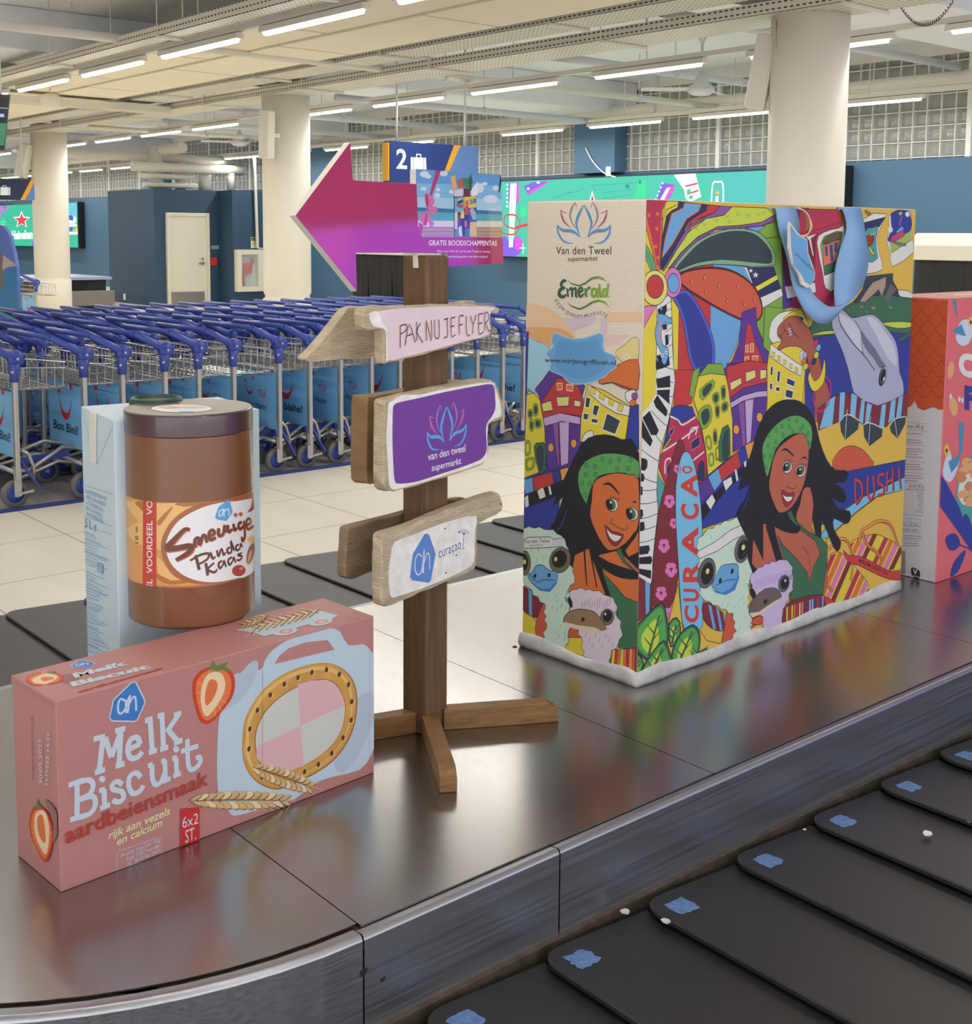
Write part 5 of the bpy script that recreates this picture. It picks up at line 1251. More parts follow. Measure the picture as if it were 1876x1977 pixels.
s = Wrap(JC, (1, 0, 0), (0, -1, 0)).zoom(140, 760, 3.661); s.STEP = 6e-5
s.px = .001
am = math.atan2(-JC.y, -JC.x)
z_hi, z_lo = s.uv(800, 770)[1], s.uv(800, 1372)[1]
s.lo, s.hi = (JR*(am-1.7), z_lo), (JR*(am+1.7), z_hi)
s.raw(M_JLAB, [(JR*(am-1.62), z_lo), (JR*(am+1.62), z_lo), (JR*(am+1.62), z_hi), (JR*(am-1.62), z_hi)])
M_SWL, M_SWD, M_SWB = mat('label caramel light', (232, 182, 112), .4, coat=.4), mat('label caramel dark', (180, 112, 52), .4, coat=.4), mat('label brown', (166, 96, 58), .4, coat=.4)
for pts in ([(385, 720), (440, 760), (470, 900), (460, 1060), (400, 1240), (382, 1240)], [(595, 870), (640, 800), (720, 770), (900, 740), (760, 830), (660, 930), (610, 980)], [(600, 1150), (680, 1240), (820, 1300), (760, 1350), (640, 1320), (600, 1240)]): s.poly(M_SWL, pts, 3)
for pts in ([(440, 770), (500, 760), (500, 830), (470, 800)], [(600, 900), (700, 800), (700, 820), (620, 930)], [(600, 1270), (700, 1320), (820, 1310), (830, 1330), (700, 1350), (600, 1310)], [(385, 1220), (410, 1270), (490, 1340), (490, 1372), (390, 1330)], [(740, 770), (1250, 690), (1280, 720), (900, 790), (800, 800)]): s.poly(M_SWD, pts, 2)
s.poly(M_SWB, [(625, 1080), (650, 980), (720, 880), (840, 800), (1000, 755), (1140, 735), (1290, 745), (1290, 1300), (1140, 1325), (1000, 1345), (850, 1340), (720, 1290), (650, 1190)], 3)
M_OVAL = mat('label white oval', (232, 230, 232), .4, coat=.4)
s.poly(M_OVAL, [(660, 1080), (690, 980), (760, 890), (880, 820), (1000, 780), (1150, 760), (1290, 780), (1290, 1255), (1180, 1300), (1030, 1330), (900, 1325), (780, 1280), (690, 1190)], 3)
s.poly(mat('label voucher red', (196, 62, 48), .4, coat=.4), [(500, 745), (595, 750), (593, 1378), (498, 1372)])
s.text(M_OVAL, 'EL  VOORDEEL  VOORDEEL', (566, 1378), (566, 480), (526, 1374), .01)
M_CHOC, M_CHOL = mat('label chocolate lettering', (104, 50, 32), .4, coat=.5), mat('label rust edge', (190, 100, 66), .4)
SM = [[(826, 960, 22), (790, 960, 26), (720, 1030, 34), (668, 1090, 40), (720, 1092, 36), (830, 1075, 38), (820, 1120, 34), (730, 1175, 22)], [(862, 1085, 26), (865, 1030, 20), (890, 1020, 22), (896, 1068, 20), (920, 1000, 18), (938, 1010, 20), (945, 1050, 18)],
      [(965, 1010, 16), (1000, 985, 18), (985, 960, 18), (962, 985, 20), (970, 1030, 20), (1010, 1015, 16)], [(1028, 950, 20), (1030, 1000, 20), (1060, 990, 18), (1070, 930, 18), (1078, 980, 18)], [(1092, 925, 18), (1098, 975, 18), (1125, 955, 16)], [(1132, 918, 18), (1140, 962, 18), (1158, 945, 14)],
      [(1190, 905, 18), (1168, 920, 18), (1176, 955, 18), (1205, 930, 16), (1205, 900, 16), (1212, 1000, 18), (1195, 1040, 16), (1190, 1010, 14)], [(1222, 930, 14), (1255, 905, 16), (1240, 880, 16), (1222, 905, 16), (1232, 955, 16), (1272, 930, 12)],
      [(830, 1180, 14), (900, 1140, 18), (960, 1130, 18), (950, 1170, 16), (880, 1210, 14)], [(870, 1140, 20), (895, 1245, 22)], [(972, 1120, 18), (990, 1165, 18), (1008, 1150, 12)], [(1018, 1105, 16), (1030, 1150, 16), (1050, 1095, 14), (1066, 1140, 16), (1080, 1120, 12)], [(1112, 1085, 16), (1090, 1100, 16), (1100, 1128, 16), (1122, 1110, 14), (1115, 1040, 14), (1140, 1110, 14)], [(1172, 1065, 16), (1150, 1080, 16), (1158, 1108, 16), (1180, 1090, 14), (1184, 1060, 14), (1198, 1085, 10)],
      [(940, 1195, 20), (955, 1285, 20)], [(1000, 1195, 14), (955, 1240, 16), (1000, 1262, 18), (1020, 1240, 12)], [(1055, 1180, 16), (1030, 1200, 16), (1040, 1235, 16), (1062, 1205, 14), (1068, 1180, 14), (1082, 1225, 14)], [(1125, 1155, 16), (1098, 1175, 16), (1108, 1210, 16), (1130, 1180, 14), (1136, 1155, 14), (1150, 1195, 14)], [(1195, 1125, 12), (1165, 1140, 16), (1195, 1150, 16), (1180, 1175, 16), (1155, 1175, 12)]]
for st in SM[:8]: brush(s, M_CHOL, [(x+5, y+5, w*1.25) for x, y, w in st])
for st in SM: brush(s, M_CHOC, st)
for x, y in ((1150, 858), (1186, 852)): s.ell(M_CHOL, x, y, 15, 15)
house(s, mat('label house blue', (96, 166, 218), .4), M_OVAL, [(1030, 800), (1095, 752), (1108, 758), (1128, 830), (1125, 845), (1085, 900), (1018, 888), (1006, 872)], [[(1055, 822), (1035, 830), (1038, 865), (1058, 850), (1062, 815)], [(1068, 812), (1068, 868)], [(1068, 840), (1088, 815), (1102, 825), (1102, 862)]], 2.2)
s.poly(mat('label star red', (150, 44, 34), .4), [(1230, 840), (1258, 800), (1270, 730), (1285, 790), (1290, 810), (1262, 830)])
s.ell(mat('label nut red', (176, 72, 60), .4, coat=.5), 1172, 1250, 48, 40, -10); s.ell(mat('label nut light', (222, 140, 110), .4), 1190, 1235, 16, 10, -20); s.ell(mat('label shell', (150, 88, 62), .4), 1255, 1130, 24, 78, 14); s.ell(mat('label nut pale', (222, 160, 130), .4), 1248, 1150, 10, 50, 14); s.ell(M_SWL, 1262, 1030, 26, 30)
s.text(M_INK, '18 w', (468, 1058), (462, 935), (444, 1056))
s.mb.build('label', None, jar, recalc=False)
s = Sheet(V(JC.x, JC.y, ZT+JH+.001), (1, 0, 0), (0, 0, 1)).zoom(140, 760, 3.661); s.px = .003
s.ell(M_OVAL, 770, 105, 215, 28); s.ell(mat('lid print rose', (206, 150, 130), .4), 700, 98, 90, 9); s.ell(mat('label house blue', (96, 166, 218), .4), 800, 126, 60, 6); s.ell(mat('lid print pale', (196, 170, 158), .4), 850, 98, 100, 10)
s.mb.build('lid_print', None, jar, recalc=False)
# ================================================================ juice carton
CA = math.radians(-7); CU, CV = V(math.cos(CA), math.sin(CA), 0), V(-math.sin(CA), math.cos(CA), 0)
C0 = V(.951, 2.185, DZ); CW, CD, CH = .292, .22, .70
M_CART = mat('pale blue juice carton', (198, 216, 226), .45)
M_CARTG = mat('carton print blue', (128, 168, 206), .5)
ct = thing('juice_carton', C0+CU*CW/2+CV*CD/2, 'tall pale blue juice carton with green cap standing behind the brown jar', 'carton')
g = MB().use(M_CART); vv = ob(C0, CU*CW, CV*CD, V(0, 0, CH)); g.faces(vv, [(0, 2, 3, 1), (4, 5, 7, 6), (0, 1, 5, 4), (1, 3, 7, 5), (3, 2, 6, 7), (2, 0, 4, 6)]); g.build('carton_body', None, ct, bevel=.002)
cc = C0+CU*.115+CV*.10+V(0, 0, CH)
MB().lathe([(.052, .0), (.052, .022), (.048, .025), (.044, .0255), (.043, .020)], cc, seg=36).build('cap', mat('dark green cap', (38, 62, 50), .45), ct)
s = Sheet(C0-CU*.001, -CV, -CU, (-CD+.002, .002), (-.002, CH-.002)); s.zoom(140, 760, 3.661); s.px = .0011
M_CLN = mat('carton fold line', (132, 156, 178), .6)
s.line(M_CLN, [(62, 100), (132, 370)], .9, 0); s.line(M_CLN, [(298, 195), (170, 500)], .9, 0); s.line(M_CLN, [(55, 640), (290, 712)], .6, 0); s.line(M_CLN, [(50, 855), (285, 940)], .6, 0); s.line(M_CLN, [(48, 920), (285, 1000)], .5, 0)
for y0_, n_ in ((680, 5), ):
    for k, (x0_, x1_) in enumerate(((85, 240), (95, 230), (100, 215), (95, 210), (100, 215))): s.text(M_CARTG, ('VRUCHTENDRANK MET', 'APPEL EN KERSEN', 'UIT CONCENTRAAT', 'MET 12 VITAMINES', 'EN MINERALEN')[k], (x0_, 700+k*40), (x1_, 760+k*40), (x0_, 672+k*40))
s.text(M_CLN, '1,5 L e', (65, 935), (165, 975), (65, 870))
r = random.Random(4)
for k in range(46):
    y = 965+k*18.5
    if 1195 < y < 1240 or y > 1860: continue
    x0_ = 48+r.random()*14; x1_ = 150+r.random()*110
    s.line(M_CARTG, [(x0_, y), (x1_, y+(x1_-x0_)*.42)], .9 if k % 7 else 1.6, 0)
house(s, M_CARTG, M_CART, [(172, 1190), (215, 1205), (215, 1275), (175, 1262)], [[(182, 1215), (182, 1250), (196, 1255), (198, 1215), (208, 1262)]], 1.2)
s.mb.build('side_print', None, ct, recalc=False)
q = [s.p3(s.uv(x, y), 0) for x, y in ((132, 125), (172, 140), (170, 495), (135, 485))]
MB().prism(q, -CU*.004).build('folded_tab', mat('carton tab cream', (226, 222, 212), .5), ct)
# ================================================================ painted shopping bag
def K(n, c): return mat('bag print '+n, c, .62)
KO = K('outline', (34, 32, 44))
KY, KLY, KR, KCR, KOR = K('yellow', (226, 204, 62)), K('pale yellow', (222, 216, 118)), K('red', (194, 60, 62)), K('crimson', (182, 52, 82)), K('orange', (222, 116, 56))
KNV, KBL, KSK, KPU, KLI = K('navy', (44, 50, 92)), K('deep blue', (50, 62, 150)), K('sky', (110, 166, 216)), K('purple', (92, 56, 144)), K('lime', (196, 212, 74))
KMV, KGR, KDG, KPG, KDK = K('mauve', (142, 84, 160)), K('grass green', (128, 170, 68)), K('dark green', (62, 108, 78)), K('pale green', (132, 174, 138)), K('slate', (54, 66, 74))
KPK, KWH, KBK, KSK2, KTER = K('pink', (222, 122, 184)), K('white', (226, 224, 220)), K('black', (30, 29, 34)), K('pool blue', (122, 190, 226)), K('terracotta', (206, 92, 66))
KMR, KSA, KLV, KTE, KPB = K('maroon', (126, 44, 54)), K('sand', (224, 184, 78)), K('lavender', (196, 168, 214)), K('teal', (84, 160, 160)), K('pale blue', (160, 206, 226))
KSKIN, KSKL, KGB, KHAND = K('brown skin', (190, 102, 78)), K('orange skin', (214, 112, 60)), K('band green', (92, 164, 88)), K('hand brown', (170, 92, 74))
KCL = K('cream cotton', (226, 214, 194))
GA = math.radians(1.9); GU, GV = V(math.cos(GA), math.sin(GA), 0), V(-math.sin(GA), math.cos(GA), 0)
G0 = V(2.079, 1.881, DZ); GL, GD, GH = 1.20, .382, 1.134
bag = thing('shopping_bag', G0+GU*GL/2+GV*GD/2, 'giant painted cotton shopping bag standing on the steel deck', 'shopping bag')
M_COT = mat('cream cotton cloth', (226, 214, 194), .85, bump=.25, bscale=240)
g = MB().use(M_COT)
vv = ob(G0+V(0, 0, .03), GU*GL, GV*GD, V(0, 0, GH-.03)); g.faces(vv, [(0, 2, 3, 1), (4, 5, 7, 6), (0, 1, 5, 4), (1, 3, 7, 5), (3, 2, 6, 7), (2, 0, 4, 6)])
g.build('bag_body', None, bag, bevel=.004)
# crumpled white hem turned out at the foot
M_HEM = mat('soiled white hem', (206, 202, 198), .85, vary=.2, vscale=18, bump=.4, bscale=30)
g = MB().use(M_HEM); r = random.Random(11); rows_ = []
base = []
for a, b, n in ((G0, G0+GU*GL, 40), (G0+GU*GL, G0+GU*GL+GV*GD, 12), (G0+GU*GL+GV*GD, G0+GV*GD, 40), (G0+GV*GD, G0, 14)):
    for k in range(n): base.append(a+(b-a)*(k/n))
cen = G0+GU*GL/2+GV*GD/2; N = len(base)
for off, z in ((.0012, .036), (.004, .033), (.006, .024), (.007, .010), (.004, .0005), (-.02, .0004)):
    rows_.append([])
    for k, p in enumerate(base):
        d = p-cen; o = V(math.copysign(1, d.dot(GU)) if abs(abs(d.dot(GU))-GL/2) < .005 else 0, math.copysign(1, d.dot(GV)) if abs(abs(d.dot(GV))-GD/2) < .005 else 0, 0)
        w_ = off*(1+.35*math.sin(k*.9)+r.uniform(-.2, .2)) if off > 0 and z < .034 else off
        zz = z*(1+.18*math.sin(k*.55+off*50)) if .001 < z else z
        rows_[-1].append(g.bm.verts.new(p+GU*o.x*w_+GV*o.y*w_+V(0, 0, zz)))
for A, B in zip(rows_, rows_[1:]):
    for k in range(N):
        f = g.bm.faces.new((A[k], A[(k+1) % N], B[(k+1) % N], B[k])); f.smooth = True
g.build('hem', None, bag)
# ---------------- wide painted side
s = Sheet(G0-GV*.0006, GU, -GV, (0.0, .031), (GL, GH-.002)); s.px = .00118
OW = 1.5
def F(n):
    {1: lambda: s.zoom(1220, 380, 5.203), 2: lambda: s.zoom(1480, 380, 5.203), 3: lambda: s.zoom(1220, 720, 3.293), 4: lambda: s.zoom(1420, 700, 3.661)}[n]()
def P_(m, pts, sm=2, w=OW): s.poly(m, pts, sm, KO, w)
def Q_(m, pts, sm=0): s.poly(m, pts, sm)
F(1)
Q_(KSA, [(-200, -100), (3200, -100), (3200, 5200), (-200, 5200)])
Q_(KY, [(20, 20), (480, 20), (480, 1977), (0, 1977)])
P_(KR, [(440, 660), (820, 680), (785, 1200), (770, 1977), (430, 1977)], 0)
P_(KGR, [(1180, 280), (1520, 250), (1560, 1977), (1240, 1977), (1240, 1100), (1150, 700)], 0)
P_(KSK, [(815, 672), (1160, 700), (1280, 1100), (1100, 1250), (1060, 1480), (920, 1760), (780, 1800), (785, 1100)], 0)
P_(KGR, [(1080, 330), (1300, 290), (1470, 240), (1480, 400), (1320, 420)], 0)
P_(KSK, [(1130, 310), (1340, 290), (1260, 350)], 0)
# radiating leaves
P_(KY, [(340, 40), (470, 46), (430, 90), (345, 130), (310, 240), (300, 420), (280, 700), (290, 300)], 0)
P_(KOR, [(112, 20), (352, 45), (300, 140), (302, 350), (275, 735), (238, 738), (205, 560), (112, 210)], 0)
Q_(KCR, [(128, 20), (342, 45), (292, 150), (286, 380), (268, 690), (248, 690), (222, 520), (165, 280), (128, 150)])
for x, y in ((168, 185), (256, 172), (248, 320), (235, 498), (258, 610)): s.ell(KOR, x, y, 16, 20)
P_(KPG, [(100, 440), (165, 520), (218, 640), (240, 745), (190, 742), (150, 650), (100, 580)], 2); s.poly(K('leaf green', (86, 160, 108)), [(100, 460), (160, 540), (205, 640), (228, 735), (198, 735), (158, 640), (100, 560)], 2)
P_(KNV, [(466, 46), (755, 80), (745, 135), (640, 190), (560, 250), (520, 360), (430, 560), (330, 710), (285, 735), (282, 640), (300, 420), (345, 190), (395, 140), (455, 110)], 0)
Q_(KOR, [(526, 58), (696, 74), (668, 148), (548, 222), (484, 338), (404, 478), (296, 622), (326, 430), (394, 168), (510, 110)]); Q_(KSK, [(532, 62), (690, 80), (660, 140), (540, 212), (476, 330), (396, 470), (308, 600), (334, 434), (402, 176), (518, 116)])
P_(KR, [(755, 80), (885, 92), (820, 160), (690, 212), (600, 250), (540, 340), (560, 260), (640, 195), (745, 135)], 0)
P_(KMV, [(880, 92), (1005, 98), (920, 185), (740, 218), (600, 300), (500, 460), (400, 600), (315, 748), (298, 740), (400, 570), (500, 390), (590, 272), (720, 205), (820, 160)], 0)
P_(KLI, [(1005, 98), (1345, 112), (1432, 180), (1300, 255), (1100, 285), (860, 300), (660, 400), (490, 560), (372, 712), (338, 712), (430, 560), (560, 360), (740, 218), (920, 185)], 0)
for x, y in ((530, 430), (645, 315), (725, 275), (845, 245), (955, 195), (1060, 180), (1165, 185), (1268, 180), (1325, 165), (975, 255)):
    s.line(KMV, [(x-16, y-18), (x, y+14), (x+16, y-20)], 1.4, 0)
P_(KMV, [(1432, 180), (1442, 232), (1300, 292), (1060, 312), (840, 330), (660, 440), (510, 580), (400, 715), (368, 722), (490, 565), (660, 405), (860, 300), (1100, 285), (1300, 255)], 0)
P_(KPG, [(410, 715), (520, 570), (660, 440), (860, 345), (1050, 315), (1230, 340), (1335, 410), (1420, 540), (1442, 640), (1412, 700), (1300, 712), (1100, 692), (800, 678), (600, 712), (470, 760)], 2)
P_(KDK, [(425, 742), (560, 580), (700, 452), (880, 370), (1050, 345), (1200, 365), (1300, 430), (1385, 540), (1402, 630), (1370, 668), (1200, 655), (900, 628), (650, 662), (500, 722)], 2)
# flag snapshot
P_(KWH, [(1125, 706), (1428, 690), (1515, 992), (1312, 1118), (1250, 1000)], 0)
P_(KNV, [(1150, 712), (1422, 700), (1492, 920), (1262, 1022), (1205, 860)], 0); Q_(K('flag yellow', (232, 216, 60)), [(1222, 915), (1450, 785), (1462, 828), (1246, 952)])
for x, y, R in ((1190, 742, 26), (1238, 785, 34)): s.poly(KWH, star(x, y, R, R*.4))
# tree trunk of piano keys, lizard
P_(KWH, [(245, 1090), (320, 1010), (385, 985), (400, 1150), (405, 1500), (420, 1740), (412, 1977), (235, 1977), (240, 1700), (248, 1400)], 0)
for y0 in (1060, 1130, 1220, 1330, 1400, 1500, 1620): s.line(KO, [(330, y0+30), (400, y0-20)], 1.2, 0)
for k in ([(255, 1130), (345, 1080), (350, 1130), (330, 1190), (265, 1200)], [(300, 1290), (345, 1270), (350, 1330), (310, 1340)], [(240, 1600), (330, 1560), (370, 1600), (378, 1690), (240, 1760)], [(330, 1390), (370, 1380), (365, 1480), (335, 1500)]): Q_(KBK, k)
P_(KSK, [(255, 1180), (290, 1175), (340, 1190), (380, 1220), (408, 1210), (402, 1150), (388, 1135), (420, 1140), (432, 1200), (415, 1262), (370, 1275), (330, 1262), (300, 1300), (290, 1400), (310, 1490), (350, 1510), (368, 1570), (350, 1650), (325, 1690), (295, 1650), (290, 1560), (250, 1480), (232, 1400), (235, 1320), (258, 1240)], 2)
Q_(K('lizard stripe', (222, 140, 130)), [(300, 1245), (285, 1310), (280, 1400), (295, 1490), (272, 1450), (266, 1360), (275, 1290)], 2)
for x, y in ((300, 1590), (342, 1560)): s.ell(KWH, x, y, 15, 22); s.ell(KBK, x, y+4, 6, 9); s.line(K('lizard stripe', (222, 140, 130)), [(x-14, y-14), (x+14, y-16)], 1.5, 0)
for x, y, dx in ((285, 1130, 12), (345, 1290, 14), (360, 1420, 14), (258, 1650, -10)):
    for a in (-1, 0, 1): s.line(KSK, [(x, y), (x+dx+a*6, y-20+a*22)], 2.6, 0)
P_(KPK, [(250, 1095), (180, 1200), (75, 1400), (80, 1150), (140, 1095)], 0); Q_(K('rose', (196, 62, 130)), [(130, 1250), (75, 1390), (78, 1330)])
# dark blue and red leaves
P_(KY, [(392, 1010), (470, 1130), (455, 1977), (412, 1977), (418, 1740), (402, 1300)], 0)
P_(K('periwinkle', (82, 98, 194)), [(400, 1015), (500, 935), (580, 960), (670, 1090), (770, 1290), (828, 1500), (822, 1700), (765, 1812), (690, 1812), (610, 1720), (558, 1560), (520, 1300), (450, 1090)], 2)
Q_(KBL, [(440, 1010), (520, 965), (580, 1000), (660, 1120), (750, 1310), (802, 1500), (798, 1680), (745, 1785), (690, 1780), (630, 1700), (585, 1560), (545, 1300), (480, 1090)], 2)
s.poly(KTER, [(475, 780), (620, 728), (800, 712), (970, 735), (1120, 810), (1235, 920), (1295, 1060), (1302, 1170), (1255, 1242), (1150, 1250), (1000, 1190), (820, 1095), (650, 990), (500, 885)], 2, K('leaf maroon', (80, 34, 42)), 5)
for x, y in ((590, 845), (720, 810), (865, 890), (1055, 900), (732, 955), (950, 1048), (1122, 1080), (1222, 1040)): s.line(KO, [(x+10, y-22), (x-12, y), (x+4, y+22)], 1.6, 3); s.line(K('leaf glint', (236, 180, 160)), [(x+12, y-16), (x, y), (x+10, y+16)], 1.2, 3)
s.ell(KPK, 408, 862, 88, 152, 0, KO, OW); s.ell(KSK, 412, 868, 58, 100, 0, KO, OW)
s.ell(KLY, 224, 914, 128, 178, 0, KO, OW); s.ell(KR, 228, 902, 86, 118, 0, KO, OW)
# houses behind
P_(KPU, [(1100, 1158), (1242, 1108), (1252, 1300), (1330, 1480), (1395, 1570), (1400, 1977), (930, 1977), (905, 1745), (1000, 1650), (1070, 1480)], 0)
P_(KR, [(1150, 1285), (1192, 1275), (1225, 1440), (1300, 1620), (1352, 1720), (1365, 1977), (960, 1977), (945, 1870), (1050, 1740), (1110, 1650), (1130, 1450)], 0)
def win(pts, m=KLY, fr=KWH, w=2.2): s.poly(m, pts, 0, fr, w)
for p in ([(1138, 1490), (1160, 1488), (1165, 1560), (1140, 1562)], [(1184, 1476), (1215, 1474), (1216, 1558), (1184, 1560)], [(1128, 1610), (1168, 1605), (1172, 1680), (1132, 1690)], [(1206, 1600), (1262, 1598), (1256, 1668), (1204, 1666)]): win(p, KOR)
for p in ([(985, 1855), (1080, 1810), (1088, 1900), (988, 1965)], [(1128, 1768), (1222, 1740), (1228, 1830), (1140, 1862)], [(1278, 1745), (1335, 1740), (1338, 1830), (1282, 1838)]): win(p, KLY, KPU, 4)
P_(KY, [(1390, 1480), (1560, 1420), (1800, 1500), (1660, 1977), (1350, 1977), (1370, 1700)], 0)
P_(KWH, [(1390, 1500), (1480, 1560), (1600, 1660), (1690, 1720), (1680, 1790), (1560, 1720), (1460, 1650), (1380, 1590)], 0)
for i in range(5): win([(1400+i*66, 1548+i*44), (1435+i*66, 1562+i*44), (1430+i*66, 1600+i*44), (1398+i*66, 1590+i*44)], KY, KO, 1.2)
for p in ([(1388, 1700), (1420, 1710), (1412, 1800), (1382, 1795)], [(1450, 1752), (1488, 1765), (1478, 1868), (1446, 1858)], [(1376, 1868), (1410, 1870), (1405, 1945), (1374, 1942)], [(1440, 1905), (1484, 1908), (1480, 1960), (1436, 1955)]): win(p, KNV, KWH, 3)
# lower left quarter -------------------------------------------------
F(3)
P_(KBL, [(420, 600), (780, 480), (780, 700), (700, 900), (420, 1000), (420, 820)], 0)
P_(KR, [(270, -20), (390, -20), (380, 190), (300, 230), (260, 300)], 0)
P_(KGR, [(385, -10), (430, -40), (400, 170), (360, 140)], 0); P_(KGR, [(480, -60), (570, -60), (590, 20), (500, 10), (415, 30)], 0)
P_(KPU, [(600, -60), (860, -60), (850, 200), (830, 360), (640, 500), (620, 300), (590, 120)], 0)
P_(KR, [(600, -40), (740, -80), (870, -60), (860, 60), (800, 70), (700, 100), (622, 160), (600, 60)], 0)
for p in ([(620, 60), (690, 28), (694, 70), (628, 115)], [(720, -5), (780, -22), (784, 30), (722, 60)], [(812, -20), (852, -22), (850, 32), (812, 42)]): win(p, KLY, KPU, 3)
P_(KLV, [(620, 190), (700, 145), (790, 118), (856, 112), (856, 150), (790, 155), (700, 180), (625, 225)], 0)
P_(KPU, [(625, 225), (700, 182), (790, 155), (856, 150), (840, 330), (760, 440), (640, 505)], 0); P_(KMV, [(672, 200), (712, 180), (722, 450), (700, 470)], 0); P_(KLV, [(715, 178), (770, 165), (752, 432), (725, 452)], 0)
for x, y in ((660, 360), (808, 282)): s.ell(K('lamp orange', (228, 160, 70)), x, y, 19, 30, 0, KO, 1.2)
P_(KY, [(420, 20), (500, 2), (592, 14), (612, 110), (636, 300), (636, 520), (480, 650), (468, 500), (430, 300), (388, 170)], 0)
for p in ([(425, 110), (510, 42), (520, 88), (445, 175)], [(420, 240), (480, 200), (505, 235), (500, 310), (450, 360), (428, 320)], [(505, 140), (548, 122), (550, 180), (518, 195)], [(562, 90), (590, 84), (592, 160), (568, 170)], [(525, 205), (555, 210), (550, 285), (528, 275)], [(566, 195), (606, 182), (605, 235), (570, 250)], [(462, 410), (495, 402), (505, 480), (476, 482)], [(512, 372), (534, 360), (540, 445), (516, 450)], [(482, 520), (514, 510), (518, 580), (488, 592)], [(528, 480), (556, 466), (558, 540), (532, 556)]): s.poly(KGR, p, 2, KO, 1); s.poly(KDK if p[0][1] < 400 else KY, [(sum(q[0] for q in p)/len(p)+(a-sum(q[0] for q in p)/len(p))*.6, sum(q[1] for q in p)/len(p)+(b-sum(q[1] for q in p)/len(p))*.66) for a, b in p], 2, KO, .8)
P_(KDG, [(550, 560), (548, 440), (570, 350), (606, 328), (620, 360), (622, 520), (585, 570)], 0); P_(KDK, [(575, 550), (572, 450), (586, 380), (606, 360), (612, 500), (600, 560)], 0)
# curved street of piano keys at the left
P_(KWH, [(30, 280), (110, 200), (150, 100), (155, -20), (265, -20), (262, 140), (225, 330), (180, 480), (160, 650), (165, 850), (150, 1000), (130, 1200), (120, 1345), (20, 1280)], 2)
for a, b in (((150, 30), (262, 60)), ((150, 130), (258, 150)), ((140, 190), (242, 270)), ((120, 240), (225, 340)), ((85, 300), (200, 460)), ((30, 460), (165, 560)), ((28, 640), (160, 700)), ((30, 740), (158, 740)), ((30, 830), (162, 815)), ((30, 930), (168, 890)), ((28, 1000), (158, 970)), ((25, 1080), (148, 1050)), ((22, 1190), (130, 1170))): s.line(KO, [a, ((a[0]+b[0])/2, (a[1]+b[1])/2+8), b], 1.4, 3)
for k in ([(150, 40), (240, 15), (242, 90), (160, 96)], [(155, 110), (240, 105), (235, 150), (238, 200), (160, 130)], [(135, 180), (160, 140), (225, 240), (215, 280), (150, 220)], [(65, 285), (110, 240), (168, 365), (155, 395), (120, 395)], [(35, 380), (60, 290), (130, 430), (115, 470)], [(30, 535), (85, 545), (98, 560), (95, 600), (80, 622), (32, 612)], [(30, 630), (70, 640), (80, 665), (72, 690), (30, 690)], [(28, 720), (65, 722), (66, 775), (28, 782)], [(28, 865), (66, 868), (70, 905), (58, 925), (28, 930)], [(26, 955), (75, 945), (80, 990), (68, 1005), (26, 1010)], [(24, 1105), (105, 1095), (112, 1120), (100, 1150), (22, 1160)], [(22, 1175), (118, 1165), (128, 1190), (118, 1215), (22, 1215)], [(20, 1240), (120, 1255), (118, 1310), (20, 1265)]): Q_(KBK, k)
Q_(KY, [(20, -30), (152, -30), (150, 130), (100, 220), (40, 275), (10, 270)])
# crimson church and surf boards
P_(KBL, [(250, 220), (300, 205), (380, 215), (400, 270), (300, 320), (200, 470), (190, 500)], 0)
P_(KCR, [(240, 270), (300, 320), (400, 270), (430, 330), (470, 520), (470, 690), (340, 720), (205, 700), (168, 600), (180, 520), (250, 420), (225, 380)], 0)
for st in ([(240, 275), (290, 300), (320, 330), (400, 280)], [(190, 500), (300, 430), (420, 340)], [(205, 640), (210, 560), (240, 545), (250, 600)], [(355, 420), (375, 355), (410, 350), (400, 395)], [(380, 560), (455, 500)]): s.line(KWH, st, 3.6, 3)
for p in ([(232, 370), (262, 340), (258, 380), (240, 405)], [(370, 440), (425, 400), (428, 460), (376, 492)], [(215, 600), (240, 570), (240, 690), (220, 695)]): win(p, KNV, KPK, 2.2)
P_(KNV, [(410, 680), (415, 600), (435, 555), (455, 570), (460, 690)], 0)
P_(KTE, [(160, 640), (205, 720), (190, 840), (165, 880), (155, 760)], 0)
# colour steps by the sea wall
P_(KPU, [(412, 720), (480, 660), (520, 750), (432, 830)], 0); P_(KSK, [(480, 660), (545, 605), (568, 690), (520, 752)], 0); P_(KR, [(545, 605), (668, 500), (690, 590), (568, 690)], 0); P_(KBL, [(668, 500), (715, 460), (735, 550), (690, 592)], 0); P_(K('lamp orange', (228, 160, 70)), [(715, 460), (775, 430), (760, 520), (735, 550)], 0)
P_(KBK, [(430, 855), (690, 610), (760, 540), (750, 610), (600, 740), (500, 860), (440, 945)], 0)
for p in ([(466, 820), (505, 770), (526, 812), (496, 868)], [(574, 690), (628, 660), (634, 700), (592, 748)], [(648, 616), (660, 612), (672, 680), (660, 690)], [(706, 570), (722, 556), (722, 590), (712, 600)]): Q_(KWH, p)
P_(KMR, [(300, 420), (322, 440), (330, 500), (318, 640), (295, 900), (290, 1300), (240, 1490), (130, 1480), (125, 1300), (160, 920), (205, 720), (268, 480)], 2)
def hib(x, y, R):
    for k in range(5):
        a = 2*math.pi*k/5+.3; s.ell(KPK, x+R*.55*math.cos(a), y+R*.8*math.sin(a), R*.42, R*.5, math.degrees(a))
    s.ell(KMR, x, y, 4, 5)
for x, y, R in ((235, 815, 36), (200, 1098, 38), (245, 1250, 40), (182, 1400, 38), (285, 610, 24), (228, 1530, 34), (262, 955, 28)): hib(x, y, R)
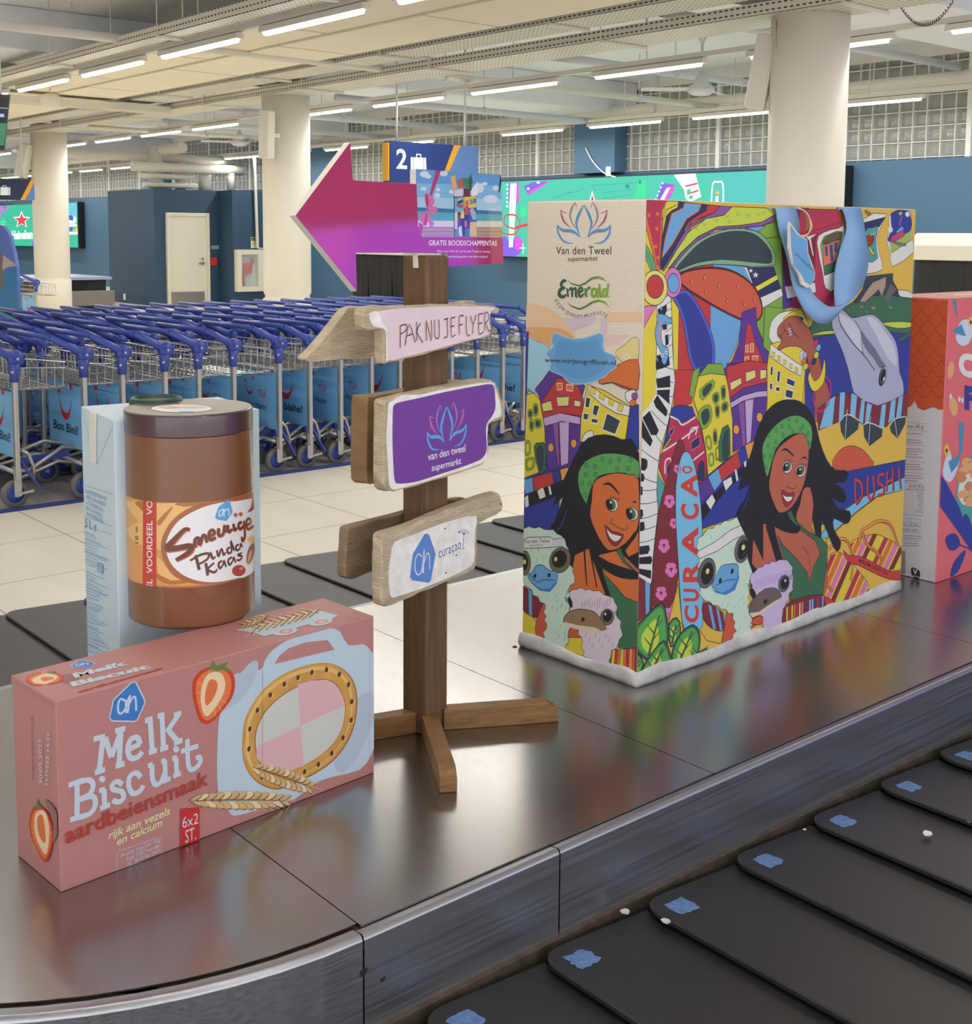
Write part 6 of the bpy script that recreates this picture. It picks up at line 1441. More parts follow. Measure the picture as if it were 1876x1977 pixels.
P_(KMR, [(20, 1280), (80, 1320), (84, 1540), (20, 1600)], 0); P_(KSK, [(80, 1320), (115, 1345), (110, 1560), (84, 1545)], 0); P_(KMR, [(115, 1340), (130, 1300), (126, 1500), (110, 1560)], 0)
P_(KSA, [(235, 1560), (290, 1340), (320, 1640), (420, 1620), (470, 1700), (640, 1740), (700, 1900), (200, 1900)], 0)
P_(KSK2, [(318, 515), (335, 500), (362, 510), (395, 590), (420, 720), (440, 920), (446, 1200), (444, 1610), (336, 1640), (308, 1500), (290, 1200), (275, 950), (275, 720), (295, 580)], 2)
# CURACAO painted up the board
KRD = K('board red', (206, 66, 58))
for ch, y0, y1, xb, xt in (('C', 1588, 1478, 422, 330), ('U', 1452, 1372, 422, 322), ('R', 1330, 1202, 424, 316), ('A', 1172, 978, 420, 312), ('C', 932, 832, 422, 306), ('A', 792, 642, 412, 306), ('O', 640, 590, 380, 314)):
    s.text(KRD, ch, (xb, y0), (xb-2, y1), (xt, y0), .035)
brush(s, KRD, [(306, 640, 5), (298, 622, 9), (306, 605, 9), (296, 588, 5)], 4)
# second striped board and terracotta ball
P_(KMR, [(446, 1460), (520, 1480), (600, 1560), (590, 1620), (560, 1640), (500, 1620), (450, 1560)], 2)
for p in ([(480, 1470), (500, 1480), (530, 1630), (512, 1628)], [(530, 1490), (548, 1505), (572, 1636), (556, 1638)], [(575, 1530), (600, 1556), (592, 1620)]): Q_(KSK, p)
P_(KTER, [(600, 1520), (640, 1550), (655, 1640), (640, 1710), (590, 1740), (568, 1720), (580, 1640)], 2); P_(KTER, [(755, 1560), (790, 1530), (812, 1570), (790, 1600), (755, 1620)], 2)
# pale green ostrich
def fur(m, pts, w=OW, amp=9, seed=1):
    r = random.Random(seed); out = []
    for i in range(len(pts)):
        a, b = pts[i], pts[(i+1) % len(pts)]; L = math.hypot(b[0]-a[0], b[1]-a[1]); n = max(1, int(L/24))
        for k in range(n):
            t = k/n; x, y = a[0]+(b[0]-a[0])*t, a[1]+(b[1]-a[1])*t
            nx, ny = (b[1]-a[1])/L, -(b[0]-a[0])/L; j = amp*(1 if k % 2 else -.3)*(.6+.8*r.random()); out.append((x+nx*j, y+ny*j))
    s.poly(m, out, 0, KO, w*.8)
KOS, KOSD = K('ostrich mint', (204, 226, 206)), K('ostrich stroke', (90, 140, 104))
fur(KOS, [(410, 1080), (460, 1010), (560, 960), (640, 925), (715, 905), (735, 960), (745, 1040), (772, 1150), (770, 1260), (742, 1320), (730, 1480), (760, 1560), (740, 1700), (620, 1740), (655, 1640), (640, 1530), (540, 1480), (440, 1430), (425, 1350), (420, 1180)], seed=2)
P_(KWH, [(420, 1130), (520, 1075), (620, 1000), (708, 958), (720, 1020), (640, 1060), (540, 1130), (425, 1180)], 0)
for x, y, rx, ry, ro in ((470, 1272, 55, 98, 12), (697, 1120, 48, 88, 12)):
    s.ell(K('eye ring', (104, 100, 96)), x, y, rx, ry, ro, KO, OW); s.ell(KBK, x+4, y+2, rx*.7, ry*.74, ro); s.ell(KLY, x+6, y-12, 11, 18, ro)
P_(KSK, [(500, 1350), (520, 1310), (560, 1230), (610, 1215), (665, 1215), (672, 1260), (660, 1340), (600, 1390), (560, 1400), (520, 1370)], 2); Q_(K('beak blue', (66, 130, 200)), [(495, 1370), (560, 1398), (620, 1372), (660, 1320), (668, 1260), (678, 1300), (650, 1380), (590, 1412), (530, 1398)])
for x, y in ((556, 1320), (632, 1260)): s.ell(KBK, x, y, 9, 18, 15)
s.line(KO, [(530, 1350), (590, 1320), (655, 1312)], 1.6, 3)
r = random.Random(5)
for i in range(34):
    x, y = 560+r.random()*180, 1420+r.random()*300
    if i > 22: x, y = 470+r.random()*230, 960+r.random()*230
    s.line(KOSD, [(x, y), (x+8+r.random()*10, y-14-r.random()*18)], .9, 0)
# lower right quarter ------------------------------------------------
F(2)
P_(KSA, [(900, 90), (1520, 110), (1520, 1000), (1300, 1000), (900, 900)], 0)
P_(KPU, [(150, 450), (250, 130), (420, 110), (330, 420), (300, 1100), (160, 1130)], 0)
P_(KCR, [(330, 120), (760, 130), (790, 400), (700, 1100), (260, 1110), (230, 900)], 0)
s.line(KR, [(330, 345), (560, 290), (760, 215)], 4, 0); s.line(KO, [(330, 375), (560, 312), (780, 240)], 1, 0)
for x in (400, 760): P_(K('strap tan', (168, 106, 62)), [(x-60, 110), (x-10, 130), (x+30, 200), (x+20, 320), (x-20, 350), (x-10, 230), (x-50, 150)], 2)
P_(K('strap tan', (168, 106, 62)), [(985, 130), (1040, 160), (1080, 240), (1050, 255), (1020, 190), (980, 150)], 0)
P_(KMR, [(150, 480), (230, 450), (330, 420), (490, 380), (470, 900), (300, 960), (190, 900)], 0)
P_(KWH, [(180, 900), (480, 860), (490, 960), (205, 1025)], 0); P_(KWH, [(390, 400), (510, 365), (440, 420), (470, 590), (455, 590), (420, 440)], 0)
P_(KWH, [(500, 460), (560, 360), (720, 315), (780, 330), (700, 900), (590, 920), (560, 780)], 2)
P_(KGR, [(535, 480), (570, 400), (700, 345), (760, 350), (690, 700), (575, 790)], 0); P_(K('photo brown', (104, 84, 58)), [(550, 470), (600, 400), (740, 350), (740, 420), (640, 460)], 2); P_(K('photo coral', (222, 120, 98)), [(560, 490), (720, 430), (700, 640), (570, 700)], 0); P_(KDG, [(570, 700), (700, 640), (695, 740), (580, 790)], 0)
for p in ([(580, 500), (605, 492), (608, 590), (588, 595)], [(625, 485), (655, 475), (665, 640), (640, 650)], [(672, 465), (705, 455), (700, 550), (676, 555)]): s.poly(K('shutter blue', (44, 86, 150)), p, 0, KO, 1)
P_(KWH, [(960, 230), (1180, 170), (1195, 190), (1150, 290), (1110, 400), (1125, 550), (1160, 730), (1000, 775), (900, 800)], 2)
P_(KNV, [(975, 260), (1188, 205), (1130, 300), (1070, 310), (980, 360)], 0); P_(KTE, [(985, 350), (1060, 310), (1120, 300), (1095, 420), (1105, 560), (1110, 620), (1000, 650)], 2)
P_(K('fish brown', (150, 62, 40)), [(1000, 400), (1050, 385), (1078, 410), (1060, 470), (1010, 500)], 2); P_(KY, [(1030, 490), (1060, 540), (1090, 575), (1060, 580), (1030, 540)], 2); s.line(KY, [(1040, 390), (1090, 355)], 2, 0)
P_(KWH, [(1225, 200), (1300, 140), (1420, 125), (1455, 190), (1450, 330), (1460, 420), (1470, 560), (1262, 700), (1240, 560), (1205, 450), (1230, 330)], 2)
P_(KBL, [(1245, 180), (1320, 140), (1420, 140), (1445, 200), (1440, 350), (1230, 450), (1225, 400), (1255, 320)], 2); P_(K('photo lime', (164, 186, 92)), [(1235, 460), (1440, 340), (1455, 430), (1250, 565)], 0)
P_(K('photo rose', (206, 62, 122)), [(1245, 400), (1300, 370), (1370, 320), (1380, 390), (1260, 465)], 0); P_(KSK, [(1295, 350), (1355, 290), (1378, 325), (1310, 370)], 0); P_(K('photo grey', (140, 142, 140)), [(1290, 455), (1400, 478), (1370, 495), (1285, 470)], 2)
for x, y, a in ((1240, 330, 24), (1412, 175, 22)): s.ell(KWH, x, y, a, a*1.2)
s.line(KPK, [(1330, 290), (1340, 240), (1360, 200)], 2.4, 3); s.poly(KY, star(1342, 168, 26, 9, 6))
# table mountain, meadow, sea
P_(KGR, [(-20, 1100), (160, 1120), (120, 1400), (20, 1560), (-40, 1500)], 0)
P_(KBL, [(380, 1300), (1460, 1300), (1440, 1977), (1400, 2600), (380, 2600)], 0)
P_(KWH, [(1310, 940), (1420, 945), (1470, 990), (1460, 1030), (1350, 1010)], 2)
P_(KDG, [(560, 1130), (740, 1140), (860, 1060), (960, 960), (1100, 950), (1300, 1000), (1470, 1020), (1450, 1250), (1430, 1380), (1180, 1350), (700, 1370), (460, 1420), (430, 1350), (460, 1250)], 0)
P_(KDK, [(990, 800), (1265, 770), (1262, 840), (1310, 930), (1330, 1000), (1200, 980), (1000, 1000), (890, 1070), (870, 1060), (960, 930)], 0); P_(K('rock', (176, 150, 136)), [(1060, 860), (1195, 800), (1190, 900), (1150, 1000), (1120, 930), (1060, 990), (980, 1060), (930, 1050), (1000, 940)], 0); Q_(K('rock grey', (112, 100, 104)), [(1240, 870), (1300, 930), (1240, 1000), (1220, 1060), (1180, 1020)])
P_(KLI, [(1160, 1270), (1250, 1255), (1440, 1260), (1435, 1310), (1300, 1320), (1180, 1290)], 2); P_(KLI, [(440, 1390), (560, 1350), (700, 1345), (720, 1370), (560, 1385)], 2)
for x, y, a, b in ((950, 1105, 22, 14), (1068, 1115, 22, 22), (1240, 1110, 22, 16), (1000, 1155, 12, 14), (815, 1138, 12, 10)): s.ell(K('stone', (140, 128, 140)), x, y, a, b, 20, KO, .8)
P_(KDG, [(1310, 1430), (1440, 1360), (1430, 1400), (1330, 1460)], 0)
# white dome, house top, dolphin
P_(KWH, [(20, 1380), (40, 1260), (120, 1170), (240, 1140), (340, 1120), (420, 1300), (440, 1500), (300, 1500), (100, 1490), (30, 1440)], 2)
P_(KY, [(160, 1220), (250, 1150), (340, 1125), (410, 1260), (400, 1400), (200, 1400)], 0); win([(330, 1190), (370, 1215), (355, 1260), (325, 1240)], KDK, KWH, 2.5)
P_(KY, [(30, 1480), (240, 1420), (410, 1500), (360, 1977), (330, 2300), (0, 2300), (0, 1700)], 0)
P_(KWH, [(40, 1480), (150, 1560), (260, 1640), (350, 1700), (340, 1800), (220, 1740), (110, 1660), (25, 1600)], 0)
for i in range(5): win([(46+i*58, 1555+i*38), (80+i*58, 1570+i*38), (76+i*58, 1612+i*38), (44+i*58, 1600+i*38)], KY, KO, 1.2)
for p in ([(35, 1700), (62, 1706), (54, 1795), (28, 1790)], [(105, 1745), (135, 1755), (125, 1862), (95, 1852)], [(26, 1868), (55, 1872), (50, 1940), (24, 1935)], [(90, 1905), (128, 1910), (124, 1958), (86, 1952)], [(205, 1815), (280, 1850), (268, 1910), (195, 1880)], [(190, 1930), (262, 1950), (250, 2030), (180, 2010)]): win(p, KNV, KWH, 3)
P_(KWH, [(330, 1560), (400, 1540), (390, 1640), (350, 1690)], 2)
KD1, KD2, KD3 = K('dolphin grey', (172, 176, 202)), K('dolphin pale', (202, 204, 220)), K('dolphin dark', (112, 114, 138))
P_(KD1, [(655, 1230), (690, 1170), (735, 1135), (780, 1150), (850, 1215), (940, 1200), (1040, 1180), (1120, 1220), (1210, 1330), (1290, 1450), (1320, 1600), (1330, 1760), (1365, 1860), (1370, 1990), (1330, 2060), (1200, 2140), (1060, 2150), (940, 2100), (870, 1977), (820, 1760), (760, 1560), (690, 1400), (655, 1310)], 2)
Q_(KD2, [(720, 1170), (780, 1200), (870, 1260), (930, 1350), (945, 1450), (950, 1560), (880, 1480), (790, 1340), (730, 1240)], 2); Q_(KD3, [(945, 1340), (1000, 1420), (1080, 1520), (1150, 1640), (1190, 1700), (1130, 1720), (1080, 1640), (1000, 1540), (955, 1450)], 2); Q_(KD2, [(1000, 1210), (1100, 1240), (1200, 1380), (1280, 1520), (1300, 1700), (1200, 1600), (1100, 1400)], 2)
s.line(KO, [(712, 1165), (740, 1290), (860, 1470), (980, 1600), (1080, 1745)], 2.6, 4); s.line(KO, [(880, 1240), (940, 1350), (950, 1500), (970, 1600)], 1.8, 4)
s.ell(KO, 1160, 1800, 36, 105, 12); s.ell(K('eye white', (196, 198, 208)), 1166, 1790, 27, 84, 12); s.ell(KBK, 1164, 1795, 24, 74, 12); s.ell(KWH, 1172, 1830, 8, 22, 12)
# raised arm with bracelets
P_(KHAND, [(105, 1320), (150, 1260), (230, 1200), (320, 1205), (350, 1250), (420, 1320), (460, 1420), (490, 1500), (520, 1600), (540, 1700), (560, 1800), (610, 1900), (650, 2100), (655, 2300), (520, 2500), (470, 2400), (480, 2000), (440, 1850), (420, 1700), (380, 1560), (300, 1500), (180, 1510), (130, 1540), (100, 1530), (130, 1480), (150, 1440), (105, 1400)], 2)
for st in ([(165, 1270), (170, 1330), (210, 1380), (250, 1400)], [(210, 1270), (240, 1300), (260, 1360), (315, 1410)], [(110, 1380), (140, 1400), (140, 1450)], [(190, 1330), (150, 1380), (140, 1440)]): s.line(KO, st, 1.6, 4)
for x, y in ((220, 1328), (230, 1355), (235, 1385)): s.ell(KLV, x, y, 18, 9, -30)
for x, y, m in ((490, 1465, K('bead magenta', (206, 48, 120))), (515, 1515, KSK2), (494, 1590, KLI), (468, 1655, KNV), (425, 1700, KR), (385, 1705, KLI), (368, 1650, KOR), (375, 1590, KLV)): s.ell(m, x, y, 22, 36, 15, KO, 1.2)
P_(KY, [(410, 1830), (430, 1760), (470, 1850), (530, 1800), (560, 1700), (575, 1620), (585, 1760), (560, 1880), (490, 1955), (440, 1930)], 2)
F(4)
# awning, boats, beach
P_(KSA, [(560, 420), (1240, 380), (1240, 720), (560, 780)], 0)
P_(KMR, [(570, 330), (690, 235), (830, 212), (900, 270), (1000, 305), (1100, 270), (1220, 205), (1215, 380), (1110, 400), (1060, 455), (900, 440), (780, 370), (720, 420), (580, 480)], 0)
for p in ([(735, 212), (770, 210), (760, 370), (725, 420)], [(815, 215), (855, 235), (840, 400), (805, 375)], [(885, 262), (910, 272), (895, 435), (868, 415)], [(925, 285), (960, 300), (935, 430), (910, 440)], [(1030, 300), (1060, 290), (1045, 455), (1010, 458)], [(1095, 275), (1130, 255), (1115, 395), (1075, 430)], [(1150, 245), (1180, 228), (1165, 380), (1130, 390)], [(640, 275), (700, 235), (680, 440), (590, 470)]): Q_(KSK2, p)
for pts, m in (([(735, 415), (785, 365), (870, 410), (860, 470), (770, 545), (740, 480)], (785, 330, 770, 540)), ([(900, 440), (945, 425), (1035, 465), (1030, 520), (940, 590), (905, 520)], (950, 380, 935, 585)), ([(1085, 450), (1120, 400), (1200, 380), (1195, 430), (1140, 535), (1095, 490)], (1112, 360, 1140, 530))):
    P_(KDK, pts, 0); s.line(KWH, [pts[0], pts[1], pts[2]], 2.6, 3); s.line(KWH, [(m[0], m[1]), (m[2], m[3])], 2, 0)
P_(KTER, [(680, 740), (700, 660), (760, 600), (830, 588), (900, 620), (950, 680), (970, 730), (800, 770)], 2)
P_(KBL, [(600, 760), (780, 770), (1230, 680), (1230, 880), (900, 940), (700, 1080), (560, 1180)], 0); P_(KSK2, [(1230, 790), (1230, 890), (1000, 940), (840, 1060), (640, 1240), (580, 1240), (700, 1090), (880, 960), (1000, 900)], 0)
P_(KSA, [(1240, 885), (1000, 945), (840, 1070), (640, 1250), (600, 1700), (1240, 1620)], 0)
# DUSHI
DU = [[(838, 820), (845, 990)], [(838, 825), (880, 850), (890, 920), (870, 970), (845, 995)], [(930, 800), (930, 930), (955, 965), (975, 900), (968, 800)], [(1045, 790), (1010, 800), (1005, 850), (1035, 870), (1040, 920), (1000, 935)], [(1068, 770), (1060, 910)], [(1105, 745), (1108, 905)], [(1062, 845), (1110, 825)], [(1148, 740), (1160, 890)]]
for st in DU: brush(s, KO, [(x+3, y+3, 34) for x, y in st], 4 if len(st) > 2 else 0)
for st in DU: brush(s, KRD, [(x, y, 26) for x, y in st], 4 if len(st) > 2 else 0)
# flip flops
def strap(pts, w): brush(s, KO, [(x, y, w+10) for x, y in pts], 5); brush(s, K('strap orange', (232, 160, 74)), [(x, y, w) for x, y in pts], 5); brush(s, KR, [(x+6, y+8, w*.35) for x, y in pts], 5)
def sole(pts, n, dirv):
    P_(KY, pts, 3)
    q = [s.uv(*p) for p in pts]; cols = [KCR, KOR, KPK, KMR, KY]
    xs = [p[0] for p in pts]; ys = [p[1] for p in pts]
    for k in range(n):
        x = min(xs)+(max(xs)-min(xs)+220)*k/n-110
        strip = [(x, max(ys)+30), (x+34, max(ys)+30), (x+34+dirv, min(ys)-30), (x+dirv, min(ys)-30)]
        # keep the stripe inside the sole by walking its crossing points
        inside = clip_convex(strip, pts)
        if len(inside) > 2: s.poly(cols[k % 5], inside)
def clip_convex(sub, conv):
    A = sum((conv[i-1][0]*conv[i][1]-conv[i][0]*conv[i-1][1]) for i in range(len(conv))); sg = 1 if A > 0 else -1
    out = sub
    for i in range(len(conv)):
        a, b = conv[i-1], conv[i]; new = []
        f = lambda p: sg*((b[0]-a[0])*(p[1]-a[1])-(b[1]-a[1])*(p[0]-a[0]))
        for j in range(len(out)):
            p, q = out[j-1], out[j]; fp, fq = f(p), f(q)
            if (fp >= 0) != (fq >= 0): t = fp/(fp-fq); new.append((p[0]+(q[0]-p[0])*t, p[1]+(q[1]-p[1])*t))
            if fq >= 0: new.append(q)
        out = new
        if len(out) < 3: return []
    return out
sole([(800, 1290), (860, 1240), (980, 1212), (1060, 1240), (1150, 1290), (1180, 1330), (1180, 1450), (1060, 1470), (940, 1430), (850, 1380)], 13, 150)
sole([(630, 1470), (660, 1360), (730, 1340), (800, 1400), (880, 1490), (930, 1560), (935, 1620), (880, 1660), (760, 1690), (660, 1720), (610, 1640)], 12, 190)
strap([(870, 1290), (880, 1200), (930, 1160), (1010, 1120), (1090, 1150), (1140, 1290)], 24); strap([(890, 1190), (920, 1280), (980, 1330), (1030, 1390)], 24); strap([(650, 1320), (720, 1250), (780, 1260), (815, 1350), (820, 1450), (805, 1540)], 22); strap([(610, 1560), (650, 1580), (680, 1615)], 20)
P_(KRD, [(755, 1320), (790, 1360), (880, 1370), (1000, 1430), (1100, 1480), (1180, 1470), (1180, 1530), (1080, 1530), (960, 1480), (860, 1430), (790, 1410)], 2)
s.text(KBK, 'MIRJAM GRIFFIOEN', (866, 1410), (1068, 1505), (868, 1380), .008)
P_(KRD, [(605, 1640), (740, 1710), (640, 1760), (600, 1740)], 0)
# the woman's hair, face and dress
P_(KBK, [(370, 262), (450, 275), (520, 340), (560, 430), (590, 560), (640, 690), (700, 760), (770, 760), (790, 800), (760, 845), (690, 850), (760, 900), (775, 970), (740, 990), (680, 960), (720, 1030), (800, 1050), (805, 1110), (770, 1140), (690, 1100), (690, 1180), (740, 1270), (720, 1330), (690, 1310), (640, 1190), (600, 1100), (600, 1250), (570, 1260), (540, 1100), (500, 1150), (480, 1500), (120, 1500), (80, 1250), (0, 1080), (60, 980), (100, 850), (20, 900), (60, 780), (110, 620), (150, 480), (210, 350), (290, 280)], 2)
Q_(KSKIN, [(190, 1140), (210, 1140), (300, 1400), (330, 1500), (180, 1500), (110, 1420), (120, 1250), (190, 1400)]); Q_(KBK, [(205, 1150), (240, 1160), (320, 1400), (280, 1400)])
P_(KSKIN, [(270, 1150), (340, 1150), (450, 1160), (520, 1200), (600, 1250), (640, 1300), (640, 1400), (620, 1640), (400, 1640), (330, 1400), (290, 1260)], 2)
P_(KSKIN, [(470, 900), (520, 880), (545, 1010), (530, 1160), (560, 1220), (480, 1200), (420, 1100), (450, 1000)], 2)
P_(KDG, [(360, 1060), (385, 1040), (420, 1120), (500, 1190), (600, 1240), (645, 1290), (640, 1420), (620, 1560), (610, 1660), (380, 1680), (370, 1500), (350, 1440), (290, 1220), (330, 1290), (420, 1380), (500, 1480), (520, 1555), (545, 1440), (590, 1350), (560, 1260), (450, 1180), (380, 1110)], 0)
s.line(KO, [(465, 1295), (510, 1360), (522, 1450), (518, 1550)], 1.4, 4)
P_(KGB, [(215, 810), (185, 660), (190, 570), (250, 470), (330, 400), (410, 372), (480, 390), (530, 450), (535, 540), (515, 620), (490, 520), (430, 500), (350, 530), (280, 610), (245, 720)], 2)
for x, y in ((370, 400), (425, 408), (470, 450), (322, 448), (375, 455), (400, 490), (282, 478), (330, 510), (230, 512), (280, 560), (225, 588), (270, 610), (200, 662), (240, 660), (210, 740), (505, 500), (515, 570), (455, 470)): s.ell(KDG, x, y, 10, 17); s.ell(KGB, x, y, 5, 10)
P_(KSKIN, [(245, 760), (260, 680), (300, 600), (370, 540), (440, 500), (480, 510), (505, 560), (512, 640), (500, 760), (470, 880), (420, 980), (370, 1040), (310, 1062), (280, 1030), (240, 930), (230, 850)], 2)
for st in ([(312, 628, 4), (350, 612, 18), (400, 655, 12), (402, 660, 4)], [(455, 685, 4), (480, 668, 14), (502, 685, 6)]): brush(s, KBK, st)
for x, y, ro in ((352, 738, 14), (448, 765, 14)):
    s.ell(KWH, x+6, y, 34, 44, ro, KO, 1.6); s.ell(K('iris', (88, 108, 88)), x+10, y-4, 22, 34, ro); s.ell(KBK, x-6, y, 18, 32, ro); s.ell(KWH, x+2, y-12, 6, 9)
    for k in range(5): s.line(KBK, [(x-10+k*13, y-44+abs(k-2)*3), (x-4+k*15, y-66+k*5)], 1.2, 0)
s.line(KO, [(352, 860), (355, 875), (375, 885), (400, 890), (420, 880), (418, 865)], 1.4, 4); s.line(KO, [(372, 838), (365, 862)], 1.2, 0)
P_(K('lip red', (170, 42, 58)), [(318, 900), (350, 915), (375, 925), (408, 915), (400, 970), (370, 1010), (345, 1015), (325, 970)], 2); P_(KWH, [(325, 930), (350, 945), (395, 945), (388, 970), (362, 985), (340, 965)], 2)
P_(KBK, [(235, 1030), (290, 1110), (360, 1150), (440, 1150), (450, 1180), (420, 1205), (330, 1190), (250, 1140), (150, 1060)], 2)
for st in ([(40, 1050, 5), (80, 960, 9), (95, 870, 4)], [(330, 1250, 4), (250, 1420, 4)]): brush(s, KBL, st)
# bangle over the arm
s.line(K('bangle', (196, 48, 112)), [(630, 100), (665, 150), (655, 270), (610, 340), (565, 330), (545, 260), (548, 215)], 5, 5)
# purple ostrich and striped skirt
fur(K('ostrich lilac', (206, 186, 224)), [(95, 1520), (140, 1460), (230, 1420), (330, 1390), (380, 1420), (400, 1500), (400, 1580), (370, 1650), (330, 1740), (330, 1880), (200, 1890), (160, 1760), (130, 1640), (110, 1580)], seed=9)
s.ell(K('eye ring', (104, 100, 96)), 335, 1560, 38, 60, 12, KO, OW); s.ell(KBK, 340, 1556, 28, 46, 12); s.ell(KWH, 345, 1540, 7, 10); s.ell(KBK, 118, 1632, 18, 42, -20)
P_(K('beak brown', (112, 96, 92)), [(88, 1740), (120, 1670), (200, 1600), (280, 1595), (320, 1650), (260, 1700), (160, 1770), (100, 1790)], 2); Q_(K('beak cream', (222, 206, 180)), [(90, 1770), (160, 1760), (260, 1690), (318, 1660), (290, 1690), (170, 1780), (110, 1800)]); s.ell(KBK, 205, 1690, 12, 20, 20)
for k in range(14):
    x = 130+k*18; s.line(KMV, [(x, 1600-k*6), (x+12, 1530-k*5)], 1.2, 0)
for k in range(6): s.line(KBK, [(90+k*4, 1590), (76+k*8, 1560)], 1.2, 0); s.line(KBK, [(365+k*6, 1520+k*4), (392+k*4, 1490+k*8)], 1.2, 0)
P_(KMR, [(330, 1750), (380, 1690), (480, 1655), (600, 1640), (628, 1700), (625, 1760), (480, 1810), (335, 1870)], 2)
cols = [KY, KR, KLI, KOR, KCR, KY, KPK, KMR, KBL, KLV, KSK2, KBL, KR, KPU, KSK]
for k, m in enumerate(cols): 
    x = 345+k*18; Q_(m, [(x+8, 1728-k*5.5), (x+19, 1722-k*5.5), (x+17, 1850-k*6.5), (x+6, 1858-k*6.5)])
P_(KTER, [(100, 1840), (150, 1790), (190, 1800), (170, 1850)], 2)
# leaf cluster at the corner
F(3)
def leaf(pts, mid):
    P_(KDG, pts, 2, 3); c = (sum(p[0] for p in pts)/len(pts), sum(p[1] for p in pts)/len(pts))
    Q_(K('leaf bright', (88, 166, 80)), [(c[0]+(x-c[0])*.86, c[1]+(y-c[1])*.88) for x, y in pts], 2); Q_(KLI, [(c[0]+(x-c[0])*.5-10, c[1]+(y-c[1])*.6+20) for x, y in pts], 2)
    brush(s, K('leaf vein', (60, 92, 66)), [(mid[0][0], mid[0][1], 14), (mid[1][0], mid[1][1], 26)], 0)
    for t, sd in ((.3, 1), (.45, -1), (.6, 1), (.75, -1)):
        x, y = mid[0][0]+(mid[1][0]-mid[0][0])*t, mid[0][1]+(mid[1][1]-mid[0][1])*t; brush(s, K('leaf vein', (60, 92, 66)), [(x, y, 14), (x+sd*46, y-56, 4)], 0)
leaf([(10, 1640), (90, 1540), (185, 1460), (215, 1540), (230, 1680), (200, 1760), (120, 1830), (60, 1800), (15, 1740)], [(170, 1540), (100, 1800)])
leaf([(230, 1600), (280, 1555), (305, 1620), (290, 1700), (240, 1740)], [(275, 1600), (250, 1720)])
leaf([(250, 1770), (300, 1660), (380, 1600), (425, 1650), (425, 1740), (400, 1820), (310, 1870), (250, 1860)], [(380, 1640), (290, 1850)])
leaf([(370, 1820), (470, 1745), (460, 1800), (400, 1850)], [(450, 1770), (390, 1830)])
leaf([(5, 1800), (40, 1790), (70, 1850), (30, 1930), (0, 1930)], [(30, 1820), (15, 1920)])
leaf([(60, 1880), (130, 1770), (200, 1700), (240, 1790), (250, 1860), (180, 1920), (80, 1935), (50, 1930)], [(190, 1750), (110, 1920)])
s.mb.build('wide_side_print', None, bag, recalc=False)
# ---------------- narrow side of the bag
s = Sheet(G0-GU*.0006, -GV, -GU, (-GD, .031), (0.0, GH-.002)); s.px = .00118
def E1(): s.zoom(1000, 370, 5.07)
def E2(): s.zoom(1000, 700, 3.09)
E2()
KF1, KF2, KF3, KF4 = K('faded peach', (232, 194, 158)), K('faded rose', (226, 194, 190)), K('faded yellow', (228, 208, 140)), K('faded lilac', (212, 192, 206))
E1()
Q_(KF4, [(430, 1240), (760, 1215), (770, 1260), (520, 1370), (440, 1300)]); Q_(KF1, [(860, 1180), (1210, 1180), (1205, 1270), (860, 1270)]); Q_(KF4, [(800, 1230), (860, 1230), (870, 1500), (810, 1400)])
P_(KPB, [(85, 1420), (300, 1510), (330, 1720), (200, 1900), (160, 1977), (60, 1977)], 0)
s.poly(KF1, [(85, 1110), (200, 1110), (350, 1170), (460, 1270), (550, 1400), (540, 1520), (300, 1510), (180, 1450), (85, 1400)], 2)
s.poly(K('faded orange', (226, 168, 108)), [(85, 1330), (250, 1330), (420, 1340), (540, 1420), (540, 1520), (300, 1505), (180, 1450), (85, 1400)], 2)
Q_(KF2, [(850, 1400), (1100, 1400), (1000, 1500), (860, 1530)]); s.poly(KCL, [(850, 1520), (1000, 1490), (1100, 1400), (1190, 1390), (1190, 1600), (900, 1610)], 2)
s.poly(KF3, [(950, 1570), (1040, 1500), (1120, 1430), (1180, 1440), (1180, 1600), (1140, 1740), (1000, 1650)], 2, KO, .9)
win([(1012, 1598), (1030, 1578), (1100, 1620), (1080, 1652)], KF3, KWH, 2)
E2()
P_(KBL, [(10, 380), (720, 250), (720, 520), (500, 480), (300, 560), (250, 700), (240, 1000), (10, 1060)], 0)
P_(KPU, [(100, 160), (200, 40), (300, 60), (400, 140), (375, 220), (380, 480), (310, 620), (180, 640), (150, 380), (125, 200)], 0)
P_(KR, [(130, 250), (190, 160), (235, 90), (340, 100), (390, 220), (378, 320), (250, 300), (150, 330)], 0)
for p in ([(232, 125), (262, 122), (264, 160), (235, 165)], [(290, 130), (328, 135), (325, 170), (288, 165)]): win(p, KOR)
for p in ([(140, 245), (195, 225), (208, 285), (150, 295)], [(228, 205), (305, 200), (300, 260), (236, 262)], [(335, 222), (375, 230), (370, 265), (334, 262)]): win(p, KLY, KPU, 3)
P_(KLV, [(150, 330), (250, 300), (370, 325), (370, 370), (260, 350), (160, 380)], 0); P_(KMV, [(205, 365), (240, 355), (250, 610), (235, 615)], 0); P_(KLV, [(245, 355), (305, 355), (300, 600), (255, 615)], 0)
for x, y in ((196, 507), (332, 483)): s.ell(K('lamp orange', (228, 160, 70)), x, y, 17, 26, 0, KO, 1.2)
P_(KY, [(415, 130), (520, 170), (600, 220), (670, 260), (640, 460), (500, 520), (370, 470), (375, 330)], 0)
P_(KWH, [(425, 130), (520, 200), (600, 240), (668, 262), (660, 320), (580, 300), (500, 250), (420, 180)], 0)
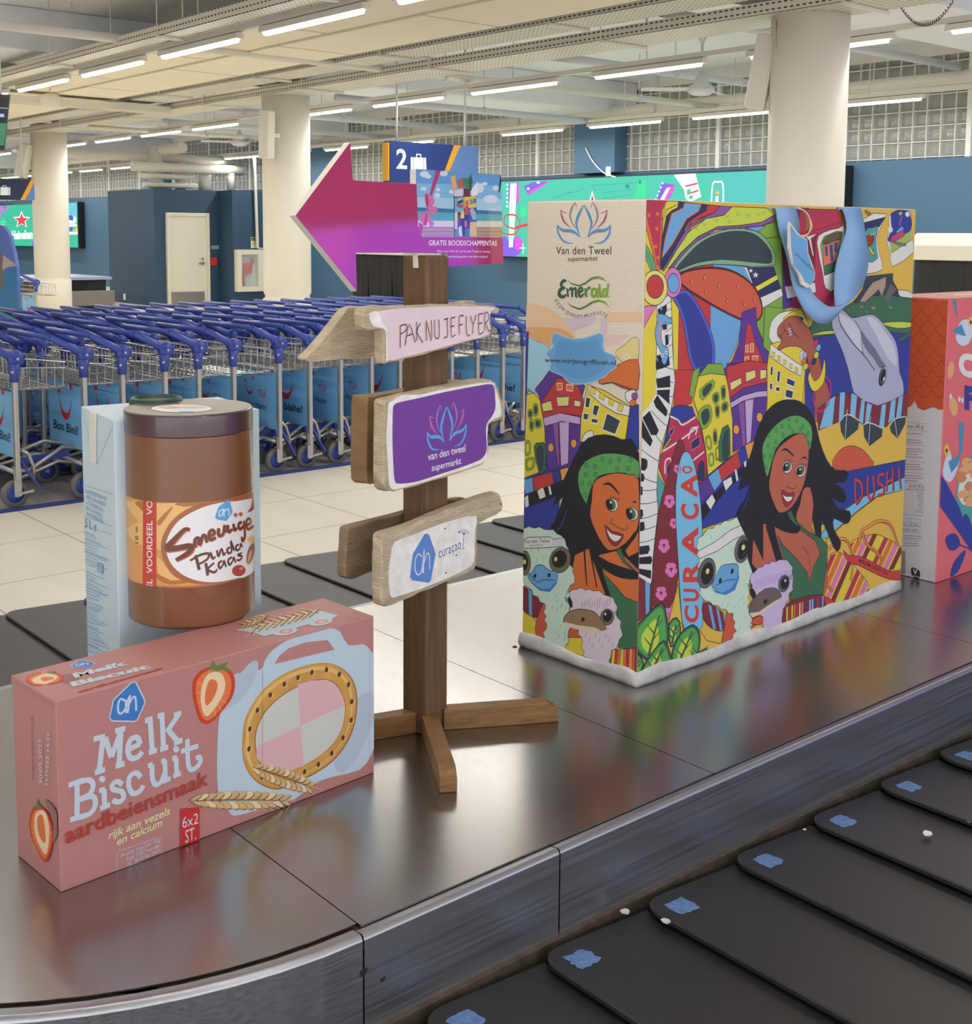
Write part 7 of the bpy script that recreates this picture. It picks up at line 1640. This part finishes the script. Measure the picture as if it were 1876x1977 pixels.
for i in range(4): win([(432+i*56, 142+i*36), (462+i*56, 158+i*34), (458+i*54, 192+i*34), (430+i*54, 176+i*36)], KY, KO, 1.2)
for p in ([(405, 205), (435, 212), (425, 270), (398, 265)], [(452, 250), (488, 260), (470, 320), (442, 308)], [(390, 300), (422, 305), (418, 342), (388, 340)], [(440, 330), (478, 338), (472, 365), (436, 358)], [(530, 300), (612, 345), (580, 430), (502, 400)]): win(p, KDK, KWH, 3)
P_(KWH, [(380, 470), (400, 420), (440, 405), (450, 440), (420, 470)], 2)
P_(KHAND, [(480, 110), (540, 60), (600, 10), (700, -10), (716, 160), (690, 170), (620, 150), (560, 120), (500, 130)], 0); s.poly(KSKL, [(480, 112), (545, 62), (600, 12), (716, -20), (716, 150), (690, 160), (630, 140), (560, 118), (500, 128)], 2, KO, 1.2)
P_(KWH, [(640, 180), (690, 160), (710, 190), (690, 240), (650, 230)], 2)
for x, y, m in ((695, 200, KMV), (685, 240, KOR)): s.ell(m, x, y, 18, 20, 0, KO, 1)
P_(KGR, [(40, 140), (90, 180), (60, 170), (45, 230)], 0)
P_(KY, [(30, 200), (90, 180), (130, 220), (160, 400), (165, 640), (30, 690)], 0)
for p in ([(60, 285), (85, 280), (85, 330), (62, 330)], [(92, 250), (118, 250), (118, 310), (94, 318)], [(68, 345), (90, 345), (92, 405), (70, 405)], [(98, 340), (135, 340), (138, 385), (102, 390)], [(40, 480), (70, 465), (75, 540), (45, 555)], [(45, 580), (95, 565), (98, 625), (50, 645)]): s.poly(KGR, p, 2, KO, 1); s.poly(KDK if p[0][1] < 400 else KY, [(sum(q[0] for q in p)/len(p)+(a-sum(q[0] for q in p)/len(p))*.55, sum(q[1] for q in p)/len(p)+(b-sum(q[1] for q in p)/len(p))*.6) for a, b in p], 2, KO, .8)
P_(KDG, [(95, 500), (130, 480), (165, 490), (160, 640), (122, 650)], 2); P_(KDK, [(112, 520), (135, 500), (150, 520), (148, 630), (128, 640)], 2)
for a, b, m in ((30, 85, KSK), (85, 205, KR), (205, 250, KBL), (250, 300, K('lamp orange', (228, 160, 70)))): P_(m, [(a, 700-(a-30)*.28), (b, 700-(b-30)*.28), (b+8, 785-(b-30)*.33), (a+14, 785-(a-30)*.33)], 0)
P_(KBK, [(35, 800), (270, 700), (270, 780), (60, 860)], 0)
for p in ([(40, 805), (60, 790), (65, 855), (45, 865)], [(115, 765), (150, 745), (165, 800), (130, 815)], [(180, 740), (192, 735), (202, 785), (190, 790)]): Q_(KWH, p)
P_(KMR, [(30, 1330), (80, 1360), (85, 1520), (30, 1480)], 0); P_(KSK, [(60, 1350), (85, 1370), (84, 1520), (64, 1500)], 0); P_(KMR, [(85, 1370), (150, 1440), (130, 1520), (85, 1525)], 0)
P_(KY, [(20, 1480), (90, 1520), (160, 1640), (400, 1620), (400, 1780), (20, 1680)], 0)
P_(KTER, [(150, 1440), (185, 1500), (180, 1600), (150, 1640), (105, 1620), (110, 1540)], 2); P_(KTER, [(310, 1570), (360, 1600), (375, 1640), (300, 1640)], 0)
# woman on the narrow side
P_(KBK, [(420, 450), (520, 430), (620, 460), (720, 540), (720, 1300), (560, 1400), (350, 1300), (200, 1000), (215, 960), (270, 800), (210, 850), (300, 640), (360, 520)], 2)
Q_(KSKL, [(340, 1150), (420, 1110), (440, 1160), (520, 1380), (300, 1380)]); Q_(KSKL, [(480, 1150), (600, 1120), (720, 1240), (720, 1440), (560, 1400)])
for a, b in (((395, 1110), (410, 1330)), ((430, 1120), (470, 1340)), ((460, 1130), (540, 1390))): brush(s, KBK, [(*a, 16), (*b, 10)], 0)
P_(KDG, [(500, 1240), (580, 1330), (640, 1400), (720, 1430), (720, 1720), (600, 1700), (560, 1420)], 0)
P_(KDG, [(585, 1120), (612, 1105), (640, 1180), (720, 1260), (700, 1250), (625, 1190)], 0)
P_(KGB, [(405, 840), (365, 760), (360, 660), (400, 590), (480, 550), (550, 540), (640, 550), (720, 590), (720, 690), (640, 660), (560, 660), (480, 680), (440, 740), (412, 830)], 2)
for x, y in ((458, 618), (505, 577), (552, 590), (603, 577), (592, 636), (657, 632), (462, 668), (405, 668), (382, 722), (428, 722), (402, 790), (672, 580), (408, 612)): s.ell(KDG, x, y, 12, 15); s.ell(KGB, x, y, 7, 9)
P_(KSKL, [(440, 820), (450, 720), (500, 680), (580, 658), (660, 668), (720, 700), (720, 960), (690, 1020), (640, 1080), (560, 1125), (510, 1090), (460, 1000), (430, 910)], 2)
for st in ([(505, 728, 4), (550, 725, 18), (605, 785, 8)], [(684, 832, 6), (704, 830, 14)]): brush(s, KBK, st)
for x, y in ((556, 848), (676, 902)):
    s.ell(KWH, x+6, y, 34, 40, -20, KO, 1.4); s.ell(K('iris', (88, 108, 88)), x, y-2, 26, 36, -20); s.ell(KBK, x-12, y, 18, 34, -20); s.ell(KWH, x-2, y-14, 6, 8)
for k in range(5): s.line(KBK, [(555+k*10, 812+k*2), (560+k*13, 790+k*6)], 1.2, 0)
s.line(KO, [(568, 930), (552, 955), (575, 968), (600, 985), (640, 998), (654, 980), (650, 965)], 1.4, 4)
P_(K('lip red', (170, 42, 58)), [(518, 965), (560, 1005), (630, 1025), (610, 1070), (580, 1095), (540, 1060)], 2); P_(KWH, [(528, 990), (560, 1020), (618, 1035), (600, 1062), (575, 1068), (545, 1040)], 2)
s.line(KO, [(505, 1095), (545, 1120), (600, 1110)], 1.2, 3)
P_(KSKL, [(700, 1040), (720, 1000), (720, 1130), (660, 1160), (640, 1120)], 0); P_(KBK, [(470, 1150), (540, 1190), (620, 1220), (720, 1255), (720, 1290), (620, 1285), (540, 1250), (480, 1200)], 2)
brush(s, KBL, [(292, 880, 4), (262, 960, 10), (235, 1005, 4)])
# ostriches
fur(KOS, [(30, 990), (100, 985), (180, 995), (260, 1030), (290, 1090), (310, 1200), (340, 1280), (300, 1360), (310, 1500), (300, 1640), (270, 1740), (150, 1690), (170, 1560), (160, 1440), (60, 1340), (30, 1300)], seed=21)
P_(KWH, [(35, 1060), (60, 1042), (190, 1040), (215, 1055), (260, 1045), (268, 1095), (160, 1105), (35, 1108)], 0)
s.text(KBK, 'Van den Tweel', (38, 1078), (190, 1073), (38, 1054)); s.text(KBK, 'supermarket', (66, 1096), (150, 1092), (66, 1084))
lotus(s, 232, 1096, .105, 0, 0, .155, {'r': K('mini rose', (222, 160, 170)), 'p': K('mini lilac', (190, 170, 210)), 'b': K('mini blue', (150, 190, 226))}, .2)
for x, y, rx, ry, ro in ((40, 1195, 36, 74, 0), (252, 1178, 62, 78, 20)):
    s.ell(K('eye olive', (112, 106, 80)), x, y, rx, ry, ro, KO, OW); s.ell(KBK, x-4, y-6, rx*.7, ry*.68, ro); s.ell(KLY, x-26*(rx > 50), y-6, 9, 14)
P_(KSK, [(55, 1270), (85, 1250), (110, 1210), (150, 1210), (190, 1240), (235, 1250), (230, 1310), (190, 1350), (140, 1350), (90, 1320)], 2); Q_(K('beak blue', (66, 130, 200)), [(75, 1310), (130, 1350), (190, 1345), (232, 1300), (240, 1260), (232, 1320), (190, 1368), (130, 1360)])
for x, y in ((102, 1272), (186, 1268)): s.ell(KBK, x, y, 9, 13, 10)
s.line(KO, [(70, 1265), (120, 1310), (150, 1295), (220, 1300)], 1.6, 3)
r = random.Random(15)
for i in range(30):
    x, y = 170+r.random()*120, 1380+r.random()*280
    if i > 20: x, y = 70+r.random()*150, 1000+r.random()*200
    s.line(KOSD, [(x, y), (x+6+r.random()*8, y-14-r.random()*18)], .9, 0)
fur(K('ostrich pink', (222, 204, 214)), [(305, 1370), (350, 1350), (450, 1360), (540, 1390), (580, 1430), (595, 1520), (620, 1600), (600, 1680), (560, 1720), (540, 1800), (400, 1780), (380, 1640), (320, 1500)], seed=31)
s.ell(K('eye ring b', (128, 112, 88)), 532, 1518, 40, 48, 10, KO, OW); s.ell(KBK, 534, 1512, 28, 36, 10); s.ell(KWH, 522, 1500, 6, 8); s.ell(KBK, 312, 1430, 12, 34, -15)
P_(K('beak tan', (150, 122, 88)), [(272, 1530), (300, 1490), (360, 1470), (440, 1480), (480, 1510), (530, 1590), (460, 1590), (350, 1580), (280, 1555)], 2); Q_(K('beak cream', (222, 206, 180)), [(275, 1545), (350, 1565), (460, 1580), (520, 1610), (440, 1605), (340, 1590), (285, 1570)]); s.ell(KBK, 388, 1532, 10, 14, 20)
for k in range(12): s.line(KMV, [(380+k*15, 1470-(k % 3)*8), (386+k*15, 1425-(k % 4)*8)], 1.2, 0)
for k in range(4): s.line(KBK, [(300, 1415+k*8), (282, 1395+k*6)], 1.2, 0); s.line(KBK, [(570+k*4, 1490+k*6), (594+k*3, 1478+k*10)], 1.2, 0)
for k in range(9): s.line(KMV, [(400+k*20, 1640+(k % 3)*30), (408+k*20, 1615+(k % 3)*30)], 1, 0)
cols = [KY, KR, KOR, KLI, KOR, KCR, K('lamp orange', (228, 160, 70)), KTER]
P_(KMR, [(560, 1715), (720, 1700), (720, 1880), (540, 1840)], 0)
for k, m in enumerate(cols): Q_(m, [(565+k*17, 1714-k), (579+k*17, 1713-k), (570+k*18, 1850+k*3), (552+k*18, 1846+k*3)])
# logos of the upper part
E1()
lotus(s, 643, 455, 1.0, 0.0, 0, 1.0, {'r': K('logo rose', (186, 84, 108)), 'p': K('logo lilac', (160, 124, 160)), 'b': K('logo blue', (84, 146, 198))}, 1.2)
KT = K('logo charcoal', (56, 50, 50))
s.text(KT, 'Van den Tweel', (372, 612), (910, 612), (372, 536), .0, 1.05); s.text(KT, 'supermarket', (486, 680), (776, 676), (486, 632))
KEM = [K('emerald %d' % i, c) for i, c in enumerate(((52, 78, 66), (56, 88, 66), (68, 104, 62), (84, 124, 56), (104, 146, 52), (124, 164, 60), (136, 176, 64)))]
for st in ([[(470, 880, 14), (450, 870, 22), (422, 900, 26), (430, 935, 24), (462, 945, 16)], [(450, 942, 18), (410, 965, 28), (402, 1010, 30), (440, 1030, 24), (472, 1005, 12)]], [[(478, 945, 12), (490, 1030, 20)], [(492, 970, 12), (525, 945, 18), (528, 1030, 20)], [(530, 968, 12), (562, 945, 18), (565, 1020, 20), (580, 1028, 10)]], [[(590, 990, 14), (632, 965, 18), (612, 940, 18), (590, 975, 22), (605, 1025, 22), (650, 1000, 10)]], [[(655, 945, 14), (668, 1030, 22)], [(668, 975, 12), (690, 940, 18), (708, 950, 14)]], [[(760, 950, 16), (728, 960, 22), (722, 1010, 22), (750, 1025, 18), (768, 960, 16)], [(770, 945, 18), (772, 1020, 20), (790, 1030, 8)]], [[(796, 905, 18), (800, 1010, 24), (822, 1030, 10)]], [[(862, 955, 16), (835, 965, 22), (832, 1015, 22), (862, 1020, 16)], [(884, 898, 18), (868, 1000, 24), (888, 1032, 10)]]):
    i = min(6, int((st[0][0][0]-400)/68))
    for q in st: brush(s, KEM[i], [(a, b, w*1.5) for a, b, w in q])
for i, y in ((0, 0), (1, 215)):
    W3 = [(485, 866+y, 3), (520, 900+y, 10), (600, 922+y, 14), (660, 895+y, 18), (720, 850+y, 22), (780, 836+y, 22), (835, 855+y, 20), (862, 880+y, 4)] if i == 0 else [(480, 866+y, 3), (520, 905+y, 10), (600, 935+y, 16), (660, 910+y, 18), (720, 870+y, 22), (790, 850+y, 22), (850, 870+y, 20), (892, 918+y, 4)]
    for j in range(len(W3)-1): brush(s, KEM[min(6, j)], W3[j:j+2], 0)
HQ = [('H', 373, 1066), ('I', 392, 1094), ('G', 414, 1122), ('H', 438, 1146), ('-', 462, 1164), ('Q', 482, 1178), ('U', 508, 1194), ('A', 534, 1205), ('L', 560, 1213), ('I', 579, 1218), ('T', 598, 1222), ('Y', 622, 1223), ('P', 657, 1217), ('R', 682, 1211), ('O', 712, 1202), ('D', 744, 1192), ('U', 778, 1183), ('C', 810, 1184), ('T', 836, 1198), ('S', 860, 1216)]
for i, (ch, x, y) in enumerate(HQ):
    x0, y0 = HQ[max(i-1, 0)][1:]; x1, y1 = HQ[min(i+1, len(HQ)-1)][1:]; L = math.hypot(x1-x0, y1-y0); ux, uy = (x1-x0)/L, (y1-y0)/L
    if ch == '-': s.line(KT, [(x-4*ux, y-4*uy), (x+5*ux, y+5*uy)], .8, 0); continue
    w_ = 3 if ch == 'I' else 10
    s.text(KT, ch, (x-ux*w_-uy*17, y-uy*w_+ux*17), (x+ux*w_-uy*17, y+uy*w_+ux*17), (x-ux*w_+uy*17, y-uy*w_-ux*17))
# blue paint splash with the web address
s.poly(KSK, [(340, 1410), (370, 1382), (450, 1420), (560, 1440), (680, 1425), (800, 1385), (835, 1430), (830, 1490), (845, 1560), (900, 1585), (960, 1620), (955, 1680), (960, 1720), (900, 1760), (845, 1810), (740, 1860), (600, 1885), (500, 1870), (430, 1800), (330, 1760), (305, 1720), (330, 1660), (280, 1600), (290, 1560), (345, 1520), (330, 1470)], 2, KPB, 2)
s.poly(K('splash deep', (98, 156, 208)), [(400, 1450), (560, 1475), (780, 1450), (800, 1540), (880, 1640), (820, 1760), (620, 1840), (450, 1780), (360, 1700), (370, 1580)], 2)
s.text(KT, 'www.mirjamgriffioen.nl', (262, 1668), (958, 1700), (262, 1622), .012)
# shaded rim of the cloth at the far edge and the seam
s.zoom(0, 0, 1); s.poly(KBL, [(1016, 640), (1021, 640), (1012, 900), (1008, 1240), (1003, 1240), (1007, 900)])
s.mb.build('narrow_side_print', None, bag, recalc=False)
# ---------------- hanging handle on the wide side
M_STRAP = mat('light blue cotton strap', (134, 172, 216), .8, bump=.25, bscale=260, vary=.04, vscale=8)
def on_side(x, y, off):
    d = ray(x, y); o = G0-GV*off; t = (o-CAM).dot(GV)/d.dot(GV); return CAM+d*t
def ribbon3(a, b, th=.003):
    """a, b: the two edges as (x, y, stand-off from the cloth)"""
    A = smooth_pts([on_side(*p) for p in a], False, 6); B = smooth_pts([on_side(*p) for p in b], False, 6)
    g = MB().use(M_STRAP); n = len(A); rows = []
    for i in range(n):
        t = (A[min(i+1, n-1)]-A[max(i-1, 0)]); nr = t.cross(B[i]-A[i]); nr = nr.normalized() if nr.length > 1e-9 else V(0, -1, 0)
        rows.append([g.bm.verts.new(p) for p in (A[i]+nr*th/2, B[i]+nr*th/2, B[i]-nr*th/2, A[i]-nr*th/2)])
    for R, T in zip(rows, rows[1:]):
        for k in range(4):
            f = g.bm.faces.new((R[k], R[(k+1) % 4], T[(k+1) % 4], T[k])); f.smooth = k in (0, 2)
    g.bm.faces.new(rows[0][::-1]); g.bm.faces.new(rows[-1])
    return g.build('handle', None, bag)
ribbon3([(1484, 402, .004), (1497, 404, .012), (1503, 440, .016), (1520, 500, .020), (1530, 550, .026), (1550, 595, .036), (1575, 622, .044), (1597, 624, .046), (1612, 612, .046), (1624, 598, .044), (1640, 580, .036)],
        [(1530, 400, .004), (1535, 403, .012), (1542, 430, .016), (1543, 465, .022), (1550, 520, .030), (1568, 565, .044), (1592, 588, .050), (1606, 592, .052), (1620, 590, .050), (1640, 582, .046), (1658, 562, .038)])
ribbon3([(1616, 404, .004), (1626, 405, .012), (1634, 440, .014), (1622, 480, .014), (1612, 520, .016), (1610, 560, .022), (1612, 592, .040)],
        [(1655, 403, .004), (1662, 405, .012), (1668, 440, .020), (1675, 490, .026), (1672, 530, .032), (1656, 565, .040), (1632, 586, .046)])
# card tag tied to the handle
TO = .05
pts = [(1524, 428), (1540, 450), (1545, 454), (1558, 462), (1560, 488), (1566, 505), (1573, 525), (1572, 540), (1565, 552), (1558, 556), (1548, 550), (1543, 532), (1530, 510), (1523, 480)]
tg = thing('hang_tag', on_side(1546, 490, TO), 'white-edged card tag with a blue paint patch tied to the bag handle', 'tag')
MB().prism([on_side(x, y, TO) for x, y in pts], GV*.006).build('card', mat('raw white card', (226, 220, 206), .7), tg)
s = Sheet(G0-GV*(TO+.0004), GU, -GV).zoom(1480, 380, 5.203); s.px = .0014
s.poly(KSK, [(235, 280), (300, 370), (345, 410), (400, 430), (410, 560), (440, 660), (480, 760), (470, 850), (440, 890), (380, 850), (345, 780), (270, 690), (245, 520)])
s.text(KT, 'www.mirjamgriffioen.nl', (282, 580), (470, 760), (296, 548))
s.mb.build('tag_print', None, tg, recalc=False)
MB().use(mat('cream string', (224, 206, 168), .8)).tube(smooth_pts([on_side(x, y, o) for x, y, o in ((1545, 455, TO+.003), (1556, 456, TO), (1564, 440, .04), (1560, 415, .02), (1545, 403, .012))], False, 5), .0016, 6).tube(smooth_pts([on_side(x, y, o) for x, y, o in ((1545, 455, TO+.003), (1558, 452, TO), (1567, 436, .04), (1556, 410, .02), (1538, 402, .012))], False, 5), .0014, 6).build('string', None, tg)
# small grey crumb by the bag's left corner
scrap(pz(994, 1249, DZ), .007, 'small dark crumb of debris at the left foot of the painted bag', 20, m=M_BLACK)
# ================================================================ cereal carton at the right border
M_CERG, M_CERP, M_CERT, M_CERT2 = mat('cereal grey white side', (206, 204, 210), .5), mat('cereal coral pink', (226, 110, 116), .5), mat('cereal roof orange', (196, 82, 44), .5), mat('cereal roof dark', (156, 56, 34), .5)
X0 = 3.437; E0 = V(X0, 1.892, DZ); EH, EL, ED = .870, .60, .25
cer = thing('cereal_box', (X0+EL/2, E0.y+ED/2, DZ), 'oversized coral cereal carton cropped by the right border beside the painted bag', 'carton')
MB().use(M_CERP).box(X0, X0+EL, E0.y, E0.y+ED, DZ, DZ+EH).build('carton_body', None, cer, bevel=.003)
s = Sheet(E0-V(.0008, 0, 0), (0, -1, 0), (-1, 0, 0), (-ED+.002, .002), (-.002, EH-.003)).zoom(1720, 540, 3.187); s.px = .0016
s.poly(M_CERG, [(40, 60), (370, 60), (300, 1900), (20, 1900)])
s.poly(M_CERT, [(60, 60), (375, 60), (322, 800), (290, 800), (262, 785), (240, 790), (200, 805), (165, 790), (145, 745), (120, 780), (60, 800)])
for r_ in range(10):
    for c in range(4):
        x = 92+c*96+(48 if r_ % 2 else 0)-r_*4; y = 150+r_*62
        s.line(M_CERT2, [(x-46, y-32), (x-26, y+4), (x, y+16), (x+26, y+4), (x+46, y-32)], 1.5, 4)
for y in (880, 928, 1016, 1118, 1190, 1255, 1448, 1605): s.line(KT, [(70, y-6), (218-(y-880)*.05, y+6)], .5, 0)
for t_, x0, x1, y, h in (('porties (40 g)', 70, 200, 912, 26), ('portie (40 g)', 112, 202, 1276, 18), ('649 kJ / 153 kcal', 90, 200, 1296, 14), ('0,4 g', 165, 198, 1315, 12), ('0,08 g', 160, 197, 1335, 12), ('0,4 g', 164, 197, 1354, 12), ('34 g', 170, 197, 1373, 12), ('1,8 g', 166, 196, 1392, 12), ('1,0 g', 166, 196, 1411, 12), ('0,20 g', 152, 196, 1430, 12), ('2,0%  2,0%', 72, 166, 1545, 16), ('1,0 g  0,28 g', 72, 172, 1515, 16)):
    s.text(KT, t_, (x0, y), (x1, y+5), (x0, y-h))
for y in (945, 985, 1000, 1040, 1055, 1072, 1090, 1135, 1150, 1165, 1205, 1220, 1236, 1575, 1590, 1620, 1635): s.line(KT, [(76, y), (150+(y*7) % 48, y+4)], .9, 0)
s.line(KBL, [(66, 1465), (182, 1475), (178, 1560), (64, 1550), (66, 1465)], .5, 0); s.line(KBL, [(122, 1470), (118, 1556)], .5, 0); s.line(KBL, [(66, 1492), (180, 1500)], .5, 0)
for k in range(7): s.line(KT, [(64+k*3.6, 1670), (62+k*3.6, 1810)], .5 if k % 2 else .9, 0)
s.poly(KBK, [(122, 1780), (132, 1770), (168, 1785), (176, 1800), (176, 1832), (150, 1838), (125, 1815)], 2); s.text(KWH, 'V', (134, 1812), (162, 1816), (134, 1778), .03); s.line(KWH, [(130, 1822), (172, 1828)], 1, 0)
s.mb.build('side_print', None, cer, recalc=False)
s = Sheet(E0-V(0, .0008, 0), (1, 0, 0), (0, -1, 0), (.002, .002), (EL-.002, EH-.003)).zoom(1720, 540, 3.187); s.px = .0016
KBD, KBDL, KBW, KFL = K('bird blue', (72, 142, 186)), K('bird pale', (204, 216, 236)), K('bird yellow', (236, 184, 84)), K('flake', (226, 168, 116))
P0_ = lambda m, p, sm=0: s.poly(m, p, sm)
def bird(x, y, k=1, tail=None):
    P0_(KBDL, [(x, y), (x+20*k, y-70*k), (x+70*k, y-90*k), (x+110*k, y-40*k), (x+80*k, y+60*k), (x+30*k, y+80*k), (x-5*k, y+40*k)], 3)
    P0_(KBD, [(x-30*k, y-10*k), (x+30*k, y-60*k), (x+60*k, y+20*k), (x+20*k, y+10*k)])
    s.ell(KBW, x+90*k, y-75*k, 17*k, 34*k); s.ell(KBK, x+90*k, y-72*k, 6*k, 12*k)
P0_(KBD, [(378, 118), (402, 118), (408, 240)]); bird(404, 330, .95)
P0_(KBD, [(415, 880), (450, 876), (440, 1050), (420, 1075)]); P0_(KBDL, [(318, 1170), (335, 1100), (360, 1050), (380, 1120), (420, 1110), (395, 1200), (360, 1245), (325, 1220)], 3); P0_(KBD, [(350, 1120), (435, 1065), (410, 1140), (370, 1190)]); s.ell(KBW, 341, 1050, 16, 38); s.ell(KBK, 341, 1052, 6, 13)
s.text(KWH, 'Corn', (414, 590), (700, 640), (414, 440), .06); s.text(KBL, 'Flakes', (452, 800), (760, 850), (452, 645), .06)
for x, y, a, b, ro in ((366, 555, 20, 55, 8), (382, 780, 26, 60, -8)): s.ell(KFL, x, y, a, b, ro)
for x, y in ((366, 718), (420, 735), (438, 742)): s.ell(KBDL, x, y, 8, 17)
P0_(KTE, [(400, 1330), (430, 1180), (480, 1090), (700, 1080), (700, 1500), (520, 1620), (450, 1560)], 2); P0_(KWH, [(412, 1300), (440, 1170), (490, 1110), (700, 1100), (700, 1400), (480, 1390), (430, 1370)], 2)
r = random.Random(6)
for k in range(26): s.ell(KFL if k % 3 else K('flake dark', (206, 138, 92)), 425+r.random()*140, 1120+r.random()*250, 24, 32, r.random()*90)
P0_(KBL, [(300, 1190), (340, 1250), (420, 1400), (500, 1640), (560, 1700), (500, 1680), (420, 1560), (298, 1390)]); P0_(KBL, [(332, 1600), (360, 1565), (400, 1565), (425, 1620), (400, 1660), (360, 1665)], 2); s.line(KBL, [(420, 1630), (560, 1690)], 3, 0); P0_(KBL, [(365, 1820), (385, 1740), (450, 1665), (455, 1690), (420, 1780), (385, 1820)], 2); P0_(KBL, [(440, 1480), (460, 1440), (490, 1500), (520, 1680), (480, 1620)], 2)
s.mb.build('front_print', None, cer, recalc=False)
s = Sheet(E0+V(0, 0, EH+.0006), (1, 0, 0), (0, 0, 1), (.002, .002), (EL-.002, ED-.002)); s.raw(K('cereal top salmon', (228, 150, 140)), [(.002, .002), (EL-.002, .002), (EL-.002, ED-.002), (.002, ED-.002)]); s.raw(KWH, [(.25, .12), (.58, .05), (.58, .12), (.3, .15)])
s.mb.build('top_print', None, cer, recalc=False)
